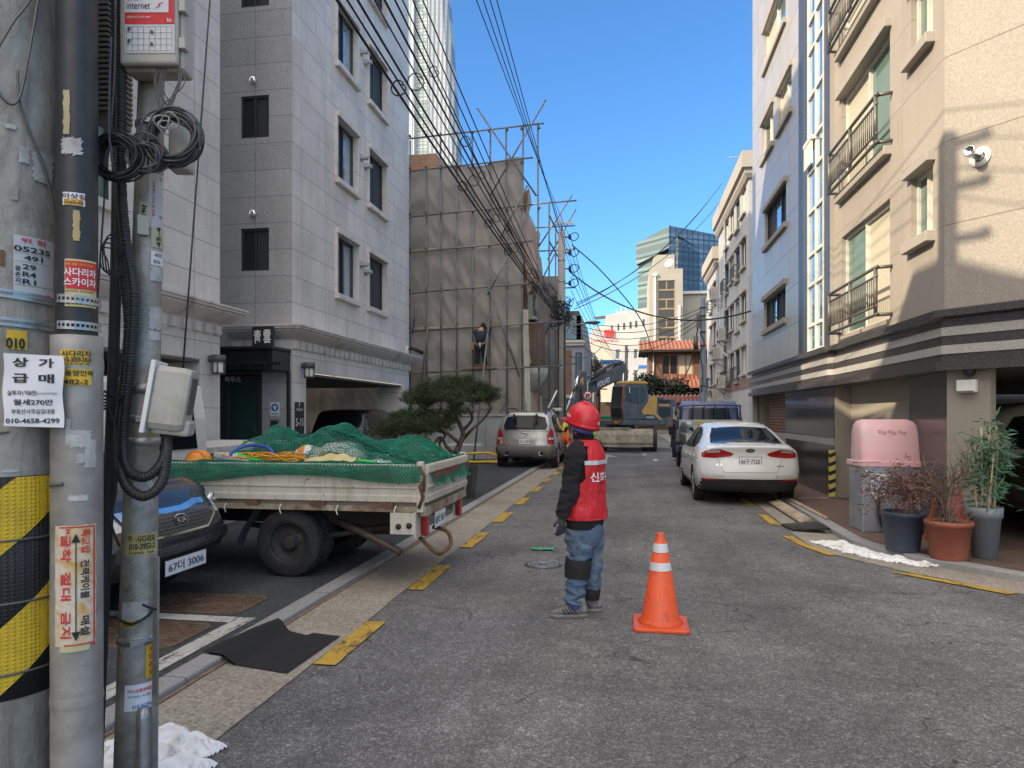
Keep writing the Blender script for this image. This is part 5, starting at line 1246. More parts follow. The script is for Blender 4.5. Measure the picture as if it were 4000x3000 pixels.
mb = MB(); text(mb,'KIA',Pr,0,.965,.09,.034,.01,d=.008); mb.build('lettering',MAT['chrome'],em,world=False)
mb = MB(); text(mb,'K3',Pr,-.52,.71,.10,.045,.01,.2,d=.004); text(mb,'GDI',Pr,.50,.70,.12,.022,.02,d=.004); mb.build('badge',MAT['chrome'],wc,world=False)
mb = MB(); mb.loft([[(-.95,y,1.425+.0),(-1.12,y*.2,1.49),(-1.15,-y*.2,1.49)] for y in (.03,-.03)],False,False); 
for x in (1.38,-1.32):
    for s_ in (1,-1): wheel(wc,x,s_*.775,.315,.205,.21,s_)

# ---- silver sports utility car
def suv(label,col,loc,rz,metal=.6,rough=.3,clad=None,L=4.33,name='car'):
    t = thing(name,label,'car',loc,rz); h = L/2
    K = [(-h,.38,.98,1.18,.79,.66),(-h+.12,.34,1.0,1.45,.87,.67),(-h+.35,.30,1.01,1.61,.90,.665),(-h+.8,.26,1.01,1.67,.905,.665),(-.4,.25,1.0,1.69,.905,.665),(.2,.25,.99,1.67,.905,.66),(.6,.25,.98,1.55,.905,.67),(1.0,.26,.98,1.22,.90,.72),(1.25,.27,.97,1.06,.90,.75),(h-.45,.3,.88,1.0,.88,.74),(h-.1,.34,.75,.9,.82,.70),(h,.4,.62,.75,.74,.6)]
    p = paint('car_paint',col,metal,rough)
    o = car_shell(K,70,[(.3,.12),(.45,.0),(.62,-.03),(.7,.02),(.9,.03),(1.0,.06),(1.2,.10),(1.5,.30),(1.66,.34)],[(.3,.1),(.5,0),(.7,.04),(1.0,.2)],.17,[p,MAT['black']],t,[(h-.85,.78,.36),(-h+.85,.78,.36)],.41)
    return t,o,bvh_of(o)
sv,bo,bv = suv('silver grey sports utility car with roof rails parked on the left kerb, seen from behind',(.31,.31,.305),(-2.93,22.25,0),R(90))
rc = rear_cast(bo)
CL = mk('grey_bumper_plastic',(.10,.10,.10),.65,0,.15,4,dirt=(.16,.14,.12))
decal('rear_window',bo,bv,[(-.60,1.14),(.60,1.14),(.64,1.25),(.56,1.50),(.3,1.555),(-.3,1.555),(-.56,1.50),(-.64,1.25)],rc,MAT['carglass'],.006,24,12)
decal('bumper',bo,bv,[(-.86,.36),(.86,.36),(.88,.62),(.8,.68),(-.8,.68),(-.88,.62)],rc,CL,.012,28,6)
for s_ in (1,-1):
    P_ = [(s_*.66,.74),(s_*.82,.74),(s_*.83,1.1),(s_*.74,1.17),(s_*.64,.98)]; t_ = decal('tail_light',bo,bv,P_ if s_ > 0 else P_[::-1],rc,MAT['redlamp'],.012,10,8)
    P_ = [(s_*.66,.86),(s_*.82,.86),(s_*.82,.92),(s_*.66,.92)]; decal('clear_lens',bo,bv,P_,rc,MAT['clearlamp'],.016,6,2,t_)
    decal('side_window',bo,bv,[(.85,1.02),(.5,1.48),(-.2,1.57),(-.2,1.02)],side_cast(s_),MAT['carglass'],.005,14,8)
    decal('side_window',bo,bv,[(-.26,1.02),(-.26,1.57),(-1.1,1.56),(-1.15,1.04)],side_cast(s_),MAT['carglass'],.005,14,8)
    decal('side_window',bo,bv,[(-1.22,1.05),(-1.18,1.55),(-1.6,1.48),(-1.75,1.2),(-1.6,1.08)],side_cast(s_),MAT['carglass'],.005,12,8)
    decal('cladding',bo,bv,[(-1.9,.35),(1.9,.35),(1.9,.5),(-1.9,.62)],side_cast(s_),CL,.012,40,3)
    mb = MB(); mb.tube(smooth_pts([(-1.75,s_*.56,1.60),(-1.6,s_*.58,1.73),(-.5,s_*.58,1.76),(.35,s_*.58,1.71),(.5,s_*.57,1.64)],4),.024,6); mb.build('roof_rail',MAT['black'],sv,world=False)
    mb = MB(); mb.sphere((.78,s_*1.0,1.10),.12,12,8,(.6,1,.85)); mb.tube([(.78,s_*.86,1.03),(.78,s_*.98,1.06)],.03); mb.build('mirror',MAT['black'],sv,world=False)
    mb = MB(); mb.lathe([(.075,-2.32),(.08,-2.18),(.06,-2.18),(.058,-2.3)],16,(0,s_*.5,.475),'x'); mb.build('exhaust',MAT['chrome'],sv,world=False)
    for x in (1.31,-1.31): wheel(sv,x,s_*.785,.355,.225,.22,s_,6)
    mb = MB(); mb.obox((-2.0,s_*.33,1.55),(.08,.05,.09)); mb.build('hinge',MAT['black'],sv,world=False)
for z0 in (.70,1.10): decal('boot_seam',bo,bv,[(-.66,z0),(.66,z0),(.66,z0+.008),(-.66,z0+.008)],rc,MAT['blackp'],.014,24,1)
decal('plate_recess',bo,bv,[(-.33,.70),(.33,.70),(.36,.93),(-.36,.93)],rc,paint('car_paint_dark',(.30,.29,.27),.5,.35),.006,10,4)
p0 = cast_map(bv,rc)(0,.8); plate(sv,'13노 6764',lambda a,b_,d=0: Vector((p0.x-.01-d,-a,b_)),.0,.81,.33,.16)
mb = MB(); mb.tube([(p0.x-.03,.10*math.cos(k*.524),1.02+.05*math.sin(k*.524)) for k in range(13)],.008,5); text(mb,'H',lambda a,b_,d=0: Vector((p0.x-.035,-a,b_)),0,1.02,.07,.06,.02,.3); mb.build('emblem',MAT['chrome'],sv,world=False)
mb = MB(); q_ = cast_map(bv,rc,.012); mb.tube([q_(-.18,1.17),q_(0,1.19),q_(.35,1.21)],.014,6); mb.build('wiper',MAT['black'],sv,world=False)
mb = MB(); mb.tube([(-1.75,0,1.64),(-1.85,0,1.92)],.01,5); mb.build('aerial',MAT['black'],sv,world=False)
bx_ = MB(); bx_.box(-2.5,22.9,1.69,-2.15,23.4,1.79); tag(bx_.build('storage_box',mk('pale_green_box',(.45,.55,.5),.5),None,bevel=.02),'pale green plastic box lying on the roof of the silver car','box')
sk = MB(); sk.tube([(-2.55,22.6,1.74),(-2.28,22.9,2.35)],.028,8); tag(sk.build('tube_lamp',mk('white_tube',(.7,.72,.7),.4),None),'white tube leaning up from the roof of the silver car','tube')

# ---- dark car in the left foreground (front end towards the street)
kc,bo,bv = suv('dark blue grey sports utility car nose out between the poles and the flatbed truck',(.022,.026,.033),(-5.78,5.08,.045),0,.15,.25,L=4.68)
fc_ = front_cast(bo); Pf = cast_map(bv,fc_,.004)
decal('grille_chrome',bo,bv,[(-.52,.71),(-.35,.62),(.35,.62),(.52,.71),(.56,.84),(.34,.855),(.12,.825),(-.12,.825),(-.34,.855),(-.56,.84)],fc_,MAT['chrome'],.012,30,8)
gm = NT('honeycomb_mesh'); _v = gm.coord((10,36,36)); _w = gm.n('ShaderNodeTexVoronoi',feature='DISTANCE_TO_EDGE'); _w.inputs['Scale'].default_value = 1; _w.inputs['Randomness'].default_value = .15; gm.l(_v,_w.inputs['Vector'])
gm = gm.done(gm.ramp(_w.outputs['Distance'],[(.1,.09),(.2,.004)]),.4,0,.5)
gr_ = decal('grille',bo,bv,[(-.49,.715),(-.33,.64),(.33,.64),(.49,.715),(.52,.80),(.33,.815),(.12,.79),(-.12,.79),(-.33,.815),(-.52,.80)],fc_,gm,.02,30,8)
mb = MB(); Pf2 = lambda a,b_,d=0: Pf(a,b_,d); mb.add([Pf(.085*math.cos(t*.393),.728+.045*math.sin(t*.393),.024) for t in range(16)],[tuple(range(16))]); em = mb.build('emblem',MAT['chrome'],kc,world=False)
mb = MB(); mb.add([Pf(.077*math.cos(t*.393),.728+.038*math.sin(t*.393),.027) for t in range(16)],[tuple(range(16))]); mb.build('field',MAT['blackp'],em,world=False)
mb = MB(); text(mb,'KIA',Pf,0,.728,.11,.042,.01,d=.03); mb.build('lettering',MAT['chrome'],em,world=False)
decal('lower_grille',bo,bv,[(-.55,.47),(.55,.47),(.6,.55),(-.6,.55)],fc_,gm,.006,20,3)
decal('bumper',bo,bv,[(-.78,.33),(.78,.33),(.8,.47),(.62,.5),(.5,.46),(-.5,.46),(-.62,.5),(-.8,.47)],fc_,MAT['black'],.012,30,4)
for s_ in (1,-1):
    P_ = [(s_*.55,.72),(s_*.60,.86),(s_*.78,.93),(s_*.80,.80),(s_*.72,.70)]; hl = decal('headlight',bo,bv,P_ if s_ > 0 else P_[::-1],fc_,MAT['clearlamp'],.008,12,6)
    mb = MB(); p_ = Pf(s_*.67,.80,0); mb.sphere(p_,.065,12,8,(.4,1,1)); mb.build('reflector',MAT['chrome'],hl,world=False)
    mb = MB(); p_ = Pf(s_*.68,.53,.0); mb.lathe([(.001,.004),(.045,.002),(.055,.006),(.06,-.02)],18,p_,'x'); mb.build('fog_lamp',MAT['black'],kc,world=False)
    decal('side_window',bo,bv,[(.9,1.02),(.5,1.48),(-.2,1.57),(-.2,1.02)],side_cast(s_),MAT['carglass'],.005,14,8)
    for x in (1.49,-1.49): wheel(kc,x,s_*.785,.36,.23,.23,s_,10)
decal('windscreen',bo,bv,[(-.66,1.12),(.66,1.12),(.6,1.55),(-.6,1.55)],fc_,MAT['carglass'],.006,20,10)
p0 = Pf(0,.4,.02); plate(kc,'67더 3006',lambda a,b_,d=0: Vector((p0.x+.015+d,a,b_)),.02,.385,.52,.115)
for s_ in (1,-1):
    mb = MB(); mb.sphere((.83,s_*1.02,1.10),.12,12,8,(.6,1,.85)); mb.build('mirror',MAT['black'],kc,world=False)

# ---- black car in the parking bay, cars in the right garage
bk,bo,bv = suv('black car parked inside the open bay under the tall granite house',(.008,.008,.009),(-7.95,20.6,.045),R(90),.0,.3)
decal('rear_window',bo,bv,[(-.60,1.14),(.60,1.14),(.56,1.50),(-.56,1.50)],rear_cast(bo),MAT['carglass'],.006,16,8)
for s_ in (1,-1):
    P_ = [(s_*.6,.84),(s_*.82,.84),(s_*.82,1.05),(s_*.62,1.0)]; decal('tail_light',bo,bv,P_ if s_ > 0 else P_[::-1],rear_cast(bo),mk('dark_red_lens',(.08,.005,.006),.2),.01,8,5)
    for x in (1.31,-1.31): wheel(bk,x,s_*.785,.355,.225,.22,s_,6)
cs = MB(); cs.grid(lambda i,j: (-8.6+.9*i,18.1+.5*j,1.0+.12*noise.noise(Vector((i*3,j*3,2)))+.1*math.sin(i*6)),20,12); tag(cs.build('cloth',mk('white_cloth',(.6,.6,.6),.8),None,smooth=True),'white cloth bundle on the low ledge beside the black car','cloth')
ch_ang = math.atan2(-.774,.633)
gw_,bo,bv = suv('cream sports utility car parked deep inside the right garage',(.50,.45,.38),(6.0,12.0,.075),R(180),.0,.25,L=3.9)
for s_ in (1,-1):
    decal('side_window',bo,bv,[(.85,1.02),(.5,1.48),(-.2,1.57),(-.2,1.02)],side_cast(s_),MAT['carglass'],.005,14,8); decal('side_window',bo,bv,[(-.26,1.02),(-.26,1.57),(-1.5,1.53),(-1.6,1.06)],side_cast(s_),MAT['carglass'],.005,14,8)
    mb = MB(); mb.sphere((.78,s_*1.02,1.10),.13,12,8,(.6,1,.85)); mb.build('mirror',MAT['whitep'],gw_,world=False)
    decal('cladding',bo,bv,[(-1.9,.35),(1.9,.35),(1.9,.5),(-1.9,.5)],side_cast(s_),MAT['black'],.012,40,3)
    for x in (1.31,-1.31): wheel(gw_,x,s_*.785,.355,.225,.22,s_,6)
gd,bo,bv = suv('dark brown car at the right edge in front of the garage',(.03,.024,.02),(6.75,9.55,.075),R(180),.2,.3)
for s_ in (1,-1):
    decal('side_window',bo,bv,[(.85,1.02),(.5,1.48),(-.2,1.57),(-.2,1.02)],side_cast(s_),MAT['carglass'],.005,14,8)
    mb = MB(); mb.sphere((.78,s_*1.02,1.10),.13,12,8,(.6,1,.85)); mb.build('mirror',MAT['black'],gd,world=False)
    for x in (1.31,-1.31): wheel(gd,x,s_*.785,.355,.225,.22,s_,6)

# ---- old white flatbed truck; local x forward (towards -X of the world), y left
bt = thing('flatbed_truck','old rusty white flatbed truck loaded under a green net beside the poles','truck',(-3.2,7.06,.045),R(180))
WT = NT('old_truck_paint'); _g = WT.coord(); _n1 = WT.noise(_g,3,7,.7,.4); _n2 = WT.noise(_g,11,6,.75,1.2); _m = WT.n('ShaderNodeMapping'); _m.inputs['Scale'].default_value = (14,14,1.6); WT.l(_g,_m.inputs[0]); _n3 = WT.noise(_m.outputs[0],1,5,.7)
_c = WT.mix(WT.ramp(_n1,[(.35,0),(.75,.6)]),(.62,.58,.49),(.42,.37,.29)); _c = WT.mix(WT.ramp(_n3,[(.5,0),(.75,.6)]),_c,(.26,.20,.13)); _c = WT.mix(WT.ramp(_n2,[(.61,0),(.68,1)]),_c,(.17,.085,.045))
WTm = WT.done(_c,.5,0,.4)
RWT = mk('rusty_cream_rail',(.40,.35,.25),.7,0,.3,6,.2,30,dirt=(.15,.075,.04),dirt_scale=4,dirt_amt=.9)
DK = mk('chassis_black',(.022,.02,.018),.8,0,.3,6,dirt=(.07,.05,.035))
def BX(m,name,*bx,par=None,bevel=0,cat=None):
    mb = MB()
    for b_ in bx: mb.box(*b_)
    return mb.build(name,m,par or bt,world=False,bevel=bevel)
Lb0,Lb1,hw = -1.36,1.73,.815
BX(mk('bed_floor',(.2,.16,.12),.9),'bed_floor',(Lb0,-hw,.70,Lb1,hw,.745))
PROF = [(0,.745),(.03,.75),(.03,.80),(.018,.815),(.018,.865),(.032,.875),(.032,.89),(.014,.905),(.014,1.00),(.036,1.02),(.036,1.075),(.03,1.09),(-.005,1.09),(-.02,1.07),(-.02,.745)]
for s_ in (1,-1):
    mb = MB(); mb.prism([(s_*(hw+a),z) for a,z in PROF],Lb0+.05,Lb1,'yz'); mb.build('side_gate',WTm,bt,world=False)
    for k in range(5): x = Lb0+.28+k*.66; BX(MAT['rust'],'hinge',(x,s_*hw-.03,.70,x+.14,s_*hw+.035,.745))
    BX(RWT,'lower_rail',(Lb0,s_*hw-.03,.655,Lb1,s_*hw+.012,.705))
    BX(WTm,'corner_post',(Lb0-.01,s_*(hw+.02)-.03,.66,Lb0+.052,s_*(hw+.02)+.03,1.12),bevel=.008)
    mb = MB(); mb.tube([(Lb0+.02,s_*(hw+.06),1.08),(Lb0-.03,s_*(hw+.07),1.0),(Lb0-.02,s_*(hw+.06),.85)],.014,6); mb.tube([(Lb0-.02,s_*(hw+.05),.95),(Lb0+.02,s_*(hw+.055),.9),(Lb0-.01,s_*(hw+.05),.8),(Lb0+.03,s_*(hw+.05),.7)],.018,6); mb.build('latch',MAT['rust'],bt,world=False)
mb = MB(); mb.prism([(Lb0-.01-a,z) for a,z in PROF],-hw+.02,hw-.02,'xz'); tg = mb.build('tailgate',WTm,bt,world=False)
Pt_ = lambda a,b_,d=0: Vector((Lb0-.035-d,-a,b_))
mb = MB(); text(mb,'KIA MOTORS',Pt_,-.12,.955,.95,.12,.025,.12,d=.004); mb.build('lettering',MAT['redp'],tg,world=False)
BX(RWT,'tail_rail',(Lb0-.02,-hw,.62,Lb0+.03,hw,.705))
for s_ in (1,-1):
    BX(WTm,'mudguard_plate',(Lb0+.06,s_*.72-.13,.42,Lb0+.075,s_*.72+.13,.66),(Lb0+.06,s_*.86-.006,.46,Lb0+.30,s_*.86+.006,.655))
    BX(MAT['redlamp'],'tail_light',(Lb0+.0,s_*.66-.05,.42,Lb0+.055,s_*.66+.05,.62),bevel=.015)
    mb = MB(); mb.sphere((Lb0+.12,s_*.872,.54),.028,10,6); mb.sphere((Lb0+.22,s_*.872,.53),.028,10,6); mb.build('rubber_stop',MAT['black'],bt,world=False)
    # chassis bits per side
    BX(DK,'chassis_rail',(-1.2,s_*.38-.03,.47,3.0,s_*.38+.03,.62))
mb = MB(); mb.prism([(-.2,.36),(.2,.36),(.2,.56),(-.2,.56)],Lb0-.0,Lb0+.02,'yz'); pb = None
plate(bt,'80더 5417',lambda a,b_,d=0: Vector((Lb0-.005-d,-a,b_)),-.28,.535,.4,.15)
mb = MB(); mb.tube(smooth_pts([(Lb0+.1,.62,.40),(Lb0-.06,.60,.25),(Lb0-.10,.45,.24),(Lb0-.10,.20,.27),(Lb0-.05,.16,.38),(Lb0+.1,.16,.42)],4),.02,8); mb.build('step_bar',MAT['rust'],bt,world=False)
mb = MB(); mb.tube(smooth_pts([(-.25,.3,.5),(-.5,.55,.48),(-.75,.68,.42),(-1.12,.74,.27)],5),.034,10); mb.build('exhaust',mk('brown_exhaust',(.09,.065,.05),.6,.4,.3,8),bt,world=False)
mb = MB(); mb.tube([(.55,.5,.46),(-.3,.5,.36),(-.95,.5,.47)],.03,6); mb.tube([(.0,-.7,.33),(.0,.7,.33)],.06,8); mb.sphere((0,0,.34),.17,12,8); mb.build('axle',DK,bt,world=False)
BX(DK,'tool_box',(1.0,.40,.33,1.5,.78,.62),(-.9,-.55,.35,-.4,.3,.5),bevel=.02)
mb = MB(); mb.grid(lambda i,j: (.28+.22*math.sin(i*1.4),.66+.16*j,.66-.40*i),8,2); mb.build('mud_flap',mk('grey_mudguard',(.09,.085,.08),.6),bt,world=False)
DR = mk('rusty_dark_rim',(.035,.033,.032),.7,.2,.3,8)
for s_ in (1,-1):
    wheel(bt,0,s_*.66,.325,.185,.20,s_,0,DR); wheel(bt,0,s_*.46,.325,.17,.20,s_,0,DR)
    wheel(bt,2.62,s_*.70,.325,.185,.20,s_,0,DR)
mb = MB()
for k in range(5):
    x = Lb0+.25+k*.56; mb.tube(smooth_pts([(x,hw+.03,.71),(x+.012,hw+.045,.67),(x,hw+.04,.62)],3),.006,6)
mb.build('rope_hooks',MAT['whitep'],bt,world=False)
cab = MB(); cab.smooth = False
CP = [(x+.25,z) for x,z in [(1.58,.42),(1.58,1.05),(1.60,1.50),(1.66,1.88),(1.8,1.94),(2.6,1.94),(2.8,1.86),(3.12,1.2),(3.2,.95),(3.2,.42)]]
cab.loft([[(x,y,z) if abs(y) > .7 else (x,y,z) for x,z in CP] for y in (-.80,-.82,.82,.80)],True,True)
cb_ = cab.build('cab',paint('cab_white',(.66,.65,.60),0,.35),bt,world=False,bevel=.05,seg=3)
for s_ in (1,-1):
    mb = MB(); mb.quad(*[(x+.25,s_*.826,z) for x,z in ((1.78,1.1),(2.95,1.1),(2.66,1.75),(1.82,1.75))]); mb.build('side_window',MAT['carglass'],bt,world=False)
    BX(MAT['black'],'handle',(1.75,s_*.83-.02,.98,1.9,s_*.83+.02,1.01))
mb = MB(); mb.quad((1.815,-.6,1.15),(1.815,.6,1.15),(1.85,.55,1.7),(1.85,-.55,1.7)); mb.build('rear_window',MAT['carglass'],bt,world=False)

# ---- blue cab truck
pt = thing('pickup_truck','dark blue pickup truck with a pale bed headboard beyond the white car','truck',(2.30,20.9,0),R(90))
BLm = paint('dark_blue_paint',(.025,.05,.17),0,.3); PG = mk('pale_grey_bed',(.40,.44,.43),.55,0,.12,3,dirt=(.2,.18,.15))
mb = MB(); CP = [(.15,.5),(.15,1.4),(.2,1.78),(.34,1.93),(.6,1.97),(1.1,1.96),(1.35,1.86),(1.68,1.2),(1.76,.9),(1.76,.45)]
mb.loft([[(x,y,z) if z < 1.1 else (x,y*(1-.13*(z-1.1)),z) for x,z in CP] for y in (-.84,-.87,.87,.84)],True,True); mb.build('cab',BLm,pt,world=False,bevel=.07,seg=3)
mb = MB(); mb.quad((.14,-.60,1.42),(.14,.60,1.42),(.185,.56,1.76),(.185,-.56,1.76)); mb.build('rear_window',glass('rear_cab_glass',(.02,.025,.035),.08,.6,1.45),pt,world=False)
for s_ in (1,-1):
    mb = MB(); mb.quad(*[(x,s_*(.875-.1*(z-1.1)),z) for x,z in ((.3,1.18),(1.5,1.18),(1.22,1.75),(.34,1.75))]); mb.build('side_window',MAT['carglass'],pt,world=False)
    mb = MB(); mb.obox((1.5,s_*1.03,1.35),(.07,.18,.3)); mb.tube([(1.5,s_*.88,1.3),(1.5,s_*1.0,1.3)],.02); mb.build('mirror',MAT['rail'],pt,world=False,bevel=.02)
mb = MB()
for y in (-.8,-.48,-.16,.16,.48,.8): mb.tube([(.02,y,1.4),(.02,y*.95,1.8),(.05,y*.92,1.86)],.022,6)
mb.tube(smooth_pts([(.02,-.85,1.2),(.02,-.83,1.72),(.02,-.7,1.84),(.02,.7,1.84),(.02,.83,1.72),(.02,.85,1.2)],5),.028,8); mb.build('cab_guard',BLm,pt,world=False)
BXp = lambda m,name,*b_,bevel=0: BX(m,name,*b_,par=pt,bevel=bevel)
BXp(PG,'headboard',(-.06,-.86,.75,.0,.86,1.43),bevel=.015)
BXp(PG,'bed_floor',(-2.7,-.86,.70,.0,.86,.75))
BXp(PG,'side_gate',(-2.7,.84,.75,-.07,.87,1.10),bevel=.01); BXp(PG,'side_gate',(-2.7,-.87,.75,-.07,-.84,1.10),bevel=.01); BXp(PG,'tailgate',(-2.74,-.86,.72,-2.71,.86,1.10),bevel=.01)
BXp(DK,'chassis_rail',(-2.6,-.45,.45,1.4,-.35,.68)); BXp(DK,'chassis_rail',(-2.6,.35,.45,1.4,.45,.68))
for y,z,w,h,m in ((-.62+1.2,1.34,.13,.09,'paper'),(.28,1.34,.14,.09,'yellowp'),(-.5,1.34,.12,.07,'yellowp')):
    BXp(MAT[m],'sticker',(-.064,y-w/2,z-h/2,-.061,y+w/2,z+h/2))
mb = MB(); mb.lathe([(.055,-.066),(.055,-.061),(.04,-.061),(.04,-.066)],16,(0,.25,1.0),'x'); mb.build('emblem',MAT['whitep'],pt,world=False)
for s_ in (1,-1):
    for x in (1.3,-1.5): wheel(pt,x,s_*.74,.33,.2,.2,s_,0,DR)
tp = MB(); tp.grid(lambda i,j: (1.40+.5*j*.6+.0,18.4+2.3*i,1.13+.20*math.sin(math.pi*j)*(.6+.6*i)+.07*noise.noise(Vector((i*5,j*4,1)))-(.3*(1-j*6) if j < .16 else 0)),30,16)
tag(tp.build('tarpaulin',mk('dark_grey_tarp',(.045,.055,.06),.45),None,smooth=True),'crumpled dark tarpaulin over the near side of the blue truck bed','tarpaulin')

# ---- wheeled excavator
ex = thing('excavator','grey and yellow wheeled excavator with raised boom and a muddy blade standing in the road','excavator',(-.35,31.6,0))
MG = mk('excavator_grey',(.085,.09,.10),.55,0,.2,3,dirt=(.17,.16,.15)); YL = mk('excavator_yellow',(.62,.34,.045),.5,0,.1,3,dirt=(.4,.26,.1)); MUD = mk('muddy_steel',(.38,.35,.275),.85,0,.3,4,.4,20,dirt=(.22,.2,.16))
mb = MB(); o_ = Vector((-.35,31.6,0))
bl = [(29.55,.28),(29.45,.42),(29.46,.75),(29.56,.98),(29.66,.98),(29.58,.75),(29.57,.42),(29.65,.28)]
mb.prism(bl,-1.68,1.0,'yz'); mb.box(-1.68,29.47,.24,1.0,29.68,.30); mb.box(-1.2,29.5,.98,.1,29.62,1.03); eb = mb.build('blade',MUD,ex,bevel=.01)
mb = MB(); mb.box(-.9,29.6,.5,-.7,31,.75); mb.box(.1,29.6,.5,.3,31,.75); mb.build('blade_arms',MG,ex)
mb = MB(); mb.box(-1.0,30.2,.55,.35,34.4,.95); mb.box(-1.4,30.7,.45,.75,31.1,.7); mb.box(-1.4,33.5,.45,.75,33.9,.7); mb.box(.45,31.5,.6,.95,33.2,1.0); mb.lathe([(.001,.95),(.65,.95),(.65,1.15),(.001,1.15)],24,(-.35,32.2,0)); mb.build('undercarriage',MG,ex,bevel=.02)
for y in (30.9,33.7):
    for x,s_ in ((-1.38,-1),(-1.05,-1),(.72,1),(1.06,1)):
        mb = MB(); r_ = .5
        mb.lathe([(.27,-.14),(.42,-.15),(.48,-.14),(.5,-.1),(.5,.1),(.48,.14),(.42,.15),(.27,.14)],30,(x,y,r_),'x')
        for k in range(24): a = k*math.pi/12; mb.obox((x,y+r_*math.cos(a),r_+r_*math.sin(a)),(.26,.05,.035),(a+math.pi/2,0,0))
        w_ = mb.build('wheel',mk('muddy_tyre',(.06,.055,.045),.9,0,.3,8),ex)
        mb = MB(); mb.lathe([(.001,.1*s_),(.1,.1*s_),(.12,.03*s_),(.26,.06*s_),(.28,.12*s_)],20,(x,y,r_),'x'); mb.build('rim',MG,w_)
# upper structure in its own turned frame
UA = R(180+43); U = Matrix.Translation((-.05,32.2,0)) @ Matrix.Rotation(UA,4,'Z') @ Matrix.Diagonal((.84,.86,.97,1))
def ub(name,m,fn,bevel=0,par=None,smooth=None):
    mb = MB(); mb.T = U; fn(mb); return mb.build(name,m,par or ex,bevel=bevel,smooth=smooth)
def pr(poly,y0,y1): return lambda mb: mb.prism(poly,y0,y1,'xz')
ub('deck',MG,pr([(-2.1,1.15),(1.45,1.15),(1.45,1.38),(-2.1,1.38)],-1.2,1.22),.03)
ub('counterweight',MG,pr([(-2.5,1.2),(-1.5,1.2),(-1.5,2.35),(-2.35,2.35),(-2.5,2.2)],-1.2,1.22),.08)
ub('engine_cover',MG,pr([(-1.5,1.38),(-.35,1.38),(-.35,2.2),(-.9,2.42),(-1.5,2.42)],-1.2,1.21),.04)
ub('yellow_panel',YL,lambda mb: (mb.prism([(-.9,1.62),(.0,1.62),(.15,1.75),(-.55,2.43),(-.95,2.43),(-.95,1.9)],1.205,1.225,'xz'),mb.prism([(-1.35,1.38),(-1.15,1.38),(-.75,1.62),(-.95,1.62),(-1.0,1.62)],1.205,1.225,'xz'),mb.prism([(-1.9,2.0),(-1.1,2.0),(-1.1,2.1),(-1.9,2.1)],1.215,1.23,'xz')))
ub('grille',MAT['black'],lambda mb: (mb.prism([(-1.95,1.5),(-1.25,1.5),(-1.1,1.65),(-1.1,1.95),(-1.95,1.95)],1.215,1.228,'xz'),mb.prism([(-1.95,2.13),(-1.1,2.13),(-1.1,2.3),(-1.95,2.3)],1.215,1.228,'xz')))
ub('exhaust',MG,lambda mb: (mb.box(-1.0,-.2,2.42,-.5,.3,2.85),mb.box(-1.4,-.6,2.42,-1.05,.2,2.6)),.03)
CABP = [(-.25,1.38),(1.4,1.38),(1.48,1.9),(1.32,2.85),(1.15,3.02),(-.15,3.02),(-.3,2.8),(-.35,2.2)]
cbx = ub('cab',MG,pr(CABP,.28,1.22),.05)
ub('cab_roof',YL,pr([(-.3,2.98),(1.05,2.98),(1.05,3.06),(.9,3.12),(-.1,3.12),(-.3,3.06)],.26,1.24),.03)
XG = mk('tinted_cab_glass',(.02,.024,.028),.35,0,.2,2)
ub('door_window',XG,lambda mb: (mb.add([(x,1.226,z) for x,z in ((.35,2.05),(1.3,2.2),(1.18,2.84),(.32,2.84))],[(0,1,2,3)]),mb.add([(x,1.226,z) for x,z in ((.25,2.05),(.22,2.84),(-.12,2.82),(-.22,2.3))],[(0,1,2,3)]),mb.add([(x,1.226,z) for x,z in ((.4,1.95),(.5,1.5),(1.35,1.5),(1.42,1.95))],[(0,1,2,3)]) if 0 else None))
ub('windscreen',XG,lambda mb: (mb.add([(1.495,.36,1.95),(1.495,1.15,1.95),(1.34,1.12,2.85),(1.34,.38,2.85)],[(0,1,2,3)]),mb.add([(1.43,.36,1.48),(1.43,1.15,1.48),(1.495,1.15,1.9),(1.495,.36,1.9)],[(0,1,2,3)])))
ub('mirror',MAT['chrome'],lambda mb: mb.obox((1.15,1.3,2.7),(.06,.18,.28)),.02)
ub('handrail',mk('red_handrail',(.30,.06,.04),.6),lambda mb: (mb.tube(smooth_pts([(1.3,-.9,1.4),(1.35,-.9,2.3),(1.2,-.9,2.75),(.6,-.9,2.8)],4),.03,6),mb.tube([(1.46,1.2,1.4),(1.5,1.2,1.95),(1.36,1.18,2.9)],.03,6)))
ub('indicator',MAT['orange'],lambda mb: mb.obox((1.47,.75,1.27),(.04,.28,.1)))
ub('lettering',MAT['whitep'],lambda mb: (text(mb,'VOLVO',lambda a,b_,d=0: Vector((a,1.223+d,b_)),-.45,1.49,-.55,.11,.03,d=.004),text(mb,'EW145B',lambda a,b_,d=0: Vector((a,1.228+d,b_)),-2.2,1.7,-.5,.1,.02,d=.004,rot=1.5708)))
ub('boom',MG,lambda mb: (mb.prism([(.15,1.4),(.75,1.4),(.62,2.6),(.70,3.55),(.55,3.98),(.2,4.0),(.08,3.6),(.1,2.4)],-.32,.08,'xz')),.03)
bm_ = ub('boom',MG,lambda mb: (mb.prism([(.25,3.98),(.05,3.75),(.35,3.3),(.8,3.12),(2.9,2.42),(3.2,2.5),(3.25,2.72),(2.9,2.95),(1.2,3.6)],-.3,.06,'xz')),.03)
ub('lettering',MAT['whitep'],lambda mb: text(mb,'VOLVO',lambda a,b_,d=0: Vector((a*math.cos(-.32)+1.72-b_*0,.062+d,3.06+b_-a*.32)),0,0,-.92,.25,.03,d=.006),0,bm_)
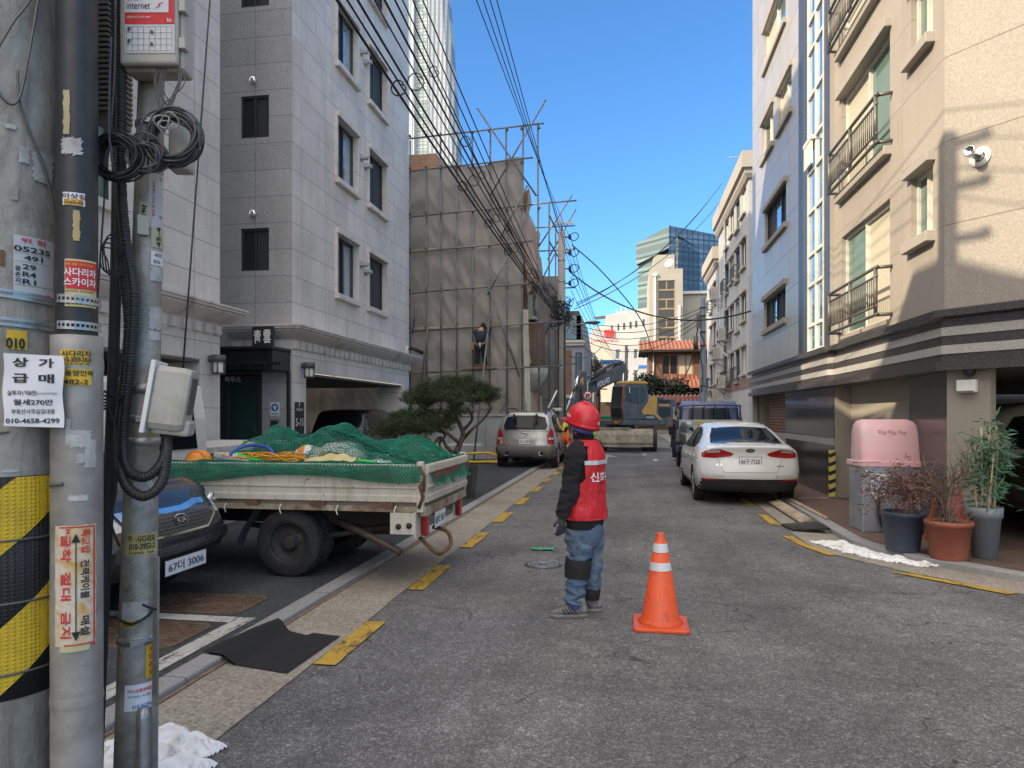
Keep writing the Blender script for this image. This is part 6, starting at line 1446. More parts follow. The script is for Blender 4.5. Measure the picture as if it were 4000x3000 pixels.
ub('hydraulic_ram',MG,lambda mb: (mb.tube([(.9,-.12,3.95),(2.1,-.12,3.45)],.085,10),mb.tube([(2.1,-.12,3.45),(2.9,-.12,3.2)],.045,8),mb.tube([(.2,-.12,4.05),(.9,-.12,3.95)],.05,8)))
ub('hydraulic_ram',MAT['chrome'],lambda mb: (mb.tube([(.55,.2,2.2),(.45,.2,3.5)],.045,8)))
st_ = ub('dipper_arm',MG,lambda mb: mb.prism([(2.75,3.5),(3.05,3.55),(3.3,3.2),(3.35,2.6),(4.35,.75),(4.1,.6),(2.95,2.4),(2.8,2.9)],-.24,.0,'xz'),.03)
ub('label_plate',MAT['yellowp'],lambda mb: mb.add([(3.0,.004,2.95),(3.2,.004,2.85),(3.2,.004,3.2),(3.0,.004,3.3)],[(0,1,2,3)]),0,st_)
ub('hydraulic_ram',MAT['chrome'],lambda mb: (mb.tube([(3.5,-.12,2.75),(4.3,-.12,1.3)],.05,8),mb.tube([(3.2,-.12,3.3),(3.55,-.12,2.65)],.09,8)))
ub('hoses',MAT['black'],lambda mb: [mb.tube(smooth_pts([(2.2,.1,3.0+.05*k),(2.75,.15,2.9),(2.95,.15,2.2-.12*k),(3.15,.12,2.0-.1*k),(3.25,.1,2.6),(3.2,.08,3.0)],5),.03,6) for k in range(4)]+[mb.tube(smooth_pts([(.3,.1,4.05),(1.2,.1,3.68+.06*k),(2.6,.1,3.12+.05*k)],5),.025,6) for k in range(3)])
ub('bucket',MUD,lambda mb: mb.prism([(4.05,.75),(4.5,.85),(4.75,.4),(4.5,.06),(3.9,.1),(3.8,.35),(4.25,.35)],-.6,.4,'xz'),.02)
ub('step_ladder',MG,lambda mb: (mb.box(1.3,.3,1.0,1.5,1.15,1.04),mb.box(.2,1.22,.8,.8,1.3,.84)))
# ------------------------------------------------------------------ foreground poles
class Cyl:
    """writing surface on a round pole; a runs along the arc to the right as seen from the camera"""
    def __init__(s,c,r_,c1=None,z1=None,r1=None):
        s.c = Vector(c); s.r = r_; s.c1 = Vector(c1) if c1 else None; s.z1 = z1; s.r1 = r1
        s.a0 = math.atan2(-s.c.y,-s.c.x)
    def at(s,z):
        if s.c1 is None: return s.c.x,s.c.y,s.r
        t = z/s.z1; return s.c.x+(s.c1.x-s.c.x)*t,s.c.y+(s.c1.y-s.c.y)*t,s.r+(s.r1-s.r)*t
    def P(s,a,z,d=0):
        x,y,r_ = s.at(z); g = s.a0+a/s.r
        return Vector((x+(r_+d)*math.cos(g),y+(r_+d)*math.sin(g),z))
    def hit(s,u,v):
        z = 1.6
        for _ in range(6):
            x,y,r_ = s.at(z); q = W(u,v,1)-Vector((0,0,1.6)); A = q.x**2+q.y**2; B = -2*(q.x*x+q.y*y); C_ = x*x+y*y-r_*r_; D = max(0,B*B-4*A*C_); t = (-B-math.sqrt(D))/(2*A); z = 1.6+q.z*t
        g = math.atan2(q.y*t-y,q.x*t-x); da = (g-s.a0+math.pi) % (2*math.pi)-math.pi
        return da*s.r,z
    def rect(s,mb,u0,v0,u1,v1,d=.003,rag=0):
        a0,_ = s.hit(u0,v0); a1,_ = s.hit(u1,v0); _,z1 = s.hit((u0+u1)/2,v0); _,z0 = s.hit((u0+u1)/2,v1)
        n = 14
        if rag:
            def Pg(i,j):
                e = rag*noise.noise(Vector((i*9+u0,j*9+v0,1)))*(1 if i in (0,1) or j in (0,1) else 0); return s.P(a0+(a1-a0)*i+e,z0+(z1-z0)*j+e*.7,d)
            mb.grid(Pg,n,n)
        else: mb.grid(lambda i,j: s.P(a0+(a1-a0)*i,z0+(z1-z0)*j,d),n,2)
        return a0,z0,a1,z1
    def text(s,mb,body,u,v,wpx,hpx,bold=.01,d=.006,rot=0,shear=0):
        a,z = s.hit(u,v); k = (s.c.y*CT-s.c.x*ST-s.r*.8)/1531.8
        text(mb,body,s.P,a,z,wpx*k,hpx*k,bold,shear,1,d,rot)
C1 = Cyl((-2.135,2.13,0),.186); C2 = Cyl((-1.845,2.135,0),.078); C2b = Cyl((-1.845,2.135,0),.063)
C3 = Cyl((-1.905,2.487,0),.074,(-1.815,2.487,0),3.2,.044)
def stick(cyl,parent,name,u0,v0,u1,v1,m,texts=(),d=.003,rag=0,label=None,rects=()):
    mb = MB(); cyl.rect(mb,u0,v0,u1,v1,d,rag); o = mb.build(name,m,parent,smooth=True)
    if label: o['label'] = label
    by = {}
    for tx in texts: by.setdefault(tx[5],[]).append(tx)
    for k,(mm,L) in enumerate(by.items()):
        mb = MB()
        for (body,u,v,w,h,m_,*r_) in L: cyl.text(mb,body,u,v,w,h,.02,d+.003,*(r_ or [0]))
        mb.build('lettering',MAT[mm],o)
    for (ru0,rv0,ru1,rv1,mm) in rects:
        mb = MB(); cyl.rect(mb,ru0,rv0,ru1,rv1,d+.002); mb.build('print',MAT[mm],o)
    return o
p1 = thing('utility_pole','thick weathered concrete utility pole at the left edge with a yellow and black guard','pole',(-2.135,2.13,0))
PC = NT('weathered_pole_concrete'); _g = PC.n('ShaderNodeNewGeometry'); _p = _g.outputs['Position']
_n1 = PC.noise(_p,7,8,.75,.3); _n2 = PC.noise(_p,60,4,.7); _mp = PC.n('ShaderNodeMapping'); _mp.inputs['Scale'].default_value = (9,9,2.2); PC.l(_p,_mp.inputs[0]); _n3 = PC.noise(_mp.outputs[0],1.6,6,.75,.8); _n4 = PC.noise(_p,3.2,8,.8,1.5)
_c = PC.mix(PC.ramp(_n1,[(.3,0),(.7,1)]),(.27,.255,.225),(.43,.41,.37)); _c = PC.mix(PC.ramp(_n3,[(.45,0),(.7,.7)]),_c,(.14,.12,.10)); _c = PC.mix(PC.ramp(_n2,[(.62,0),(.75,.6)]),_c,(.45,.44,.42)); _c = PC.mix(PC.ramp(_n4,[(.68,0),(.70,.75)]),_c,(.55,.55,.54))
PCm = PC.done(_c,.85,0,.3,PC.bump(_n2,.35,.006,PC.bump(_n1,.4,.01)))
mb = MB(); mb.lathe([(.001,0),(.192,0),(.186,1.6),(.175,5),(.16,9),(.001,9)],48,(-2.135,2.13,0)); mb.build('shaft',PCm,p1)
# guard with raised dots
def dots(name,col):
    a = NT(name); g = a.n('ShaderNodeNewGeometry'); vo = a.n('ShaderNodeTexVoronoi'); vo.inputs['Scale'].default_value = 75; vo.inputs['Randomness'].default_value = .1; a.l(g.outputs['Position'],vo.inputs['Vector'])
    n = a.noise(g.outputs['Position'],9,6,.7); c = a.mix(a.ramp(n,[(.4,0),(.75,.7)]),col,tuple(x*.45+.02 for x in col)); h = a.ramp(vo.outputs['Distance'],[(.2,1),(.5,0)])
    return a.done(c,.6,0,.4,a.bump(h,.55,.005))
GY = dots('yellow_guard_rubber',(.62,.42,.02)); GB = dots('black_guard_rubber',(.016,.016,.017))
mb = MB(); mb.lathe([(.189,.67),(.198,.67),(.198,1.395),(.189,1.395)],60,(-2.135,2.13,0)); gd_ = mb.build('guard',GB,p1)
mb = MB(); mb.smooth = True; cg = Cyl((-2.135,2.13,0),.1985); zA,zB = .672,1.393
for k in range(-4,8):
    n = 60; top = []; 
    for i in range(n):
        a_ = -.62+1.24*i/n; a2 = -.62+1.24*(i+1)/n; z0 = 1.02+k*.45+.88*a_-.325; z1 = z0+.215; w0 = 1.02+k*.45+.88*a2-.325; w1 = w0+.215
        q = [max(zA,min(zB,z)) for z in (z0,w0,w1,z1)]
        if q[3]-q[0] < 1e-4 and q[2]-q[1] < 1e-4: continue
        mb.add([cg.P(a_,q[0],.0015),cg.P(a2,q[1],.0015),cg.P(a2,q[2],.0015),cg.P(a_,q[3],.0015)],[(0,1,2,3)])
mb.build('yellow_stripes',GY,gd_)
mb = MB()
for z in (.98,1.185,.75): mb.lathe([(.2,z),(.203,z),(.203,z+.007),(.2,z+.007)],60,(-2.135,2.13,0))
mb.build('wire_ties',MAT['rail'],gd_)
stick(C1,p1,'number_plate',28,514,112,645,mk('pale_grey_plate',(.50,.50,.51),.5,0,.05,8),[('위 험',70,523,50,11,'redp'),('0523S',70,542,74,12,'blackp'),('491',70,560,38,11,'blackp'),('29',61,578,26,11,'blackp'),('R4',61,594,26,11,'blackp'),('R1',61,610,26,11,'blackp'),('몽',37,580,10,11,'blackp'),('촌',37,593,10,11,'blackp'),('지',37,606,10,11,'blackp'),('123',100,641,12,6,'redp')],.006,rects=[(30,551.2,110,551.6,'blackp'),(30,568.8,110,569.2,'blackp'),(30,619,110,619.7,'blackp')],label='grey number plate with a red warning line')
# white notice leaning across pole and pipe
nA,nB = W(9,845,2.262),W(137,845,2.30); nx = (nB-nA); kx = nx.length/128; ny = 2.28/1531.8
def Pn(a,b_,d=0):
    q = nA+nx*((a-9)/128); return Vector((q.x,q.y,0))+Vector((0,0,1.6-(b_-893.9)*ny))+Vector((.707,-.707,0))*(d+.004*math.sin((a-9)/40)+.003*math.sin(b_/23+a/30))
mb = MB(); mb.grid(lambda i,j: Pn(7+130*i+(2*math.sin(j*9) if i in (0,1) else 0)+2.5*j*0,764+156*j+4*i),24,24); nt_ = mb.build('notice',MAT['paper'],p1,smooth=True); nt_['label'] = 'white printed notice'
Pn2 = lambda a,b_,d=0: Pn(a,-b_,d)
mb = MB()
for body,u,v,w,h,bo_ in [('상',43,783,34,20,.03),('가',99,784,34,20,.03),('급',43,817,34,20,.03),('매',99,818,34,20,.03),('실투자1억8천',46,849,62,11,.015),('(보4천,융3억3천별도)',101,850.5,48,6,0),('월세270만',71,869,86,13,.02),('부동산사무실임대중',71,889,94,11,.01),('010-4658-4299',70,909,116,11,.02)]:
    text(mb,body,Pn2,u,-v,w,h,bo_,0,1,.003)
mb.build('lettering',MAT['blackp'],nt_)
for (u0,v0,u1,v1,m,rag) in [(14,713,58,755,'yellowp',.004),(70,330,112,395,'tpaper',.02),(40,318,62,352,'tpaper',.016),(2,1030-16,40,1030-10,'tpaper',.004),(8,268,34,278,'tpaper',.008),(22,405,38,432,'beige',.002),(0,540,10,575,'rust',.003)]:
    mb = MB(); C1.rect(mb,u0,v0,u1,v1,.003,rag); mb.build('torn_paper',MAT[m],p1)
mb = MB(); C1.text(mb,'010',33,742,34,24,.04,.007); mb.build('lettering',MAT['blackp'],p1)
BP = mk('black_pipe_paint',(.026,.027,.032),.5,0,.25,9,.1,40)
mb = MB(); mb.lathe([(.063,1.82),(.063,9)],32,(-1.845,2.135,0)); mb.build('black_pipe',BP,p1)
GP = mk('galvanised_guard',(.31,.30,.28),.6,.3,.32,6,.25,50,dirt=(.36,.37,.37),dirt_scale=6,dirt_amt=.35)
mb = MB(); mb.smooth = True; mb.lathe([(.078,0),(.078,1.72),(.081,1.76),(.078,1.80),(.078,1.862),(.06,1.862)],36,(-1.845,2.135,0)); gpipe = mb.build('guard_pipe',GP,p1)
for z in (.62,.21): 
    mb = MB(); mb.lathe([(.078,z),(.081,z+.015),(.078,z+.04)],36,(-1.845,2.135,0)); mb.build('joint',GP,gpipe)
def strap(z,tilt):
    mb = MB(); pts = []
    for i in range(34):
        u = -30+168*i/33
        a_,_ = C1.hit(min(u,117),640); p = C1.P(a_,z,.008); pts.append(p)
        if u > 117: pts.pop(); break
    for i in range(14):
        g = C2b.a0-.9+2.6*i/13; pts.append(Vector((-1.845+.072*math.cos(g),2.135+.072*math.sin(g),z)))
    for k in range(len(pts)-1):
        p,q = pts[k],pts[k+1]; dz = tilt*k/len(pts); 
        n = Vector((.7,-.7,0))*.004
        for t0,t1,z0,z1 in ((0,1,-.014,-.005),(0,1,.005,.014),(0,.35,-.005,.005)):
            a_,b_ = p.lerp(q,t0),p.lerp(q,t1)
            mb.quad(a_+Vector((0,0,z0+dz)),b_+Vector((0,0,z0+dz)),b_+Vector((0,0,z1+dz)),a_+Vector((0,0,z1+dz)))
            mb.quad(a_+Vector((0,0,z1+dz)),b_+Vector((0,0,z1+dz)),b_+Vector((0,0,z1+dz))-n,a_+Vector((0,0,z1+dz))-n)
    return mb.build('strap',MAT['steel'],p1)
strap(1.995,-.02); strap(1.902,-.012)
R_ = 'redp'; K_ = 'blackp'
stick(C2b,p1,'sticker',137,416,183,444,MAT['paper'],[('이삿짐',160,424,42,11,K_),('이 삿 짐',159,433.5,32,4,R_),('010-8546-9058',159,438.5,34,5.5,K_)],rects=[(140,430.5,179,443,'yellowp')],label='white and yellow mover sticker')
mb = MB(); C2b.rect(mb,138,195,151,290,.003,.006); mb.build('torn_tape',mk('old_tape',(.42,.36,.20),.6),p1); mb = MB(); C2b.rect(mb,158,455,172,520,.003,.008); mb.build('torn_tape',MAT['yellowp'] if 0 else mk('old_tape_strip',(.46,.36,.16),.6),p1); mb = MB(); C2b.rect(mb,135,298,176,333,.003,.02); mb.build('torn_paper',MAT['tpaper'],p1)
stick(C2b,p1,'sticker',141,561,206,663,mk('cream_sticker',(.60,.50,.24),.6),[('1톤-5톤 모두가능',172,572,50,5,'yellowp'),('사다리차',174,589,60,18,'paper'),('스카이차',174,610,60,18,'paper'),('24시간 신속배차',174,630,56,4,K_),('6460-677',177,652,56,14,K_)],rects=[(143,565,205,625,R_)],label='red and yellow ladder truck sticker')
stick(C2,gpipe,'sticker',132,755,192,789,MAT['yellowp'],[('사다리차',165,764,54,14,K_),('010-3059-2424',166,777,52,11,K_),('이사,철거,폐기물',164,786,50,4,K_)],rag=.006,label='yellow ladder truck sticker')
stick(C2,gpipe,'sticker',140,797,197,832,MAT['yellowp'],[('동양인력',171,806,50,13,K_),('482-2',164,825,44,11,K_)],rag=.009,label='torn yellow labour sticker')
for q in [(150,930,196,966),(148,1070,190,1082),(142,715+190,152,960),(182,950,206,1010),(165,980,190,1000)]:
    mb = MB(); C2.rect(mb,*q,.002,.012); mb.build('torn_paper',MAT['tpaper'],gpipe)
stick(C2,gpipe,'sticker',130,1390,193,1408,mk('pale_yellow_sticker',(.5,.46,.26),.6),[('010-4140',140,1335,10,10,K_)] if 0 else [],label='pale yellow sticker stub')
st = stick(C2,gpipe,'warning_sticker',121,1135,206,1395,mk('cream_warning',(.62,.56,.46),.6,0,.1,14,dirt=(.5,.27,.03),dirt_scale=14,dirt_amt=.7),[('특고압',184,1168,54,17,R_,-1.5708),('전력케이블',183,1250,84,17,K_,-1.5708),('매설',183,1350,42,17,K_,-1.5708),('"굴착',143,1178,70,19,R_,-1.5708),('절대',143,1266,62,19,R_,-1.5708),('금지',143,1350,58,19,R_,-1.5708)],.003,.006,label='cream high voltage cable warning sticker with red border',rects=[(200,1137,203,1393,R_),(130,1137,203,1140,R_),(140,1390,203,1393,R_)])
mb = MB(); a0_,zt_ = C2.hit(164,1152); _,zb2 = C2.hit(164,1384)
mb.add([C2.P(a0_-.0015,zb2+.02,.007),C2.P(a0_+.0015,zb2+.02,.007),C2.P(a0_+.0015,zt_-.02,.007),C2.P(a0_-.0015,zt_-.02,.007)],[(0,1,2,3)])
mb.add([C2.P(a0_-.012,zt_-.03,.007),C2.P(a0_+.012,zt_-.03,.007),C2.P(a0_,zt_,.007)],[(0,1,2)]); mb.add([C2.P(a0_-.012,zb2+.03,.007),C2.P(a0_+.012,zb2+.03,.007),C2.P(a0_,zb2,.007)],[(0,1,2)]); mb.build('arrow',MAT[K_],st)
mb = MB(); mb.tube(smooth_pts([C1.P(.19,1.36,.02),C2.P(-.09,1.365,.01),C2.P(-.04,1.37,.005)],4),.006,6); mb.tube([C1.P(-.25,1.54,.006),C1.P(0,1.54,.008),C1.P(.19,1.555,.012),C2.P(-.05,1.56,.01)],.005,6); mb.build('wire_tie',MAT['rail'],p1)
w_ = MB(); w_.tube(smooth_pts([C1.P(.13,3.4,.02),C1.P(.10,3.05,.015),C1.P(.02,2.85,.02),C1.P(-.02,2.72,.02),C1.P(.0,2.62,.02),C1.P(.04,2.62,.02),C1.P(.07,2.8,.02),C1.P(.11,3.1,.02)],5),.0045,6)
w_.tube(smooth_pts([C1.P(.04,2.72,.015),C1.P(.05,2.6,.012),C1.P(.12,2.42,.012),C1.P(.17,2.25,.01),C1.P(.2,2.15,.01)],5),.0045,6); tag(w_.build('wire',MAT['rail'],None),'thin grey wire looped down the face of the concrete pole','wire')

# ---- galvanised telecom pole
p2 = thing('utility_pole','slim galvanised steel pole with stickers, clamps and conduits right of the concrete pole','pole',(-1.905,2.487,0))
GV = mk('weathered_zinc',(.40,.385,.35),.62,.35,.28,5,.2,45,dirt=(.19,.17,.14),dirt_scale=6,dirt_amt=.9)
mb = MB(); pts = [(-1.905+.09*z/3.2,2.487,z) for z in [0,.4,.8,1.2,1.6,2.0,2.4,2.8,3.2]]; mb.tube(pts,[.074-.03*z/3.2 for _,_,z in pts],28); mb.build('shaft',GV,p2)
def clamp(u,v,h,m=MAT['steel'],lug=True):
    _,z = C3.hit(u,v); x,y,r_ = C3.at(z); mb = MB(); mb.lathe([(r_,z),(r_+.005,z),(r_+.005,z+h),(r_,z+h)],26,(x,y,0))
    if lug: mb.obox(C3.P(.0,z+h/2,.012),(.05,.014,h*.8),(0,0,C3.a0+1.57)); mb.tube([C3.P(-.02,z+h/2,.02),C3.P(.05,z+h/2,.02)],.004,6)
    mb.build('clamp',m,p2)
clamp(300,1395,.03,MAT['steel']); clamp(310,962,.03,MAT['steel'],False); clamp(315,850,.04,MAT['steel'],False); clamp(312,912,.028); clamp(323,268,.02)
mb = MB(); mb.tube(smooth_pts([C3.P(-.08,1.02-.2,.01),C3.P(-.02,.805,.008),C3.P(.04,.83,.008),C3.P(.08,.87,.01),C3.P(.05,.85,.03),C3.P(.01,.88,.035)],4),.005,6); mb.build('wire_tie',MAT['black'],p2)
S3 = lambda *a,**k: stick(C3,p2,'sticker',*a,**k)
CR = mk('cream_old_sticker',(.50,.46,.33),.6)
S3(322,375,352,492,mk('pale_kt_sticker',(.50,.51,.53),.5),[('kt',346,388,9,7,R_),('불법 및 무단 사용금지',331,430,76,6,R_,1.5708),('100',345,470,12,6,R_)],label='pale telecom sticker with red writing')
S3(302,436,330,490,CR,[('세탁',312,462,40,13,K_,1.5708)],label='cream laundry sticker'); S3(327,490,353,536,CR,[('45-4',341,513,44,14,K_,1.5708)],label='cream sticker with sideways number'); S3(326,544,354,574,MAT['paper'],[('사다리',340,552,24,10,K_),('010-',338,566,22,8,K_)],rag=.003,label='small white ladder sticker')
S3(322,664,350,712,MAT['tpaper'],rag=.014); S3(324,575,352,608,MAT['tpaper'],rag=.014); S3(318,715,345,735,MAT['tpaper'],rag=.012); S3(287,1040,330,1095,MAT['tpaper'],rag=.016); S3(266,1340-40,320,1352-12,MAT['tpaper'],rag=.006)
S3(275,1152,337,1200,mk('mustard_sticker',(.42,.36,.14),.6,0,.15,10),[('사다리차',316,1163,42,16,K_),('친절',282,1162,10,10,K_),('010-3953-2',308,1180,58,13,K_),('스카이차 · 자재',306,1194,54,5,K_)],label='mustard ladder truck sticker')
S3(262,1340,293,1355,MAT['yellowp'],[('010-8546-90',278,1350,28,6,K_)],label='small yellow number sticker'); S3(315,1390,333,1462,mk('yellow_red_sticker',(.62,.40,.03),.5),[('사',325,1400,13,14,R_),('다',325,1417,13,14,R_),('리',325,1434,13,14,R_),('차',325,1451,13,14,R_)],label='yellow sticker with red ladder lettering')
S3(271,1478,328,1534,MAT['paper'],[('카드(상품권매입',302,1491,50,9,R_),('카드한도 | 차 할부',302,1503,48,6,'bluep'),('010-9629-6',308,1523,42,9,'bluep')],label='white card loan sticker')
mb = MB(); cc_ = C3.P(-.02,2.315,.012); mb.obox(cc_,(.04,.02,.075),(0,0,C3.a0+1.57)); mb.build('tag_box',mk('ivory_box',(.5,.48,.38),.5),p2,bevel=.004)
mb = MB(); mb.lathe([(.024,.0),(.024,.44),(.018,.48),(.001,.48)],16,(-1.825,2.44,0)); mb.bar((-1.80,2.47,0),(-1.79,2.47,1.05),.012,.02); mb.build('half_guard',MAT['steel'],p2)
mb = MB(); mb.tube(smooth_pts([(-2.02,2.43,0),(-2.005,2.44,.6),(-1.975,2.45,1.4),(-1.955,2.46,2.2),(-1.95,2.47,3.2)],4),.021,10); mb.build('dark_conduit',mk('dark_conduit',(.04,.038,.038),.7),p2)
# corrugated hoses
def corrug(pts,r_,label):
    p_ = smooth_pts(pts,28); out = []; rs = []; L = 0
    d_ = [p_[0]]
    for i in range(1,len(p_)):
        seg = (p_[i]-p_[i-1]).length; n = max(1,int(seg/.0028))
        for k in range(n): d_.append(p_[i-1].lerp(p_[i],(k+1)/n))
    mb = MB(); s_ = 0
    for i,q in enumerate(d_):
        if i: s_ += (d_[i]-d_[i-1]).length
        rs.append(r_*(1 if (s_ % .011) < .0065 else .86))
    mb.tube(d_,rs,12); tag(mb.build('corrugated_hose',MAT['black'],None),label,'conduit','corrugated hoses on the steel pole')
corrug([W(262,-60,2.62),W(262,200,2.62),W(262,400,2.62),W(272,520,2.62),W(290,640,2.62),W(280,800,2.62),W(267,930,2.62),W(275,1010,2.6),W(315,1030,2.58),W(352,995,2.6),W(362,940,2.64)],.019,'black corrugated hose with the tighter loop below the meter box')
corrug([W(252,-60,2.66),W(252,200,2.66),W(258,420,2.66),W(262,560,2.66),W(278,700,2.66),W(264,860,2.66),W(256,960,2.64),W(268,1040,2.58),W(310,1072,2.56),W(350,1040,2.58),W(362,960,2.62)],.019,'black corrugated hose with the deeper loop below the meter box')
# cabinets
cb = thing('telecom_cabinet','beige plastic telecom cabinet with a red and white label high on the slim steel pole','cabinet',W(332,60,2.62))
o_ = W(332,50,2.60); az = math.atan2(o_.x,-o_.y)+.0; ax = Vector((math.cos(.02),math.sin(.02)+.14,0)).normalized(); nn = Vector((ax.y,-ax.x,0)); Pc = plane_map(o_,ax,(0,0,1),nn); k = 2.6/1531.8
BGE = mk('aged_beige_plastic',(.42,.40,.35),.5,0,.07,5,dirt=(.3,.27,.2)); LB = mk('label_white',(.58,.58,.60),.45,0,.03)
def pbox(P,a0,b0,a1,b1,d0,d1,mb):
    v = [P(a,b_,d) for d in (d0,d1) for b_ in (b0,b1) for a in (a0,a1)]
    mb.add(v,[(0,1,3,2),(4,6,7,5),(0,4,5,1),(2,3,7,6),(0,2,6,4),(1,5,7,3)])
mb = MB(); pbox(Pc,-70*k,-100*k,62*k,190*k,-.10,-.012,mb); mb.build('case',BGE,cb,bevel=.012,seg=3)
mb = MB(); pbox(Pc,-68*k,-95*k,56*k,190*k,-.008,.022,mb); lid_ = mb.build('lid',BGE,cb,bevel=.014,seg=3)
mb = MB()
for v in (-35,45,-78): pbox(Pc,56*k,(-v-12)*k+0,70*k,(-v+12)*k,-.03,.01,mb)
pbox(Pc,-73*k,-20*k,-64*k,0,-.05,.0,mb); mb.build('latch',BGE,cb,bevel=.003)
mb = MB(); rect_on(mb,Pc,-54*k,-72*k,52*k,90*k,.0245); lo = mb.build('label_sheet',LB,cb)
mb = MB(); rect_on(mb,Pc,-54*k,-10*k,52*k,90*k,.0262); mb.build('red_field',MAT['redp'],lo)
mb = MB(); rect_on(mb,Pc,-54*k,14*k,40*k,80*k,.028); mb.build('white_field',LB,lo)
mb = MB(); text(mb,'GiGA',Pc,-34*k,46*k,34*k,13*k,.01,d=.030); text(mb,'internet',Pc,-24*k,28*k,50*k,14*k,.0,d=.030)
for r_,c_ in (('F',-44),('R',5)): text(mb,r_,Pc,c_*k,(-22 if r_ == 'F' else -28)*k,7*k,9*k,.03,d=.028); text(mb,r_,Pc,c_*k,(-48 if r_ == 'F' else -54)*k,7*k,9*k,.03,d=.028)
for i in range(9): x = -50+i*12.2; mb.add([Pc((x-.3)*k,-16*k,.0275),Pc((x+.3)*k,-16*k,.0275),Pc((x+.3)*k,-68*k,.0275),Pc((x-.3)*k,-68*k,.0275)],[(0,1,2,3)])
for j in range(5): y = -16-13*j; mb.add([Pc(-50*k,(y-.3)*k,.0277),Pc(48*k,(y-.3)*k,.0277),Pc(48*k,(y+.3)*k,.0277),Pc(-50*k,(y+.3)*k,.0277)],[(0,1,2,3)])
mb.build('table_print',MAT['blackp'],lo)
mb = MB(); mb.add([Pc(x*k,y*k,.030) for x,y in ((8,20),(24,28),(20,30),(34,38),(17,31),(21,29))],[tuple(range(6))]); mb.build('flash_emblem',MAT['redp'],lo)
mb = MB(); text(mb,'kt',Pc,42*k,-2*k,10*k,9*k,.03,d=.028); text(mb,'상품문의 및 신청 100번',Pc,-24*k,4*k,50*k,5*k,.01,d=.0285); mb.build('white_lettering',LB,lo)
rb = MB()
for i in range(26): z = 3.25-.02*i; rb.obox(W(232,60,2.72)*0+Vector((W(234,0,2.75).x,W(234,0,2.75).y,z)),(.10,.16,.012),(0,0,.1))
rb.obox(Vector((W(238,0,2.76).x,W(238,0,2.76).y,3.0)),(.085,.14,.56),(0,0,.1)); tag(rb.build('ribbed_case',MAT['rail'],None),'grey ribbed equipment case behind the telecom cabinet','case')
b2_ = thing('junction_box','small beige junction box behind the wire coils on the slim pole','box',W(392,300,2.72))
mb = MB(); o_ = W(392,300,2.70); Pq2 = plane_map(o_,(.95,.25,0),(0,0,1)); pbox(Pq2,-26*k,-72*k,20*k,72*k,-.06,.02,mb); mb.build('case',BGE,b2_,bevel=.012); mb = MB(); pbox(Pq2,-22*k,-64*k,14*k,64*k,.02,.032,mb); mb.build('lid',BGE,b2_,bevel=.01)
b3 = thing('meter_box','beige meter box on a white back plate at mid height of the slim pole','box',W(385,860,2.66))
o_ = W(345,860,2.64); q = Matrix.Rotation(-.10,4,Vector((.2,1,0))); ax = Vector((-.40,.92,0)).normalized(); 
up_ = Vector((.15,.06,1)).normalized(); nn = Vector((.92,.40,-.13)).normalized(); Pm = plane_map(o_,ax,up_,nn)
mb = MB(); pbox(Pm,-.10,-.13,.10,.135,-.028,-.012,mb); mb.build('back_plate',MAT['whitep'],b3,bevel=.003)
mb = MB(); mb.loft([[Pm(a*s_,b_*s_+o2,d) for a,b_ in ((-.07,-.115),(.07,-.115),(.085,-.09),(.085,.10),(.07,.12),(-.07,.12),(-.085,.10),(-.085,-.09))] for s_,d,o2 in ((1.0,-.012,0),(1.0,.09,0),(.95,.105,.0),(.9,.11,.0))],True,True); cv = mb.build('cover',BGE,b3,bevel=.006)
mb = MB(); pbox(Pm,-.06,-.13,.06,-.07,.0,.13,mb); mb.build('reader_port',BGE,b3,bevel=.012)
mb = MB(); pbox(Pm,-.055,-.05,.055,.09,.105,.113,mb); mb.build('window',MAT['rail'],b3,bevel=.006)
# coils and loose wires
def coil(u,v,d,r_,n,label,m,tilt=0.2,w=.004):
    c = W(u,v,d); R0 = Vector((CT,ST,0)); mb = MB()
    for i in range(n):
        rr = r_*(1-.22*rnd.random()); cx = c+R0*rnd.uniform(-.015,.015)+Vector((0,0,rnd.uniform(-.015,.015)))+Vector((ST,-CT,0))*rnd.uniform(-.02,.025); ph = rnd.random()*6; el = rnd.uniform(.86,1.04)
        mb.tube([cx+R0*rr*math.cos(a*math.pi/14)+Vector((0,0,rr*el*math.sin(a*math.pi/14)))+Vector((ST,-CT,0))*(.012*math.sin(a*math.pi/14*2+ph)) for a in range(29)],w,5,False)
    o = mb.build('wire_coil',m); tag(o,label,'cable coil','wire coils on the slim pole')
GW = mk('grey_cable',(.07,.07,.075),.5,0,.3,20); WW = mk('white_cable',(.3,.3,.29),.5)
coil(372,298,2.58,.098,26,'largest coil of grey and black cable right of the slim pole',GW); coil(257,341,2.54,.086,18,'round coil of black cable left of the slim pole',MAT['black']); coil(320,338,2.56,.062,12,'smallest coil of cable in front of the slim pole',GW); coil(362,272,2.55,.034,3,'tiny ring of pale cable inside the largest coil',WW,w=.003)
lw_ = MB()
for i in range(12):
    u0 = 345+rnd.uniform(-10,55); lw_.tube(smooth_pts([W(u0,148,2.60),W(u0-4+rnd.uniform(-8,8),185,2.57),W(348+rnd.uniform(-18,30),235,2.57),W(340+rnd.uniform(-15,30),262,2.57)],5),.0022,5)
o = lw_.build('wire_bundle',GW,None); tag(o,'loose thin wires hanging from the telecom cabinet to the largest coil','wires')
lw_ = MB()
for i in range(4): lw_.tube(smooth_pts([W(270,520+8*i,2.6),W(240-6*i,505+10*i,2.58),W(217+5*i,545+6*i,2.56),W(225+5*i,585+4*i,2.57),W(262,575+6*i,2.6)],6),.0028,5)
tag(lw_.build('wire_bundle',MAT['black'],None),'few loose black wire loops between the two poles','wires')
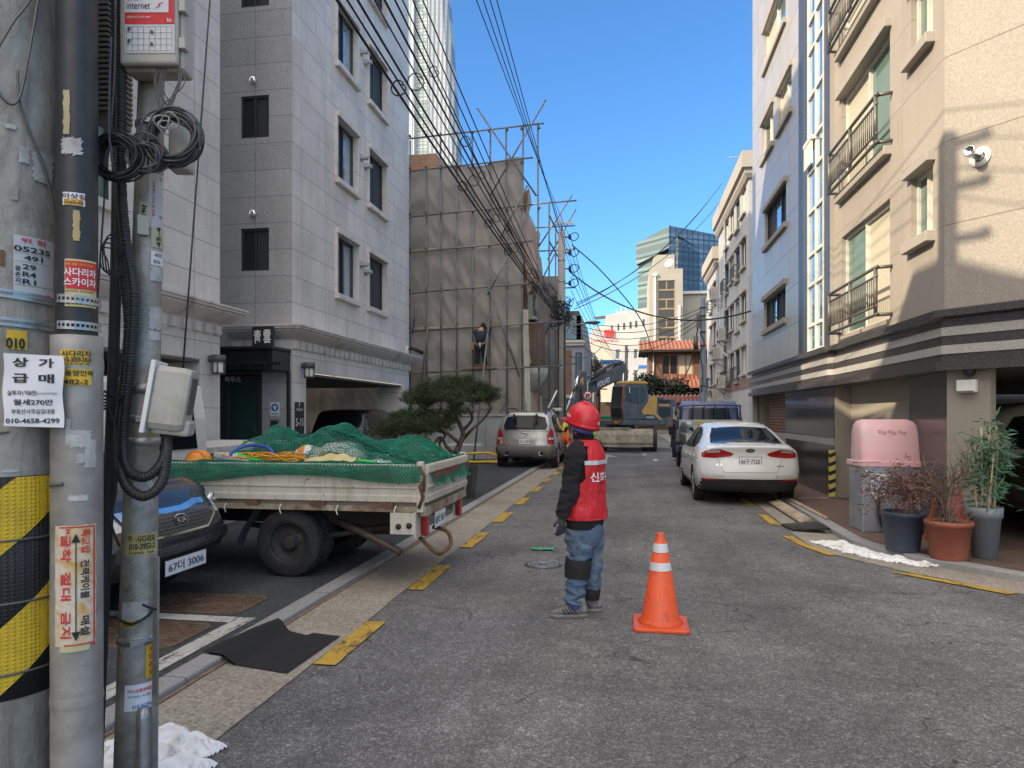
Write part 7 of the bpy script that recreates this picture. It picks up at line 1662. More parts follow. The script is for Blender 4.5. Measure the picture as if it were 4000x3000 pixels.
lw_ = MB(); lw_.tube(smooth_pts([W(250,0,2.55),W(245,200,2.52),W(226,420,2.55),W(208,690,2.6)],6),.0035,5); lw_.tube(smooth_pts([W(240,80,2.5),W(235,260,2.5),W(240,330,2.5),W(246,370,2.52)],6),.004,5)
tag(lw_.build('wire_bundle',GW,None),'two thin wires hanging between the black pipe and the slim pole','wires')
lw_ = MB()
for i in range(6): lw_.tube(smooth_pts([C3.P(-.06,1.66+.006*i,.01),W(240,855+4*i,2.6),W(225-2*i,845+9*i,2.58),W(218,860+8*i,2.62)],5),.004,5)
lw_.tube(smooth_pts([W(232,880,2.6),W(250,930,2.6),W(250,1060,2.58),W(238,1120,2.58),W(258,1180,2.6)],6),.005,6)
tag(lw_.build('wire_bundle',MAT['black'],None),'bunch of black wires tied at the meter box clamp and trailing down','wires')

# ------------------------------------------------------------------ things on the ground
# traffic cone
def tcone(loc,label,m,bands=True,h=.7):
    t = thing('traffic_cone',label,'cone',loc); x,y,z = loc
    mb = MB(); s_ = .205; pts = [(a*s_,b_*s_) for a,b_ in ((-1,-.9),(-.9,-1),(.9,-1),(1,-.9),(1,.9),(.9,1),(-.9,1),(-1,.9))]
    mb.prism([(x+a,y+b_) for a,b_ in pts],z,z+.028,'xy'); mb.build('base',m,t,bevel=.008)
    mb = MB(); f_ = lambda q: .145-(.145-.036)*q
    mb.lathe([(.165,.028),(.165,.042),(.15,.055),(f_(.05),.062),(f_(.9),.64),(.033,.645),(.030,.69),(.027,.7),(.001,.7)],32,loc); mb.build('cone',m,t)
    if bands:
        for z0,z1 in ((.425,.485),(.56,.625)):
            mb = MB(); rr = lambda zz: .1433-(.1433-.047)*(zz-.05)/(.64-.062)
            mb.lathe([(rr(z0)+.003,z0),(rr(z1)+.003,z1)],32,loc); mb.build('reflective_band',MAT['band'],t)
CO = mk('cone_orange',(.68,.085,.018),.45,0,.08,7,.05,30,dirt=(.3,.06,.03),dirt_scale=8,dirt_amt=.4)
_b = NT('reflective_white'); _v = _b.coord(); _vo = _b.n('ShaderNodeTexVoronoi',feature='DISTANCE_TO_EDGE'); _vo.inputs['Scale'].default_value = 45; _b.l(_v,_vo.inputs['Vector'])
MAT['band'] = _b.done(_b.mix(_b.ramp(_vo.outputs['Distance'],[(.0,1),(.06,0)]),(.66,.66,.68),(.48,.48,.5)),.35,0,.6)
t = tcone((.24,5.47,.0),'orange traffic cone with two white bands standing on the road beside the worker',CO)
# manhole on the road
def manhole_round(x,y,r_):
    t = thing('manhole_cover','round iron manhole cover in the road left of the worker','manhole cover',(x,y,.004))
    mb = MB(); mb.lathe([(.001,.008),(r_*.94,.008),(r_*.95,.004),(r_*.97,.004),(r_*.98,.009),(r_,.009),(r_+.01,.001)],40,(x,y,0)); mb.build('plate',mk('manhole_iron',(.07,.07,.072),.55,.5,.3,20),t)
    mb = MB()
    for q in (.25,.5,.75): mb.lathe([(r_*q,.008),(r_*q,.013),(r_*q+.02,.013),(r_*q+.02,.008)],32,(x,y,0))
    for k_ in range(16): a = k_*math.pi/8; mb.bar((x+r_*.3*math.cos(a),y+r_*.3*math.sin(a),.01),(x+r_*.9*math.cos(a),y+r_*.9*math.sin(a),.01),.02,.007)
    mb.build('relief',mk('manhole_iron_worn',(.26,.26,.26),.45,.6,.3,20),t)
manhole_round(-.89,7.45,.19)
mb = MB(); wq = [(-1.13,8.22),(-.9,8.24),(-.88,8.34),(-1.0,8.38),(-1.12,8.33)]; mb.grid(lambda i,j: (-1.13+.27*i,8.22+.13*j,.012+.025*abs(noise.noise(Vector((i*6,j*6,3))))),10,6); tag(mb.build('wrapper',mk('green_wrapper',(.05,.32,.12),.4,0,.6,18),None),'crumpled green wrapper lying on the road behind the round manhole cover','litter')
IR = mk('rusty_cover_iron',(.12,.08,.055),.75,.3,.4,9,.3,40,dirt=(.16,.11,.07),dirt_scale=6)
def cover(x0,y0,x1,y1,label):
    t = thing('manhole_cover',label,'manhole cover',((x0+x1)/2,(y0+y1)/2,.045)); r_ = .08
    pl = [(x0+r_,y0),(x1-r_,y0),(x1,y0+r_),(x1,y1-r_),(x1-r_,y1),(x0+r_,y1),(x0,y1-r_),(x0,y0+r_)]
    mb = MB(); mb.prism(pl,.03,.055,'xy'); mb.build('plate',IR,t,bevel=.004)
    mb = MB(); n = 0
    for i in range(13):
        for j in range(9):
            x,y = x0+.07+(x1-x0-.14)*i/12,y0+.07+(y1-y0-.14)*j/8
            if ((x-(x0+x1)/2)**2+(y-(y0+y1)/2)**2) < .02: continue
            mb.obox((x,y,.056),(.055,.018,.007),(0,0,.3 if (i+j) % 2 else -.5))
    mb.lathe([(.13,.055),(.13,.062),(.10,.062),(.10,.055)],24,((x0+x1)/2,(y0+y1)/2,0)); mb.build('relief',IR,t)
cover(-3.93,5.06,-2.98,5.62,'rusty rectangular cover plate nearer the truck in the parking yard'); cover(-3.9,4.22,-2.99,4.82,'rusty rectangular cover plate beside the white corner line')
# rubber mat bridging the kerb
mt = MB(); nxm = 26
def Pmat(i,j):
    A_,B_,C_,D_ = Vector((-2.72,4.20)),Vector((-2.60,4.98)),Vector((-2.03,4.80)),Vector((-2.06,4.06))
    p = A_.lerp(D_,i).lerp(B_.lerp(C_,i),j)
    if j > .5: p.y += .10*math.sin(math.pi*i)*(-1)*(j-.5)*2*(1 if i < .6 else .4)
    z = .066-.05*min(1,max(0,(p.x+2.545)/.09))+.006*noise.noise(Vector((p.x*7,p.y*7,0)))+.035*max(0,.25-i)*4*max(0,j-.2)*0+(.05*max(0,.12-abs(i-.1))/.12*math.sin(j*3.1))*.6
    return (p.x,p.y,z)
mt.grid(Pmat,nxm,20); nb = len(mt.v); mt.grid(lambda i,j: tuple(Vector(Pmat(i,j))-Vector((0,0,.014))),nxm,20)
tag(mt.build('rubber_mat',mk('black_carpet_mat',(.012,.012,.013),.95,0,.25,60,.8,150),None,smooth=True),'black rubber mat lying over the left kerb and gutter','mat')
# snow
def snow(outl,z0,hmax,label,seed=0,dirt=None):
    xs = [p[0] for p in outl]; ys = [p[1] for p in outl]; mb = MB(); mb.smooth = True; n = 120
    def inside(x,y):
        c = False
        for i in range(len(outl)):
            (x0,y0),(x1,y1) = outl[i],outl[i-1]
            if (y0 > y) != (y1 > y) and x < (x1-x0)*(y-y0)/(y1-y0)+x0: c = not c
        return c
    def dist(x,y):
        m_ = 9
        for i in range(len(outl)):
            a,b_ = Vector(outl[i]),Vector(outl[i-1]); t_ = max(0,min(1,(Vector((x,y))-a).dot(b_-a)/max((b_-a).length_squared,1e-9))); m_ = min(m_,((a+(b_-a)*t_)-Vector((x,y))).length)
        return m_
    g = {}
    X0,X1,Y0,Y1 = min(xs)-.05,max(xs)+.05,min(ys)-.05,max(ys)+.05
    for i in range(n+1):
        for j in range(n+1):
            x,y = X0+(X1-X0)*i/n,Y0+(Y1-Y0)*j/n; wx,wy = x+.05*noise.noise(Vector((x*7,y*7,seed))),y+.05*noise.noise(Vector((x*7,y*7,seed+9)))
            d = dist(wx,wy)*(1 if inside(wx,wy) else -1)
            if d > -.012:
                h = hmax*min(1,max(0,d+.012)/.10)**.6*(.6+.9*abs(noise.noise(Vector((x*6,y*6,seed+3))))+.28*noise.noise(Vector((x*15,y*15,seed)))+.12*noise.noise(Vector((x*34,y*34,seed))))
                g[(i,j)] = len(mb.v); mb.v.append((x,y,z0+max(0,h)))
    for i in range(n):
        for j in range(n):
            q = [(i,j),(i+1,j),(i+1,j+1),(i,j+1)]
            if all(k_ in g for k_ in q): mb.f.append(tuple(g[k_] for k_ in q)); mb.mi.append(0); mb.sm.append(True)
    tag(mb.build('snow_patch',MAT['snow'],None),label,'snow')
snow([(-2.45,2.75),(-1.95,2.72),(-1.84,2.95),(-2.0,3.0),(-1.9,3.12),(-2.06,3.2),(-2.2,3.24),(-2.45,3.12),(-2.55,2.9)],.0,.085,'dirty melting snow heap behind the foot of the slim steel pole',3)
snow([(2.22,9.32),(2.62,9.3),(2.78,8.72),(3.02,8.22),(3.2,8.02),(3.05,7.93),(2.86,8.1),(2.62,8.35),(2.42,8.75)],.0,.065,'old snow heap along the right kerb below the flower pots',11)
# ramps and plates on the right kerb
def plate_(name,pts,th,m,label,cat):
    mb = MB(); n = len(pts); v = [Vector(p) for p in pts]; mb.add(v+[p-Vector((0,0,th)) for p in v],[tuple(range(n)),tuple(range(2*n-1,n-1,-1))]+[(i,(i+1) % n,n+(i+1) % n,n+i) for i in range(n)]); tag(mb.build(name,m,None,bevel=.004),label,cat)
RW = mk('rusty_white_steel',(.45,.38,.30),.6,0,.2,6,dirt=(.22,.11,.05),dirt_scale=7,dirt_amt=.7)
plate_('ramp_plate',[(2.44,13.0,.06),(2.60,13.0,.1),(2.60,10.75,.09),(2.44,10.65,.05)],.02,RW,'long rusty white steel plate leaning on the right kerb by the white car','plate')
plate_('ramp_plate',[(2.78,13.2,.10),(2.86,13.2,.105),(2.86,10.9,.1),(2.80,10.75,.098)],.012,RW,'narrow rusty steel strip on the pavement edge behind the white plate','plate')
plate_('rubber_ramp',[(2.16,10.62,.03),(2.62,10.55,.085),(2.64,9.95,.085),(2.2,10.12,.03)],.02,MAT['rubber'],'dark rubber ramp in the right gutter in front of the container','ramp')
hz = thing('corner_guard','yellow and black striped corner guard on the edge of the dark stone wall','corner guard',(3.69,13.62,.07))
mb = MB(); mb.box(3.60,13.60,.10,3.70,13.685,.94); mb.box(3.66,13.60,.10,3.80,13.69,.94) if 0 else None; mb.build('guard',mk('yellow_guard',(.60,.50,.12),.6,dirt=(.4,.35,.2)),hz)
mb = MB()
for k_ in range(5): z = .16+k_*.16; mb.add([(3.598,13.597,z),(3.702,13.597,z-.05+.1),(3.702,13.597,z+.12),(3.598,13.597,z+.07)],[(0,1,2,3)]); mb.add([(3.597,13.598,z),(3.597,13.687,z+.03),(3.597,13.687,z+.1),(3.597,13.598,z+.07)],[(0,1,2,3)])
mb.build('black_stripes',MAT['blackp'],hz)
# bin with a pink lid
ct = thing('waste_container','tall steel waste container with a rounded pink plastic lid by the right kerb','container',(3.36,10.02,.072),R(4)); ct.scale = (.88,.72,1)
ML = Matrix.Translation((3.25,9.95,.072)) @ Matrix.Rotation(R(9.2),4,'Z')
SS = mk('stainless_sheet',(.40,.43,.48),.38,.55,.08,2,.02,20,dirt=(.28,.27,.26),dirt_scale=2)
mb = MB(); mb.box(-.44,-.30,.0,.44,.34,.84); mb.build('cabinet',SS,ct,world=False,bevel=.012)
PK = mk('pink_plastic',(.72,.42,.45),.55,0,.06,2,dirt=(.62,.52,.52),dirt_scale=1.5)
mb = MB(); mb.box(-.47,-.33,.842,.47,.37,.915); mb.box(-.46,-.34,.90,-.2,-.28,.925); mb.build('lid_rim',PK,ct,world=False,bevel=.02)
rg = []
for z,sx_,y0,y1 in ((.90,.44,-.30,.35),(1.05,.435,-.27,.35),(1.28,.425,-.22,.345),(1.38,.41,-.16,.33),(1.43,.38,-.08,.3),(1.455,.32,.0,.25)):
    r_ = .09; rg.append([(x,y,z) for x,y in [(-sx_+r_,y0),(sx_-r_,y0),(sx_-.03,y0+.03),(sx_,y0+r_),(sx_,y1-r_),(sx_-.03,y1-.03),(sx_-r_,y1),(-sx_+r_,y1),(-sx_+.03,y1-.03),(-sx_,y1-r_),(-sx_,y0+r_),(-sx_+.03,y0+.03)]])
mb = MB(); mb.smooth = True; mb.loft(rg,True,True); mb.build('lid',PK,ct,world=False,bevel=.01)
mb = MB()
for x in (-.16,-.02,.12): mb.box(x-.035,-.235,1.285,x+.035,-.1,1.325); mb.sphere((x+.05,-.225,1.29),.03,10,6,(1.2,.5,1))
mb.build('lid_ribs',PK,ct,world=False,bevel=.01)
mb = MB(); mb.box(-.33,-.355,.47,-.12,-.30,.75); bx2 = mb.build('control_box',mk('ivory_plastic',(.58,.58,.55),.5),ct,world=False,bevel=.015)
mb = MB(); mb.box(-.305,-.358,.56,-.145,-.355,.70); mb.box(-.31,-.36,.655,-.15,-.358,.69); l2 = mb.build('blue_label',mk('pale_blue_label',(.30,.45,.62),.5),bx2,world=False)
mb = MB(); text(mb,'음식물쓰레기',lambda a,b_,d=0: Vector((a,-.361-d,b_)),-.225,.673,.14,.025,.02,d=.001); text(mb,'종량제',lambda a,b_,d=0: Vector((a,-.361-d,b_)),-.225,.60,.1,.03,.02,d=.001); mb.build('lettering',MAT['whitep'],l2,world=False)
mb = MB(); mb.tube([(-.27,-.34,.47),(-.27,-.34,.43)],.022,8); mb.tube([(-.2,-.34,.47),(-.2,-.34,.43)],.022,8); mb.build('glands',MAT['whitep'],bx2,world=False)
mb = MB(); mb.tube(smooth_pts([(-.22,-.34,.44),(-.23,-.37,.3),(-.2,-.38,.12),(-.08,-.4,.03),(.2,-.45,.025),(.4,-.4,.03)],6),.022,8); mb.build('hose',MAT['black'],ct,world=False)
mb = MB(); mb.sphere((-.38,-.305,.78),.022,8,6); mb.build('knob',MAT['chrome'],ct,world=False)
# potted plants
def pot(loc,r0,r1,h,m,rim=True):
    mb = MB(); x,y,z = loc; mb.lathe([(.001,0),(r0,0),(r0+.004,.01),(r1,h-.05),(r1+.012,h-.05),(r1+.018,h-.02),(r1+.012,h),(r1-.012,h),(r1-.02,h-.05),(.001,h-.055)] if rim != 2 else [(.001,0),(r0,0),(r1-.015,h*.79),(r1,h*.795),(r1+.005,h),(r1-.01,h),(r1-.02,h-.05),(.001,h-.055)],36,loc); return mb
def leafblob(mb,c,n,size,spread,droop=.3,asp=.3):
    for _ in range(n):
        p = Vector(c)+Vector((rnd.gauss(0,spread),rnd.gauss(0,spread),rnd.gauss(0,spread*.8))); d = Vector((rnd.gauss(0,1),rnd.gauss(0,1),rnd.gauss(-droop,.6))).normalized(); s_ = d.cross(Vector((rnd.gauss(0,1),rnd.gauss(0,1),rnd.gauss(0,1)))).normalized(); L_ = size*rnd.uniform(.6,1.3)
        mb.add([p,p+d*L_*.45+s_*L_*asp*.5,p+d*L_,p+d*L_*.45-s_*L_*asp*.5],[(0,1,2),(0,2,3)])
def leafm(name,c1,c2,rough=.55):
    a = NT(name); g = a.n('ShaderNodeNewGeometry'); oi = a.noise(g.outputs['Position'],9,4,.8); oi2 = a.noise(g.outputs['Position'],55,2,.5)
    c = a.mix(a.ramp(oi,[(.3,0),(.7,1)]),c1,c2); c = a.mix(a.ramp(oi2,[(.4,0),(.7,.5)]),c,tuple(x*.5 for x in c1)); return a.done(c,rough,0,.3)
gr_ = lambda u,v: W(u,v,1.528*1531.8/(v-893.9))
def grow(mb,p,d,L_,r_,depth,tips,bend=.5,split=2,ang=.5):
    pts = [p]; q = p.copy(); dd = d.copy(); n = 4
    for i in range(n):
        dd = (dd+Vector((rnd.gauss(0,.12),rnd.gauss(0,.12),rnd.gauss(.03,.1)))*bend).normalized(); q = q+dd*L_/n; pts.append(q)
    mb.tube(pts,[r_*(1-.45*i/n) for i in range(n+1)],5,depth == 0)
    if depth == 0: tips.append(q); return
    for k_ in range(split+(rnd.random() < .5)):
        s_ = pts[rnd.choice((2,3,4))]; nd = (dd+Vector((rnd.gauss(0,ang),rnd.gauss(0,ang),rnd.gauss(.1,ang*.6)))).normalized(); grow(mb,s_,nd,L_*rnd.uniform(.5,.8),r_*.6,depth-1,tips,bend,split,ang)
    tips.append(q)
q = gr_(1950,1190); pl = thing('potted_shrub','dark blue pot with a bushy shrub of dry reddish brown leaves','plant',(q.x,q.y,.075))
pot((q.x,q.y,.075),.165,.215,.44,0).build('pot',mk('dark_blue_pot',(.035,.05,.08),.55,0,.15,4,dirt=(.09,.085,.08)),pl)
mb = MB(); tips = []
for k_ in range(13): grow(mb,Vector((q.x+rnd.gauss(0,.05),q.y+rnd.gauss(0,.05),.46)),Vector((rnd.gauss(0,.38),rnd.gauss(0,.38),1)).normalized(),rnd.uniform(.22,.36),.006,2,tips,.7,2,.8)
mb.build('stems',MAT['twig'],pl)
mb = MB()
for t_ in tips: leafblob(mb,t_,10,.045,.05,.3,.35)
for k_ in range(90): a = rnd.random()*6.28; rr = .36*math.sqrt(rnd.random()); leafblob(mb,(q.x+rr*math.cos(a)*1.15,q.y+rr*math.sin(a),.52+.40*rnd.random()),14,.045,.05,.3,.35)
for k_ in range(5): leafblob(mb,(q.x-.1+.04*k_,q.y,1.03+.02*k_),6,.04,.03)
mb.build('leaves',leafm('dry_red_leaves',(.12,.055,.045),(.20,.10,.08)),pl)
q = gr_(2049,1207); pl = thing('potted_shrub','terracotta pot with tall bare winter twigs','plant',(q.x,q.y,.075))
pot((q.x,q.y,.075),.17,.215,.40,0).build('pot',mk('terracotta_pot',(.28,.085,.05),.7,0,.15,5,dirt=(.18,.08,.06)),pl)
mb = MB(); mb.lathe([(.001,.40),(.2,.39)],18,(q.x,q.y,.06)); mb.jitter(.012,30); mb.build('soil',MAT['soil'],pl)
mb = MB(); tips = []
for k_ in range(9): grow(mb,Vector((q.x+rnd.gauss(0,.035),q.y+rnd.gauss(0,.035),.42)),Vector((rnd.gauss(0,.2),rnd.gauss(0,.2),1)).normalized(),rnd.uniform(.4,.62),.010,2,tips,.6,2,.6)
for k_ in range(14): grow(mb,Vector((q.x+rnd.gauss(0,.09),q.y+rnd.gauss(0,.09),.45)),Vector((rnd.gauss(0,.6),rnd.gauss(0,.6),.9)).normalized(),rnd.uniform(.1,.2),.004,1,[],.9,2,.7)
mb.build('twigs',MAT['twig'],pl)
mb = MB()
for t_ in rnd.sample(tips,min(30,len(tips))): leafblob(mb,t_,3,.03,.03)
mb.build('dry_leaves',leafm('few_dry_leaves',(.16,.10,.06),(.25,.15,.08)),pl)
q = gr_(2127,1205); pl = thing('potted_bamboo','tall grey pot with bamboo canes and narrow green leaves','plant',(q.x,q.y,.075))
pot((q.x,q.y,.075),.115,.165,.54,0,2).build('pot',mk('grey_pot',(.21,.23,.26),.5,0,.06,3),pl)
mb = MB(); tops_ = []
for k_ in range(9):
    b0_ = Vector((q.x+rnd.gauss(0,.05),q.y+rnd.gauss(0,.05),.55)); h_ = rnd.uniform(.55,.95); e_ = b0_+Vector((rnd.gauss(0,.05),rnd.gauss(0,.05),h_)); mb.tube([b0_.lerp(e_,i/6) for i in range(7)],[.009 if i % 2 else .0105 for i in range(7)],7); tops_.append((b0_,e_))
mb.build('canes',mk('bamboo_cane',(.42,.35,.2),.5,0,.15,20),pl)
mb = MB()
for b0_,e_ in tops_:
    for k_ in range(17): leafblob(mb,b0_.lerp(e_,rnd.uniform(.45,1.02))+Vector((rnd.gauss(0,.07),rnd.gauss(0,.07),rnd.gauss(.02,.06))),4,.13,.03,.5,.17)
    for k_ in range(3): leafblob(mb,b0_+Vector((rnd.gauss(0,.1),rnd.gauss(0,.1),rnd.uniform(0,.2))),2,.13,.03,.2,.17)
mb.build('leaves',leafm('bamboo_leaves',(.04,.11,.06),(.10,.22,.13),.4),pl)
qq = gr_(2088,1200); tcone((qq.x+.08,qq.y+.42,.075),'faded dark red traffic cone half hidden between the terracotta pot and the grey pot',mk('faded_cone',(.30,.045,.04),.6,0,.15,5),False)
qq = gr_(2000,1170); cr_ = MB(); cr_.obox((qq.x+.12,qq.y+.15,.35),(.04,.05,.6),(.1,.2,0)); tag(cr_.build('orange_post',mk('dull_orange',(.30,.09,.03),.6),None),'narrow orange post between the blue pot and the terracotta pot','post')
# ------------------------------------------------------------------ truck load under the net
def HN(x,y):
    """height of the loaded heap (world x, y)"""
    def g(cx,cy,sx_,sy_,h): return h*math.exp(-((x-cx)/sx_)**2-((y-cy)/sy_)**2)
    h = 1.0+g(-3.75,7.25,.36,.40,.36)+g(-3.0,7.05,.42,.42,.42)+g(-2.25,7.35,.36,.36,.27)+g(-2.5,6.6,.35,.25,.13)+g(-4.3,7.3,.3,.4,.22)
    return h+.035*noise.noise(Vector((x*5,y*5,1)))+.02*noise.noise(Vector((x*13,y*13,4)))
def hexnet(mb,P,w,h,s_,r_,keep=lambda a,b_: True):
    e = []; dx = s_*math.sqrt(3); row = 0; b_ = 0
    def nd(a,c): return P(a,c)
    while b_ < h:
        a = (dx/2 if row % 2 else 0)
        while a < w:
            for (da,db),(ea,eb) in (((0,0),(0,s_)),((0,s_),(dx/2,s_*1.5)),((0,s_),(-dx/2,s_*1.5))):
                if keep(a,b_): e.append((Vector(P(a+da,b_+db)),Vector(P(a+ea,b_+eb))))
            a += dx
        row += 1; b_ += s_*1.5
    for p,q in e:
        t_ = q-p
        if t_.length < 1e-5: continue
        x = t_.cross(Vector((.2,.1,1))).normalized()*r_; y = x.cross(t_).normalized()*r_
        c = [x,-x*.5+y*.87,-x*.5-y*.87]
        mb.add([p+k for k in c]+[q+k for k in c],[(0,1,4,3),(1,2,5,4),(2,0,3,5)])
NETM = mk('green_net_cord',(.009,.18,.105),.6,0,.35,5)
tn = thing('cargo_net','green hexagon mesh net draped over the load and side gate of the flatbed truck','net',(-3.1,7.0,1.0))
def Pn1(a,b_):
    x,y = -4.15+a,6.38+b_
    x += .05*noise.noise(Vector((a*3,b_*3,2))); y += .06*noise.noise(Vector((a*3,b_*3,7)))
    z = HN(x,y)+.03+.05*abs(noise.noise(Vector((a*4.5,b_*2.5,11))))
    if x > -1.85: z = max(.93+.05*noise.noise(Vector((y*6,0,0))),1.16-.9*(x+1.85)); x = -1.85+.06*(x+1.85)/.2
    return (x,y,z)
mb = MB(); hexnet(mb,Pn1,2.62,1.45,.019,.0036,lambda a,b_: not (a < .92 and b_ < .42+.10*math.sin(a*6) and a > .0))
for k_ in range(3): hexnet(mb,lambda a,b_: tuple(Vector(Pn1(a*1.0+.25+.05*k_,b_*.9+.5))+Vector((0,0,.03+.03*noise.noise(Vector((a*6,b_*6,20+k_)))))),2.1,.85,.02,.0036,lambda a,b_: noise.noise(Vector((a*1.7,b_*1.7,3+k_))) > -.05)
mb.build('heap_mesh',NETM,tn)
def Pn3(a,b_):
    x = -4.9+a; hang = .075+.045*math.sin(a*2.6+.5)+.05*max(0,math.sin(a*1.5-.4)); s_ = b_/.30
    if s_ < .35: return (x,6.40-.17*s_/.35,1.12+.03*math.sin(s_*9)+.02*noise.noise(Vector((a*4,s_*3,1))))
    t_ = (s_-.35)/.65; return (x+.02*noise.noise(Vector((a*5,t_,3))),6.195-.012*math.sin(t_*3)-.02*abs(noise.noise(Vector((a*5,t_*2,5)))),1.135-hang*1.25*t_)
mb = MB(); hexnet(mb,Pn3,3.05,.31,.018,.0042); hexnet(mb,lambda a,b_: tuple(Vector(Pn3(a,b_))+Vector((.012,-.012,-.01))),3.05,.27,.018,.0042); mb.build('edge_mesh',NETM,tn)
mb = MB(); mb.smooth = True
hp = MB(); hp.smooth = True; hp.grid(lambda i,j: (-4.62+2.74*i,6.27+1.55*j,max(.80,HN(-4.62+2.74*i,6.27+1.55*j)-.10-.35*max(0,.25-j)*(1 if i < .55 else .4)-.3*max(0,abs(i-.5)-.47)*30*.1)),50,30)
tag(hp.build('debris_heap',mk('dusty_debris',(.13,.16,.13),.9,0,.5,7,.4,20,dirt=(.03,.09,.06),dirt_scale=4,dirt_amt=.8),None),'dusty heap of debris filling the flatbed under the green net','debris')
def sack(c,sc,m,label,ry=0):
    mb = MB(); mb.sphere((0,0,0),1,22,14); M_ = Matrix.Translation(Vector(c)) @ Matrix.Rotation(ry,4,'Y'); mb.v = [tuple(M_ @ Vector((math.copysign(abs(x)**.7,x)*sc[0],math.copysign(abs(y)**.7,y)*sc[1],z*sc[2]+.02*noise.noise(Vector((x*3,y*3,z*3)))))) for x,y,z in mb.v]; tag(mb.build('sack',m,None),label,'sack')
WS = mk('woven_white_sack',(.55,.57,.54),.7,0,.1,12,.2,60,dirt=(.35,.33,.28))
_s = NT('printed_sack'); _v = _s.coord((1,1,1)); _w = _s.n('ShaderNodeTexWave',bands_direction='X'); _w.inputs['Scale'].default_value = 1.3; _w.inputs['Distortion'].default_value = 2; _s.l(_v,_w.inputs[0]); PS = _s.done(_s.mix(_s.ramp(_w.outputs['Fac'],[(.72,0),(.74,1)]),(.6,.58,.54),(.55,.22,.04)),.6)
sack((-3.22,6.84,1.07),(.20,.16,.20),PS,'white sack with orange printing under the net in the middle of the load',.5); sack((-2.93,6.98,1.10),(.27,.19,.21),WS,'plump white woven sack right of the printed sack'); sack((-2.45,6.62,1.07),(.22,.16,.08),WS,'flat white sack under the net near the tailgate'); sack((-2.3,7.5,1.22),(.12,.1,.07),WS,'small white bundle at the far side near the pine')
mb = MB(); mb.lathe([(.001,.115),(.05,.112),(.09,.085),(.115,.04),(.12,.0),(.135,-.005),(.12,-.01)],24,(-4.18,6.42,1.125)); mb.tube([(-4.18-.11*math.cos(a*.314),6.35,1.13+.11*math.sin(a*.314)) for a in range(11)],.006,5); tag(mb.build('hard_hat',mk('orange_hat',(.72,.25,.02),.4),None),'orange hard hat lying at the front of the truck load','hard hat')
def hose(pts,r_,c,label):
    mb = MB(); mb.tube(smooth_pts(pts,8),r_,8); tag(mb.build('hose',mk('hose_plastic',c,.35),None),label,'hose')
hose([(-3.98,6.5,1.09),(-3.93,6.6,1.22),(-3.78,6.65,1.28),(-3.55,6.6,1.26),(-3.42,6.45,1.17),(-3.40,6.4,1.06)],.017,(.03,.09,.42),'thick blue hose arching over the ropes on the truck')
hose([(-4.0,6.36,1.13),(-3.85,6.36,1.125),(-3.7,6.34,1.12)],.02,(.03,.08,.40),'short blue hose lying along the side gate')
hose([(-3.9,6.6,1.2),(-3.7,6.48,1.16),(-3.45,6.36,1.13),(-3.3,6.33,1.12)],.022,(.03,.55,.06),'bright green hose in front of the orange ropes'); hose([(-2.72,6.5,1.10),(-2.55,6.45,1.15),(-2.4,6.47,1.13),(-2.33,6.5,1.08)],.016,(.03,.5,.08),'short bright green hose loop near the tailgate')
hose([(-4.05,6.48,1.18),(-3.85,6.40,1.15),(-3.6,6.33,1.13)],.027,(.28,.32,.36),'clear grey corrugated hose beside the green hose')
mb = MB()
for i in range(26):
    c = Vector((-3.5+rnd.gauss(0,.13),6.52+rnd.gauss(0,.04),1.13)); mb.tube(smooth_pts([c+Vector((.2*math.cos(a*.9+i),.07*math.sin(a*.9+i),rnd.uniform(0,.09))) for a in range(7)],3),.007,5)
tag(mb.build('rope',mk('orange_rope',(.62,.29,.03),.7),None),'tangled orange yellow rope heaped in the truck','rope')
mb = MB(); mb.smooth = True; mb.grid(lambda i,j: (-3.18+.62*i,6.36+.16*j,1.10+.09*math.sin(2.6*i)*(.4+.6*j)+.05*noise.noise(Vector((i*5,j*3,1)))+.03*i),26,10); tag(mb.build('cloth',mk('cream_cloth',(.58,.47,.22),.8,0,.1,4),None),'cream yellow cloth sheet lying over the sacks','cloth')
mb = MB(); mb.smooth = True; mb.grid(lambda i,j: (-4.05+.25*i,6.5+.2*j,1.17+.07*noise.noise(Vector((i*7,j*7,5)))),16,12); tag(mb.build('plastic_sheet',mk('crumpled_plastic',(.5,.5,.5),.3,0,.3,9),None),'crumpled grey plastic sheet behind the orange hard hat','plastic')

# ------------------------------------------------------------------ pine in a tub and greenery
NL = leafm('pine_needles',(.032,.056,.028),(.08,.105,.042),.6)
def needles(mb,c,n,L_,up=.45):
    for _ in range(n):
        d = Vector((rnd.gauss(0,1),rnd.gauss(0,1),rnd.gauss(up,.6))).normalized(); s_ = d.cross(Vector((rnd.random()-.5,rnd.random()-.5,rnd.random()-.5))).normalized()*.0035; l_ = L_*rnd.uniform(.7,1.2)
        mb.add([c-s_,c+s_,c+d*l_],[(0,1,2)])
pn = thing('pine_tree','trained garden pine with flat needle pads growing from a dark tub beside the truck','tree',(-2.99,12.8,.045))
px_ = lambda u,v,d: W(u,v,d)
mb = MB()
T0 = Vector((-3.05,12.85,.5)); T1 = px_(985,985,13.1)
mb.tube(smooth_pts([T0,T1,px_(992,962,13.1),px_(1000,935,13.2),px_(985,900,13.2),px_(975,870,13.2)],4),[.075-.0026*i for i in range(21)],8)
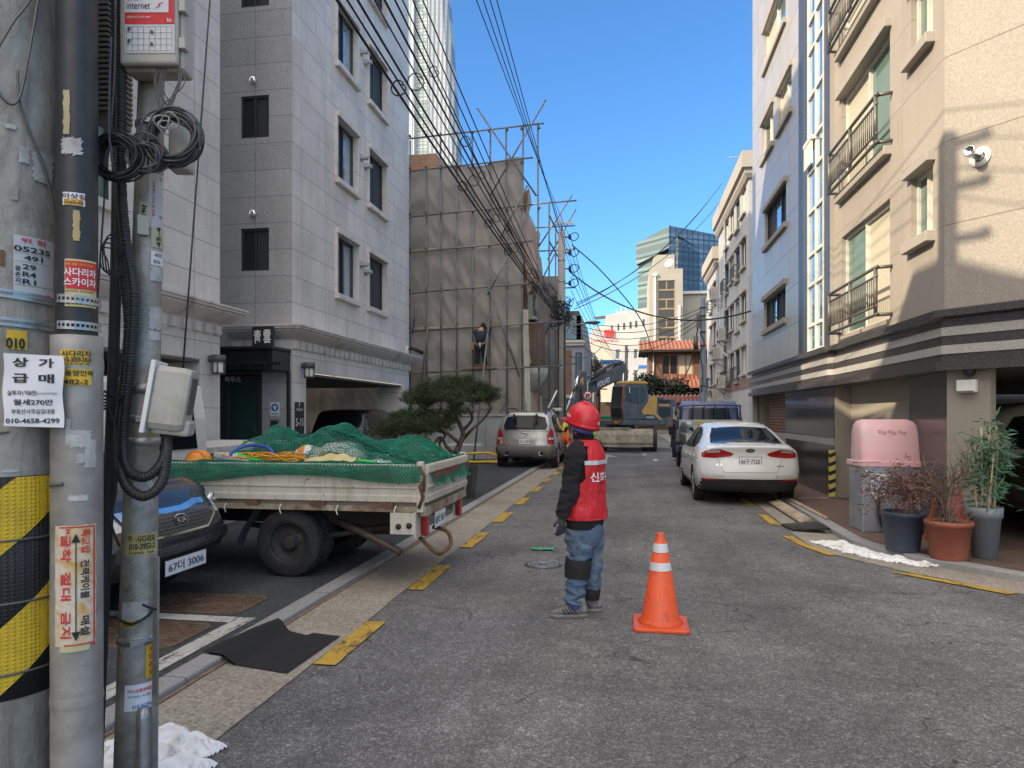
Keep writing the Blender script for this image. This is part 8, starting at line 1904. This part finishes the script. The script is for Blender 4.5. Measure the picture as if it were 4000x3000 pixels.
for pts in ([T1,(965,965),(952,945),(935,958),(915,945),(880,955),(850,945)],[(985,975),(1000,950),(1022,925),(1045,905),(1062,880)],[(990,955),(960,930),(940,905),(900,870)],[(975,985),(955,975),(950,955),(962,940),(940,925)],[(930,950),(905,965),(880,958),(845,968)],[(1000,930),(1020,905),(1010,880)]):
    q = [p if isinstance(p,Vector) else px_(p[0],p[1],13.1+.25*math.sin(p[0])) for p in pts]; mb.tube(smooth_pts(q,4),[.036*(1-.7*i/(4*len(q))) for i in range(4*(len(q)-1)+1)],6)
mb.build('trunk',MAT['bark'],pn)
mb = MB(); px1 = 13.15/1531.8
for (u,v,hw_,hh_,n) in [(975,862,90,26,400),(945,848,50,24,190),(1040,858,42,20,170),(905,865,35,22,130),(975,836,34,18,110),(1010,838,40,18,120),(890,925,72,25,360),(840,935,38,20,150),(945,918,44,20,170),(880,902,40,16,120),(965,895,40,12,70)]:
    for _ in range(int(n/4)):
        a = rnd.random()*6.283; rr = math.sqrt(rnd.random()); c = px_(u,v,13.15+.42*rr*math.sin(a)*(hw_/60))+Vector((hw_*px1*rr*math.cos(a),0,hh_*px1*(rnd.uniform(-.8,1.45)*(1-rr*rr*.75))))
        for _ in range(6): needles(mb,c+Vector((rnd.gauss(0,.055),rnd.gauss(0,.055),rnd.gauss(.01,.03))),13,.14,.6)
mb.build('needles',NL,pn)
mb = MB(); mb.lathe([(.001,.0),(.24,0),(.31,.56),(.33,.56),(.33,.60),(.29,.60),(.28,.5),(.001,.5)],4,(-3.02,12.9,.045),'z',.785,.785+2*math.pi); [None]; mb.build('tub',mk('charcoal_tub',(.03,.03,.033),.5),pn,smooth=False)
def shrub(name,label,c,sz,n,m,trunk=True,leaf=.3,cat='tree'):
    t = thing(name,label,cat,(c[0],c[1],0)); mb = MB()
    for k_ in range(n):
        a = rnd.random()*6.283; b_ = math.acos(rnd.uniform(-1,1)); rr = rnd.random()**.4*(.8+.35*noise.noise(Vector((a,b_,c[0])))); leafblob(mb,(c[0]+sz[0]*rr*math.sin(b_)*math.cos(a),c[1]+sz[1]*rr*math.sin(b_)*math.sin(a),c[2]+sz[2]*rr*math.cos(b_)),7,leaf,leaf*.6,.1,.35)
    mb.build('crown',m,t)
    if trunk:
        mb = MB(); mb.tube([(c[0],c[1],0),(c[0]+.1,c[1],c[2]*.6),(c[0],c[1],c[2])],[.12,.1,.05],7)
        for k_ in range(5): a = k_*1.26; mb.tube([(c[0],c[1],c[2]*.6),(c[0]+sz[0]*.7*math.cos(a),c[1]+sz[1]*.5*math.sin(a),c[2]+.2*sz[2])],[.06,.02],5)
        mb.build('trunk',MAT['bark'],t)
DG = leafm('dark_evergreen',(.010,.02,.016),(.025,.04,.03))
for (u,v,w,h,l) in [(1400,835,1.7,1.25,'leftmost dark garden tree above the excavator cab'),(1440,845,1.9,1.35,'middle dark garden tree in front of the brick house'),(1486,848,1.9,1.3,'right dark garden tree in front of the brick house')]:
    q = W(u,v,58.6); shrub('garden_tree',l,q,(w,.9,h),330,DG,True,.3)
for u,v,l in [(1292,800,'small bare reddish shrub behind the excavator boom'),(1262,775,'leafy shrub with yellow tips below the blue grey house')]:
    q = W(u,v,52); shrub('street_shrub',l,q,(.7,.5,1.2),120,leafm('autumn_leaves',(.07,.06,.035),(.16,.10,.06)),True,.2)

# ------------------------------------------------------------------ sign, street bits near the silver car
sn = thing('road_sign','round no right turn road sign with a red border on a post near the worker','sign',(-1.5,28,0))
c = W(1269,855,28); q = Matrix.Translation(c) @ Vector((.05,-1,0)).to_track_quat('Z','Y').to_matrix().to_4x4()
mb = MB(); mb.tube([(c.x,c.y+.06,0),(c.x,c.y+.06,c.z+.6)],.035,8); mb.build('post',MAT['steel'],sn)
for r_,z,m,nm in ((.20,.0,MAT['redp'],'disc'),(.155,.006,MAT['whitep'],'face')):
    mb = MB(); mb.T = q; mb.lathe([(.001,z),(r_,z),(r_,z-.02)],28); mb.build(nm,m,sn)
ps = plane_map(c+Vector((0,-.012,0)),(1,0,0),(0,0,1),(0,-1,0))
mb = MB(); mb.poly([ps(a,b_,.003) for a,b_ in ((-.06,-.11),(-.02,-.11),(-.02,.02),(.03,.02),(.03,-.02),(.12,.04),(.03,.10),(.03,.06),(-.06,.06))]); mb.build('arrow',MAT['blackp'],sn)
mb = MB(); mb.poly([ps(a,b_,.006) for a,b_ in ((-.14,.12),(-.12,.14),(.14,-.12),(.12,-.14))]); mb.build('slash',MAT['redp'],sn)
hr = thing('hose_reel','orange hose reel standing on the kerb right of the silver car','reel',(-2.1,23.3,0)); c = W(1214,948,23.0)
mb = MB(); mb.lathe([(.06,-.22),(.30,-.22),(.30,-.18),(.17,-.17),(.17,.17),(.30,.18),(.30,.22),(.06,.22)],26,c,'x'); mb.build('drum',MAT['orange'],hr)
mb = MB(); 
for s_ in (-.26,.26): mb.tube([(c.x+s_,c.y-.28,.02),(c.x+s_,c.y,c.z),(c.x+s_,c.y+.28,.02)],.02,6)
mb.tube([(c.x-.3,c.y,c.z),(c.x+.3,c.y,c.z)],.03,6); mb.build('stand',MAT['rust'],hr)
eg = MB(); 
for a in ((0,0,0,.5,.4,.35),(.05,.05,.36,.3,.32,.5)): eg.box(c.x-.25+a[0],c.y+.4+a[1],.05+a[2],c.x-.25+a[0]+a[3],c.y+.4+a[1]+a[4],.05+a[2]+a[5])
tag(eg.build('generator',mk('dusty_orange',(.4,.12,.05),.7,0,.5,6),None,bevel=.03),'dusty orange generator behind the hose reel','generator')
bag = MB(); bag.sphere((c.x+.42,c.y-.1,.25),.24,14,10,(.8,.8,1.1)); bag.jitter(.05,6); tag(bag.build('bag',mk('white_plastic_bag',(.62,.62,.63),.4),None),'white plastic bag beside the orange hose reel','bag')
yd = MB(); yd.lathe([(.001,.0),(.2,.0),(.2,.012),(.001,.012)],20); T_ = Matrix.Translation(W(1221,925,23.4)) @ Matrix.Rotation(1.2,4,'X') @ Matrix.Rotation(.6,4,'Y'); yd.v = [tuple(T_ @ Vector((p[0]*.55,p[1]*1.3,p[2]))) for p in yd.v]; tag(yd.build('shovel_blade',mk('yellow_plastic',(.7,.48,.03),.45),None),'yellow plastic blade leaning behind the silver car','shovel')
tcone((W(1222,985,22.4).x+.1,22.3,.0),'distant orange and white cone beside the hose reel',CO)
gb_ = MB(); p = W(1305,888,36); gb_.box(p.x-.35,36,.9,p.x+.35,36.6,1.5); tag(gb_.build('green_crate',MAT['dkgreen'],None,bevel=.05),'green stacked crates behind the excavator blade','crate')
gb_ = MB(); gb_.box(p.x-.9,35.9,.0,p.x+.8,37,.88); tag(gb_.build('grey_tank',MAT['rail'],None,bevel=.04),'grey metal tank under the green crates','tank')
bnr = MB(); p = W(1325,778,50); bnr.box(p.x-.9,50,p.z-.32,p.x+.55,50.08,p.z-.02); o = bnr.build('street_banner',MAT['bluep'],None); tag(o,'blue street banner behind the top of the excavator boom','banner')
sp_ = MB(); sp_.tube([(p.x+.9,50.2,0),(p.x+.9,50.2,6.4)],.1,8); tag(sp_.build('street_pole',MAT['rail'],None),'dark street pole holding the blue banner','pole')
br_ = MB(); br_.tube(smooth_pts([(4.2,23.5,1.5),(4.45,23.4,1.75),(4.9,23.2,1.9),(5.1,23.2,2.1)],4),.03,6); br_.tube([(4.9,23.2,1.9),(4.75,23.2,2.2)],.02,5); tag(br_.build('dead_branch',MAT['bark'],None),'bare dead branch sticking out beside the blue truck','branch')

# ------------------------------------------------------------------ people
def skin(name,J,E,m,parent,sub=2,root=0):
    me = bpy.data.meshes.new(name); me.from_pydata([j[:3] for j in J],E,[]); me.materials.append(m)
    o = bpy.data.objects.new(name,me); COL.objects.link(o); o.parent = parent
    md = o.modifiers.new('skin','SKIN'); md.use_smooth_shade = True
    for i,j in enumerate(J): s_ = me.skin_vertices[0].data[i]; s_.radius = (j[3],j[4] if len(j) > 4 else j[3]); s_.use_root = (i == root)
    sb = o.modifiers.new('s','SUBSURF'); sb.levels = sb.render_levels = sub
    return bake(o)
def cloth(name,secs,m,parent,n=32,wr=.008,fr=9,seed=0,str_=1.0,caps=(False,False),us=2):
    """garment tube: secs = (x,y,z, rx, ry, yaw); wrinkles run across the tube"""
    mb = MB(); mb.smooth = True; S_ = []
    for i in range(len(secs)-1):
        for k_ in range(us): S_.append(None)
    pts = smooth_pts([Vector(s_[:3]) for s_ in secs],us); K = [(i,*s_[3:]) for i,s_ in enumerate(secs)]; rings = []
    for i,p in enumerate(pts):
        rx,ry,yw = interp(K,i/us); t_ = (pts[min(i+1,len(pts)-1)]-pts[max(i-1,0)]).normalized()
        ax = Vector((math.cos(yw),math.sin(yw),0)); ax = (ax-t_*ax.dot(t_)).normalized(); ay = t_.cross(ax); ring = []
        for k_ in range(n):
            a = 2*math.pi*k_/n; q = p+ax*rx*math.cos(a)+ay*ry*math.sin(a); nr = (ax*math.cos(a)+ay*math.sin(a))
            w_ = wr*(noise.noise(Vector((q.x*fr*.7,q.y*fr*.7,q.z*fr*.55+seed)))*.8+(.5-abs(noise.noise(Vector((q.x*fr*.8+q.z*4,q.y*fr*.8-q.z*3,q.z*fr*1.5+seed+5))))*2.2)*.8)
            ring.append(q+nr*w_)
        rings.append(ring)
    mb.loft(rings,True,False)
    for e,r_ in ((0,rings[0]),(1,rings[-1])):
        if caps[e]: b_ = len(mb.v); mb.add(r_+[sum(r_,Vector())/len(r_)],[(k_,(k_+1) % n,n) for k_ in range(n)])
    return mb.build(name,m,parent,world=False)
SKIN = mk('skin',(.45,.27,.18),.5,0,.06,20)
# local frame of the main worker: x = photo right, y = away from the camera
wk = thing('person','worker in a red vest and red hard hat standing beside the orange cone','person',(-.36,5.66,0),TH)
JN = mk('blue_denim',(.075,.13,.20),.85,0,.25,7,.25,120,dirt=(.16,.21,.26),dirt_scale=6,dirt_amt=.6); BKc = mk('black_fleece',(.012,.012,.014),.95,0,.3,12,.5,90); RD = mk('red_vest',(.55,.016,.024),.65,0,.07,4,.15,80); RDt = mk('red_trim',(.66,.05,.06),.5)
PSI = R(58); fX,fY = -math.sin(PSI),math.cos(PSI); lX,lY = -math.cos(PSI),-math.sin(PSI); YW = math.atan2(lY,lX)
TX,TY = .02,.0
sh = lambda s_,z,o=0: (TX+lX*s_+fX*o,TY+lY*s_+fY*o,z)
Jb = [(TX,TY,.80,.10),(TX,TY,1.0,.11),(TX,TY,1.2,.10),(TX+.0,TY,1.33,.055),(TX-.015,TY+.015,1.42,.065),(TX-.015,TY+.015,1.52,.085),(TX-.015,TY+.015,1.585,.06),
      (*sh(.14,1.25),.03),(-.11,-.15,1.0,.03),(-.17,-.17,.82,.03),(*sh(-.14,1.25),.03),(.11,.16,1.02,.03),(.08,.15,.84,.03),
      (-.03,-.04,.7,.085),(-.03,-.05,.42,.06),(-.07,-.06,.10,.045),(.07,.06,.7,.085),(.085,.08,.42,.06),(.065,.09,.10,.045)]
Eb = [(0,1),(1,2),(2,3),(3,4),(4,5),(5,6),(2,7),(7,8),(8,9),(2,10),(10,11),(11,12),(0,13),(13,14),(14,15),(0,16),(16,17),(17,18)]
bd = skin('body',Jb,Eb,SKIN,wk)
HC = Vector((TX-.018,TY+.012,1.49)); HP = R(42); hf = Vector((-math.sin(HP),math.cos(HP),0)); hl = Vector((-math.cos(HP),-math.sin(HP),0))
def hd_pt(f_,l_,z): return HC+hf*f_+hl*l_+Vector((0,0,z))
mb = MB(); mb.sphere((0,0,0),1,20,14); mb.v = [tuple(hd_pt(p[1]*.096*(1+.08*(p[2] < 0)),p[0]*.074*(1-.18*max(0,-p[2])),p[2]*.115-.01)) for p in mb.v]; mb.build('head',SKIN,bd,world=False)
mb = MB(); mb.sphere(hd_pt(.112,0,-.025),.016,8,6,(1,1,1.2)); mb.sphere(hd_pt(.103,0,-.07),.014,8,6,(1.3,1.3,.5)); mb.sphere(hd_pt(.0,.078,-.02),.026,8,6,(.5,1,1.3)); mb.build('face',SKIN,bd,world=False)
mb = MB(); mb.sphere(hd_pt(.088,.03,.01),.011,8,6); mb.sphere(hd_pt(.088,-.03,.01),.011,8,6); mb.build('eyes',MAT['blackp'],bd,world=False)
mb = MB(); mb.sphere((0,0,0),1,24,16); mb.v = [tuple(hd_pt(p[1]*.104-.012,p[0]*.082,p[2]*.125-.02)) for p in mb.v]; keep = [i for i,f_ in enumerate(mb.f) if (sum((Vector(mb.v[k_])-HC).dot(hf) for k_ in f_)/4 < .045)]; mb.f = [mb.f[i] for i in keep]; mb.mi = [0]*len(keep); mb.sm = [True]*len(keep); mb.build('balaclava',BKc,wk,world=False)
cloth('neck_gaiter',[(*hd_pt(-.01,0,-.17),.088,.095,0),(*hd_pt(-.008,0,-.11),.076,.085,0),(*hd_pt(0,0,-.06),.08,.092,0)],BKc,wk,24,.004,14)
# hard hat
HM = mk('red_hard_hat',(.58,.012,.022),.34,0,.06,4,coat=.1,dirt=(.42,.05,.05),dirt_scale=9,dirt_amt=.3)
tilt = Matrix.Translation(HC+Vector((0,0,.035))) @ Matrix.Rotation(HP,4,'Z') @ Matrix.Rotation(R(17),4,'X') @ Matrix.Scale(1.1,4)
mb = MB(); mb.T = tilt; mb.smooth = True; n = 48; rg = []
for rr,z in ((1.06,-.008),(1.10,-.012),(1.02,.004),(1.0,.02),(.97,.055),(.86,.093),(.66,.122),(.4,.138),(.15,.144),(.01,.145)):
    rg.append([(.112*rr*math.cos(2*math.pi*k_/n),.132*rr*math.sin(2*math.pi*k_/n)+(.045*max(0,math.sin(2*math.pi*k_/n))**3 if rr > 1.03 else 0),z+(.009*math.exp(-(math.cos(2*math.pi*k_/n)*rr*4.5)**2) if .1 < rr < 1 else 0)) for k_ in range(n)])
mb.loft(rg,True,False); ht = mb.build('hard_hat',HM,wk,world=False)
mb = MB(); mb.T = tilt; mb.tube([(0,.13*math.cos(a*math.pi/12)*.93,.02+.135*math.sin(a*math.pi/12)*.99) for a in range(1,12)],.011,8); mb.build('ridge',HM,ht,world=False)
bvw = bvh_of(ht)
def helm(az,z0):
    def P(a,b_,d=0):
        g = az+a/.115; o_ = tilt @ Vector((.4*math.cos(g),.4*math.sin(g),b_)); c_ = tilt @ Vector((0,0,b_)); h = bvw.ray_cast(o_,(c_-o_).normalized()); p = h[0] if h[0] is not None else o_
        return p+(o_-c_).normalized()*(.002+d)
    return P
mb = MB(); text(mb,'신호수',helm(math.pi*.78,0),0,.045,.105,.03,.03,d=.001); mb.build('lettering',MAT['whitep'],ht,world=False)
mb = MB(); hp_ = helm(-math.pi*.44,0); mb.add([hp_(.016*math.cos(k_*.393),.04+.014*math.sin(k_*.393),.001) for k_ in range(16)],[tuple(range(16))]); mb.build('round_sticker',mk('pale_pink',(.75,.45,.45),.5),ht,world=False)
mb = MB(); mb.T = tilt; mb.lathe([(.107,-.05),(.112,-.05),(.112,-.018),(.107,-.018)],24,(0,-.012,0),'z',math.pi*1.02,math.pi*2); mb.build('head_band',mk('blue_strap',(.04,.05,.20),.5),ht,world=False)
mb = MB(); mb.T = tilt; mb.lathe([(.001,-.135),(.019,-.135),(.022,-.128),(.022,-.11)],6,(.012,-.0,-.034),'y'); mb.build('adjuster',mk('lime_knob',(.45,.60,.10),.4),ht,world=False)
# jacket, vest
cloth('jacket',[(TX+.0,TY,.70,.175,.135,YW),(TX,TY,.76,.185,.145,YW),(TX,TY,.85,.175,.135,YW),(TX,TY,1.0,.17,.125,YW),(TX,TY,1.22,.19,.128,YW),(TX,TY,1.33,.15,.10,YW),(TX,TY,1.385,.09,.085,YW)],BKc,wk,36,.010,9)
VS = [(.775,.200,.158),(.80,.203,.160),(.9,.195,.150),(1.0,.194,.146),(1.1,.202,.144),(1.22,.210,.142),(1.30,.198,.132),(1.355,.150,.112),(1.395,.102,.098)]
mb = MB(); mb.smooth = True; K = [(z,a,b_) for z,a,b_ in VS]; nz,na = 76,120; vgrid = {}
def VP(a,z,d=0):
    rx,ry = interp(K,z); g = a % (2*math.pi); q = Vector((lX*rx*math.cos(g)+fX*ry*math.sin(g),lY*rx*math.cos(g)+fY*ry*math.sin(g),0)); nr = q.normalized()
    w_ = .014*noise.noise(Vector((g*1.6+z*2,z*5,3)))+.011*noise.noise(Vector((g*4,z*9+g*2,8)))-.008*abs(noise.noise(Vector((g*2.2,z*14,1))))
    return Vector((TX,TY,z))+q+nr*(w_+d+.006)
for i in range(nz+1):
    for j in range(na): mb.v.append(tuple(VP(2*math.pi*j/na,(.775+.62*i/nz))))
for i in range(nz):
    for j in range(na):
        g = 2*math.pi*(j+.5)/na; z = (.775+.62*(i+.5)/nz); arm = min(abs((g+math.pi) % (2*math.pi)-math.pi),abs(g-math.pi))
        if arm < .62*min(1,max(0,(z-1.00)/.10))*(1.25 if z > 1.2 else 1) and z > 1.0 and z < 1.35: continue
        k_ = (j+1) % na; mb.f.append((i*na+j,i*na+k_,(i+1)*na+k_,(i+1)*na+j)); mb.mi.append(0); mb.sm.append(True)
vest = mb.build('vest',RD,wk,world=False); sf_ = vest.modifiers.new('t','SOLIDIFY'); sf_.thickness = .006; sf_.offset = 0
def vband(name,g0,g1,z0,z1,m,par=vest,d=.006,nn=24):
    mb = MB(); mb.smooth = True; mb.grid(lambda i,j: VP(g0+(g1-g0)*i,(z0(i) if callable(z0) else z0)+((z1(i) if callable(z1) else z1)-(z0(i) if callable(z0) else z0))*j,d),nn,3); return mb.build(name,m,par,world=False)
REF = mk('reflective_tape',(.50,.51,.52),.4,0,.06,20)
vband('reflective_tape',-math.pi+.62,-.62,1.205,1.238,REF,d=.010,nn=60); vband('reflective_tape',.75,math.pi-.75,1.205,1.238,REF,d=.010,nn=60); vband('hem',-math.pi,math.pi,.775,.79,RDt)
vband('pocket_tab',.12-.75,.42-.75,.855,.875,RDt)
mb = MB(); text(mb,'신호수',lambda a,b_,d=0: VP(-math.pi/2-a/.165,b_,.009),.0,1.11,.235,.075,.02); mb.build('lettering',MAT['whitep'],vest,world=False)
# arms
L0,L1,L2 = Vector(sh(.152,1.30)),Vector((-.115,-.165,1.00)),Vector((-.165,-.185,.83))
cloth('sleeve',[(*(L0+Vector((lX*-.05,lY*-.05,.035))),.062,.07,0),(*L0,.082,.086,0),(*L0.lerp(L1,.25),.083,.085,0),(*L0.lerp(L1,.6),.070,.075,0),(*L1,.066,.070,0),(*L1.lerp(L2,.5),.062,.064,0),(*L2,.052,.054,0),(*(L2+Vector((-.004,0,-.02))),.044,.046,0)],BKc,wk,40,.020,13,3,us=7,caps=(True,True))
Rr0,Rr1,Rr2 = Vector(sh(-.152,1.30)),Vector((.13,.17,1.0)),Vector((.05,.2,.9))
cloth('sleeve',[(*(Rr0+Vector((lX*.05,lY*.05,.035))),.062,.07,0),(*Rr0,.082,.086,0),(*Rr0.lerp(Rr1,.5),.072,.075,0),(*Rr1,.062,.066,0),(*Rr2,.05,.05,0)],BKc,wk,40,.018,12,6,us=7,caps=(True,True))
def glove(w,dn,fw,m,par,s_=1):
    """hand hanging from wrist w along dn, palm facing fw; five separate fingers"""
    w,dn,fw = Vector(w),Vector(dn).normalized(),Vector(fw).normalized(); sd = dn.cross(fw).normalized()
    J = [(*w,.034,.03),(*(w+dn*.045),.042,.027),(*(w+dn*.085),.043,.023)]; E = [(0,1),(1,2)]
    for k_,(o_,L_,r_) in enumerate(((-.034,.075,.0115),(-.011,.086,.012),(.012,.081,.0118),(.033,.066,.0105))):
        b_ = len(J); p = w+dn*.088+sd*o_; J.append((*p,r_*1.15)); E.append((2,b_)); d = dn.copy()
        for q,cu in ((.42,.22),(.33,.5),(.25,.55)):
            d = (d+fw*cu).normalized(); p = p+d*L_*q; J.append((*p,r_)); E.append((len(J)-2,len(J)-1)); r_ *= .92
    b_ = len(J); p = w+dn*.035+sd*-.036*s_; J.append((*p,.012)); E.append((1,b_))
    for d in ((sd*-.6*s_+dn*.7+fw*.35),(sd*-.15*s_+dn*.9+fw*.4)): p = p+d.normalized()*.032; J.append((*p,.0115)); E.append((len(J)-2,len(J)-1))
    return skin('glove',J,E,m,par,2)
GLV = mk('grey_work_glove',(.045,.045,.05),.85,0,.35,25,.3,90)
glove((-.172,-.19,.815),(-.05,.02,-1),(-.55,.8,0),GLV,wk,1); glove((.03,.205,.88),(-.4,.2,-.9),(-.6,-.4,0),GLV,wk,-1)
# trousers: pelvis and two legs
cloth('trousers',[(TX,TY,.80,.165,.135,YW),(TX,TY,.70,.168,.14,YW),(TX,TY+.0,.60,.145,.13,YW),(TX,TY,.545,.10,.09,YW)],JN,wk,32,.006,8,caps=(True,True))
lgA = [(-.035,-.055,.70,.098,.105,YW),(-.035,-.06,.58,.095,.10,YW),(-.035,-.06,.46,.083,.085,YW),(-.04,-.06,.37,.080,.08,YW),(-.05,-.06,.26,.078,.08,YW),(-.065,-.06,.17,.074,.078,YW),(-.075,-.06,.115,.066,.07,YW)]
lgB = [(.06,.05,.70,.098,.105,YW),(.072,.06,.58,.092,.098,YW),(.08,.07,.45,.08,.082,YW),(.08,.08,.32,.078,.08,YW),(.075,.09,.21,.074,.078,YW),(.07,.09,.14,.066,.07,YW)]
cloth('trouser_leg',lgA,JN,wk,44,.026,10,2,us=10); cloth('trouser_leg',lgB,JN,wk,44,.026,10,9,us=10)
NEO = mk('black_knee_pad',(.014,.014,.016),.8,0,.2,20)
cloth('knee_pad',[(-.036,-.062,.462,.100,.106,YW),(-.038,-.062,.42,.103,.107,YW),(-.042,-.062,.37,.101,.105,YW),(-.046,-.062,.315,.099,.102,YW)],NEO,wk,30,.004,9,2,us=3)
cloth('ankle_wrap',[(.074,.09,.20,.080,.084,YW),(.072,.09,.16,.08,.084,YW),(.07,.09,.105,.072,.076,YW)],NEO,wk,26,.009,14,us=3); cloth('sock',[(-.072,-.06,.135,.064,.068,YW),(-.075,-.06,.105,.062,.066,YW),(-.075,-.06,.07,.056,.06,YW)],mk('striped_blue_sock',(.05,.08,.17),.9),wk,24,.003,20)
mb = MB(); mb.tube([(-.10,.02,.60),(-.125,.03,.57)],.012,6); mb.build('red_tag',MAT['redp'],wk,world=False)
def shoe(x,y,ang,m,ms,par,L_=.29):
    T_ = Matrix.Translation((x,y,0)) @ Matrix.Rotation(ang,4,'Z'); n = 24
    def ring(z,k0,k1,w,top=0): return [(k0+(k1-k0)*(.5+.5*math.cos(2*math.pi*i/n)),w*math.sin(2*math.pi*i/n)*(.82+.18*math.cos(2*math.pi*i/n+.6)),z+top*(.5-.5*math.cos(2*math.pi*i/n))) for i in range(n)]
    mb = MB(); mb.T = T_; mb.smooth = True; mb.loft([ring(.0,-.085,.20,.050),ring(.028,-.092,.212,.054),ring(.032,-.09,.208,.052)],True,True); s_ = mb.build('shoe_sole',ms,par,world=False)
    mb = MB(); mb.T = T_; mb.smooth = True; mb.loft([ring(.03,-.086,.203,.051),ring(.055,-.085,.190,.050,.01),ring(.078,-.084,.135,.047,.008),ring(.095,-.08,.085,.043,.01),ring(.115,-.075,.062,.042,.012),ring(.14,-.07,.055,.042,.012),ring(.15,-.062,.048,.038,.012)],True,True)
    mb.v = [tuple(Vector(p)+noise.noise_vector(Vector(p)*22)*.0035) for p in mb.v]; sh_ = mb.build('shoe',m,par,world=False)
    mb = MB(); mb.T = T_
    for i in range(5): q = .052+.02*i; z = .128-.0125*i; mb.tube([(q,-.03,z-.012),(q+.006,0,z+.004),(q,.03,z-.012)],.004,5)
    mb.build('laces',MAT['rail'],sh_,world=False)
    mb = MB(); mb.T = T_
    for i in range(4):
        for s2 in (-1,1): mb.tube([(.0+.03*i,s2*.052,.04),(.03+.028*i,s2*.047,.078),(.05+.02*i,s2*.036,.10-.008*i)],.005,5)
    mb.build('straps',MAT['black'],sh_,world=False)
SHM = mk('dusty_grey_shoe',(.16,.16,.165),.8,0,.35,18,.3,60,dirt=(.30,.29,.27),dirt_scale=12); SOL = mk('pale_sole',(.22,.22,.21),.8,0,.3,10)
shoe(-.055,-.075,R(182),SHM,SOL,wk); shoe(.082,.09,R(168),SHM,SOL,wk)

def figure(label,loc,rz,J,top,low,shoes,zs,hat=None,cat='person'):
    """distant figure: one skinned body, jacket and trousers as skinned clothes"""
    t = thing('person',label,cat,loc,rz)
    E = [(0,1),(1,2),(2,3),(3,4),(2,5),(5,6),(6,7),(2,8),(8,9),(9,10),(0,11),(11,12),(12,13),(0,14),(14,15),(15,16)]
    b_ = skin('body',J,E,SKIN,t,2)
    def sub(ids,k,nm,m):
        ix = {q: i for i,q in enumerate(ids)}; skin(nm,[(*J[q][:3],J[q][3]*k+.02) for q in ids],[(ix[a],ix[c_]) for a,c_ in E if a in ix and c_ in ix],m,t,2)
    sub([0,1,2,5,6,7,8,9,10],1.3,'jacket',top); sub([0,11,12,13,14,15,16],1.18,'trousers',low)
    for q in (13,16):
        mb = MB(); p = J[q]; mb.sphere((p[0],p[1]+.05,p[2]-.03),.06,12,8,(.8,1.9,.8)); mb.build('shoe',shoes,t,world=False)
    p = Vector(J[4][:3]); mb = MB(); mb.sphere(p+Vector((0,-.01,.03)),.105,14,10,(.85,1,1)); mb.build('hair',hat or MAT['black'],t,world=False)
    return t
NV = mk('navy_jacket',(.018,.025,.04),.8,0,.2,6); DP = mk('dark_trousers',(.012,.013,.018),.85)
st_x = sx(1036,23.7)
Js = [(0,0,.78,.11),(0,-.03,1.0,.12),(.02,-.04,1.2,.11),(.06,.0,1.33,.05),(.10,.05,1.42,.07),(-.16,-.02,1.2,.055),(.02,.06,1.3,.045),(.22,.12,1.4,.035),(.2,-.02,1.2,.055),(.3,.06,1.22,.045),(.34,.12,1.38,.035),(-.08,0,.7,.075),(-.10,.03,.4,.06),(-.11,0,.07,.05),(.1,0,.7,.075),(.13,.05,.4,.06),(.2,.0,.07,.05)]
fg_ = figure('worker in a dark navy jacket standing on the scaffold with arms raised',(st_x,23.78,3.185),0,Js,NV,DP,mk('red_shoe',(.35,.03,.03),.6),0)
mb = MB(); mb.obox((-.24,-.08,.72),(.12,.12,.26),(0,.15,0)); pb_ = mb.build('tool_pouch',mk('tan_leather',(.26,.18,.08),.7),fg_,world=False,bevel=.03)
mb = MB(); mb.lathe([(.135,.84),(.14,.84),(.14,.9),(.135,.9)],20,(0,-.01,0)); mb.build('tool_belt',MAT['black'],fg_,world=False); mb = MB(); mb.tube([(.02,-.15,.82),(.04,-.16,.58)],.014,6); mb.sphere((.02,-.15,.82),.03,8,6,(1.3,.5,.7)); mb.build('spanner',MAT['chrome'],fg_,world=False)
Jp = [(0,0,.9,.12),(0,0,1.15,.13),(0,0,1.36,.11),(0,0,1.49,.055),(0,0,1.6,.085),(-.2,0,1.36,.06),(-.24,.02,1.1,.05),(-.22,.06,.84,.038),(.2,0,1.36,.06),(.23,.02,1.1,.05),(.22,.06,.84,.038),(-.1,0,.8,.08),(-.1,.02,.45,.065),(-.1,-.04,.08,.05),(.1,0,.8,.08),(.1,.06,.45,.065),(.1,.05,.08,.05)]
q = W(1462,960,24.4); pd = figure('pedestrian in a long black coat walking beside the blue truck',(q.x+.02,q.y,0),R(180),Jp,mk('black_coat',(.012,.012,.014),.8),DP,mk('tan_shoe',(.3,.25,.2),.6),0)
cloth('coat',[(0,0,1.30,.2,.13,0),(0,0,1.1,.21,.15,0),(0,0,.8,.22,.17,0),(0,0,.45,.24,.19,0)],MAT['black'],pd,24,.01,6)
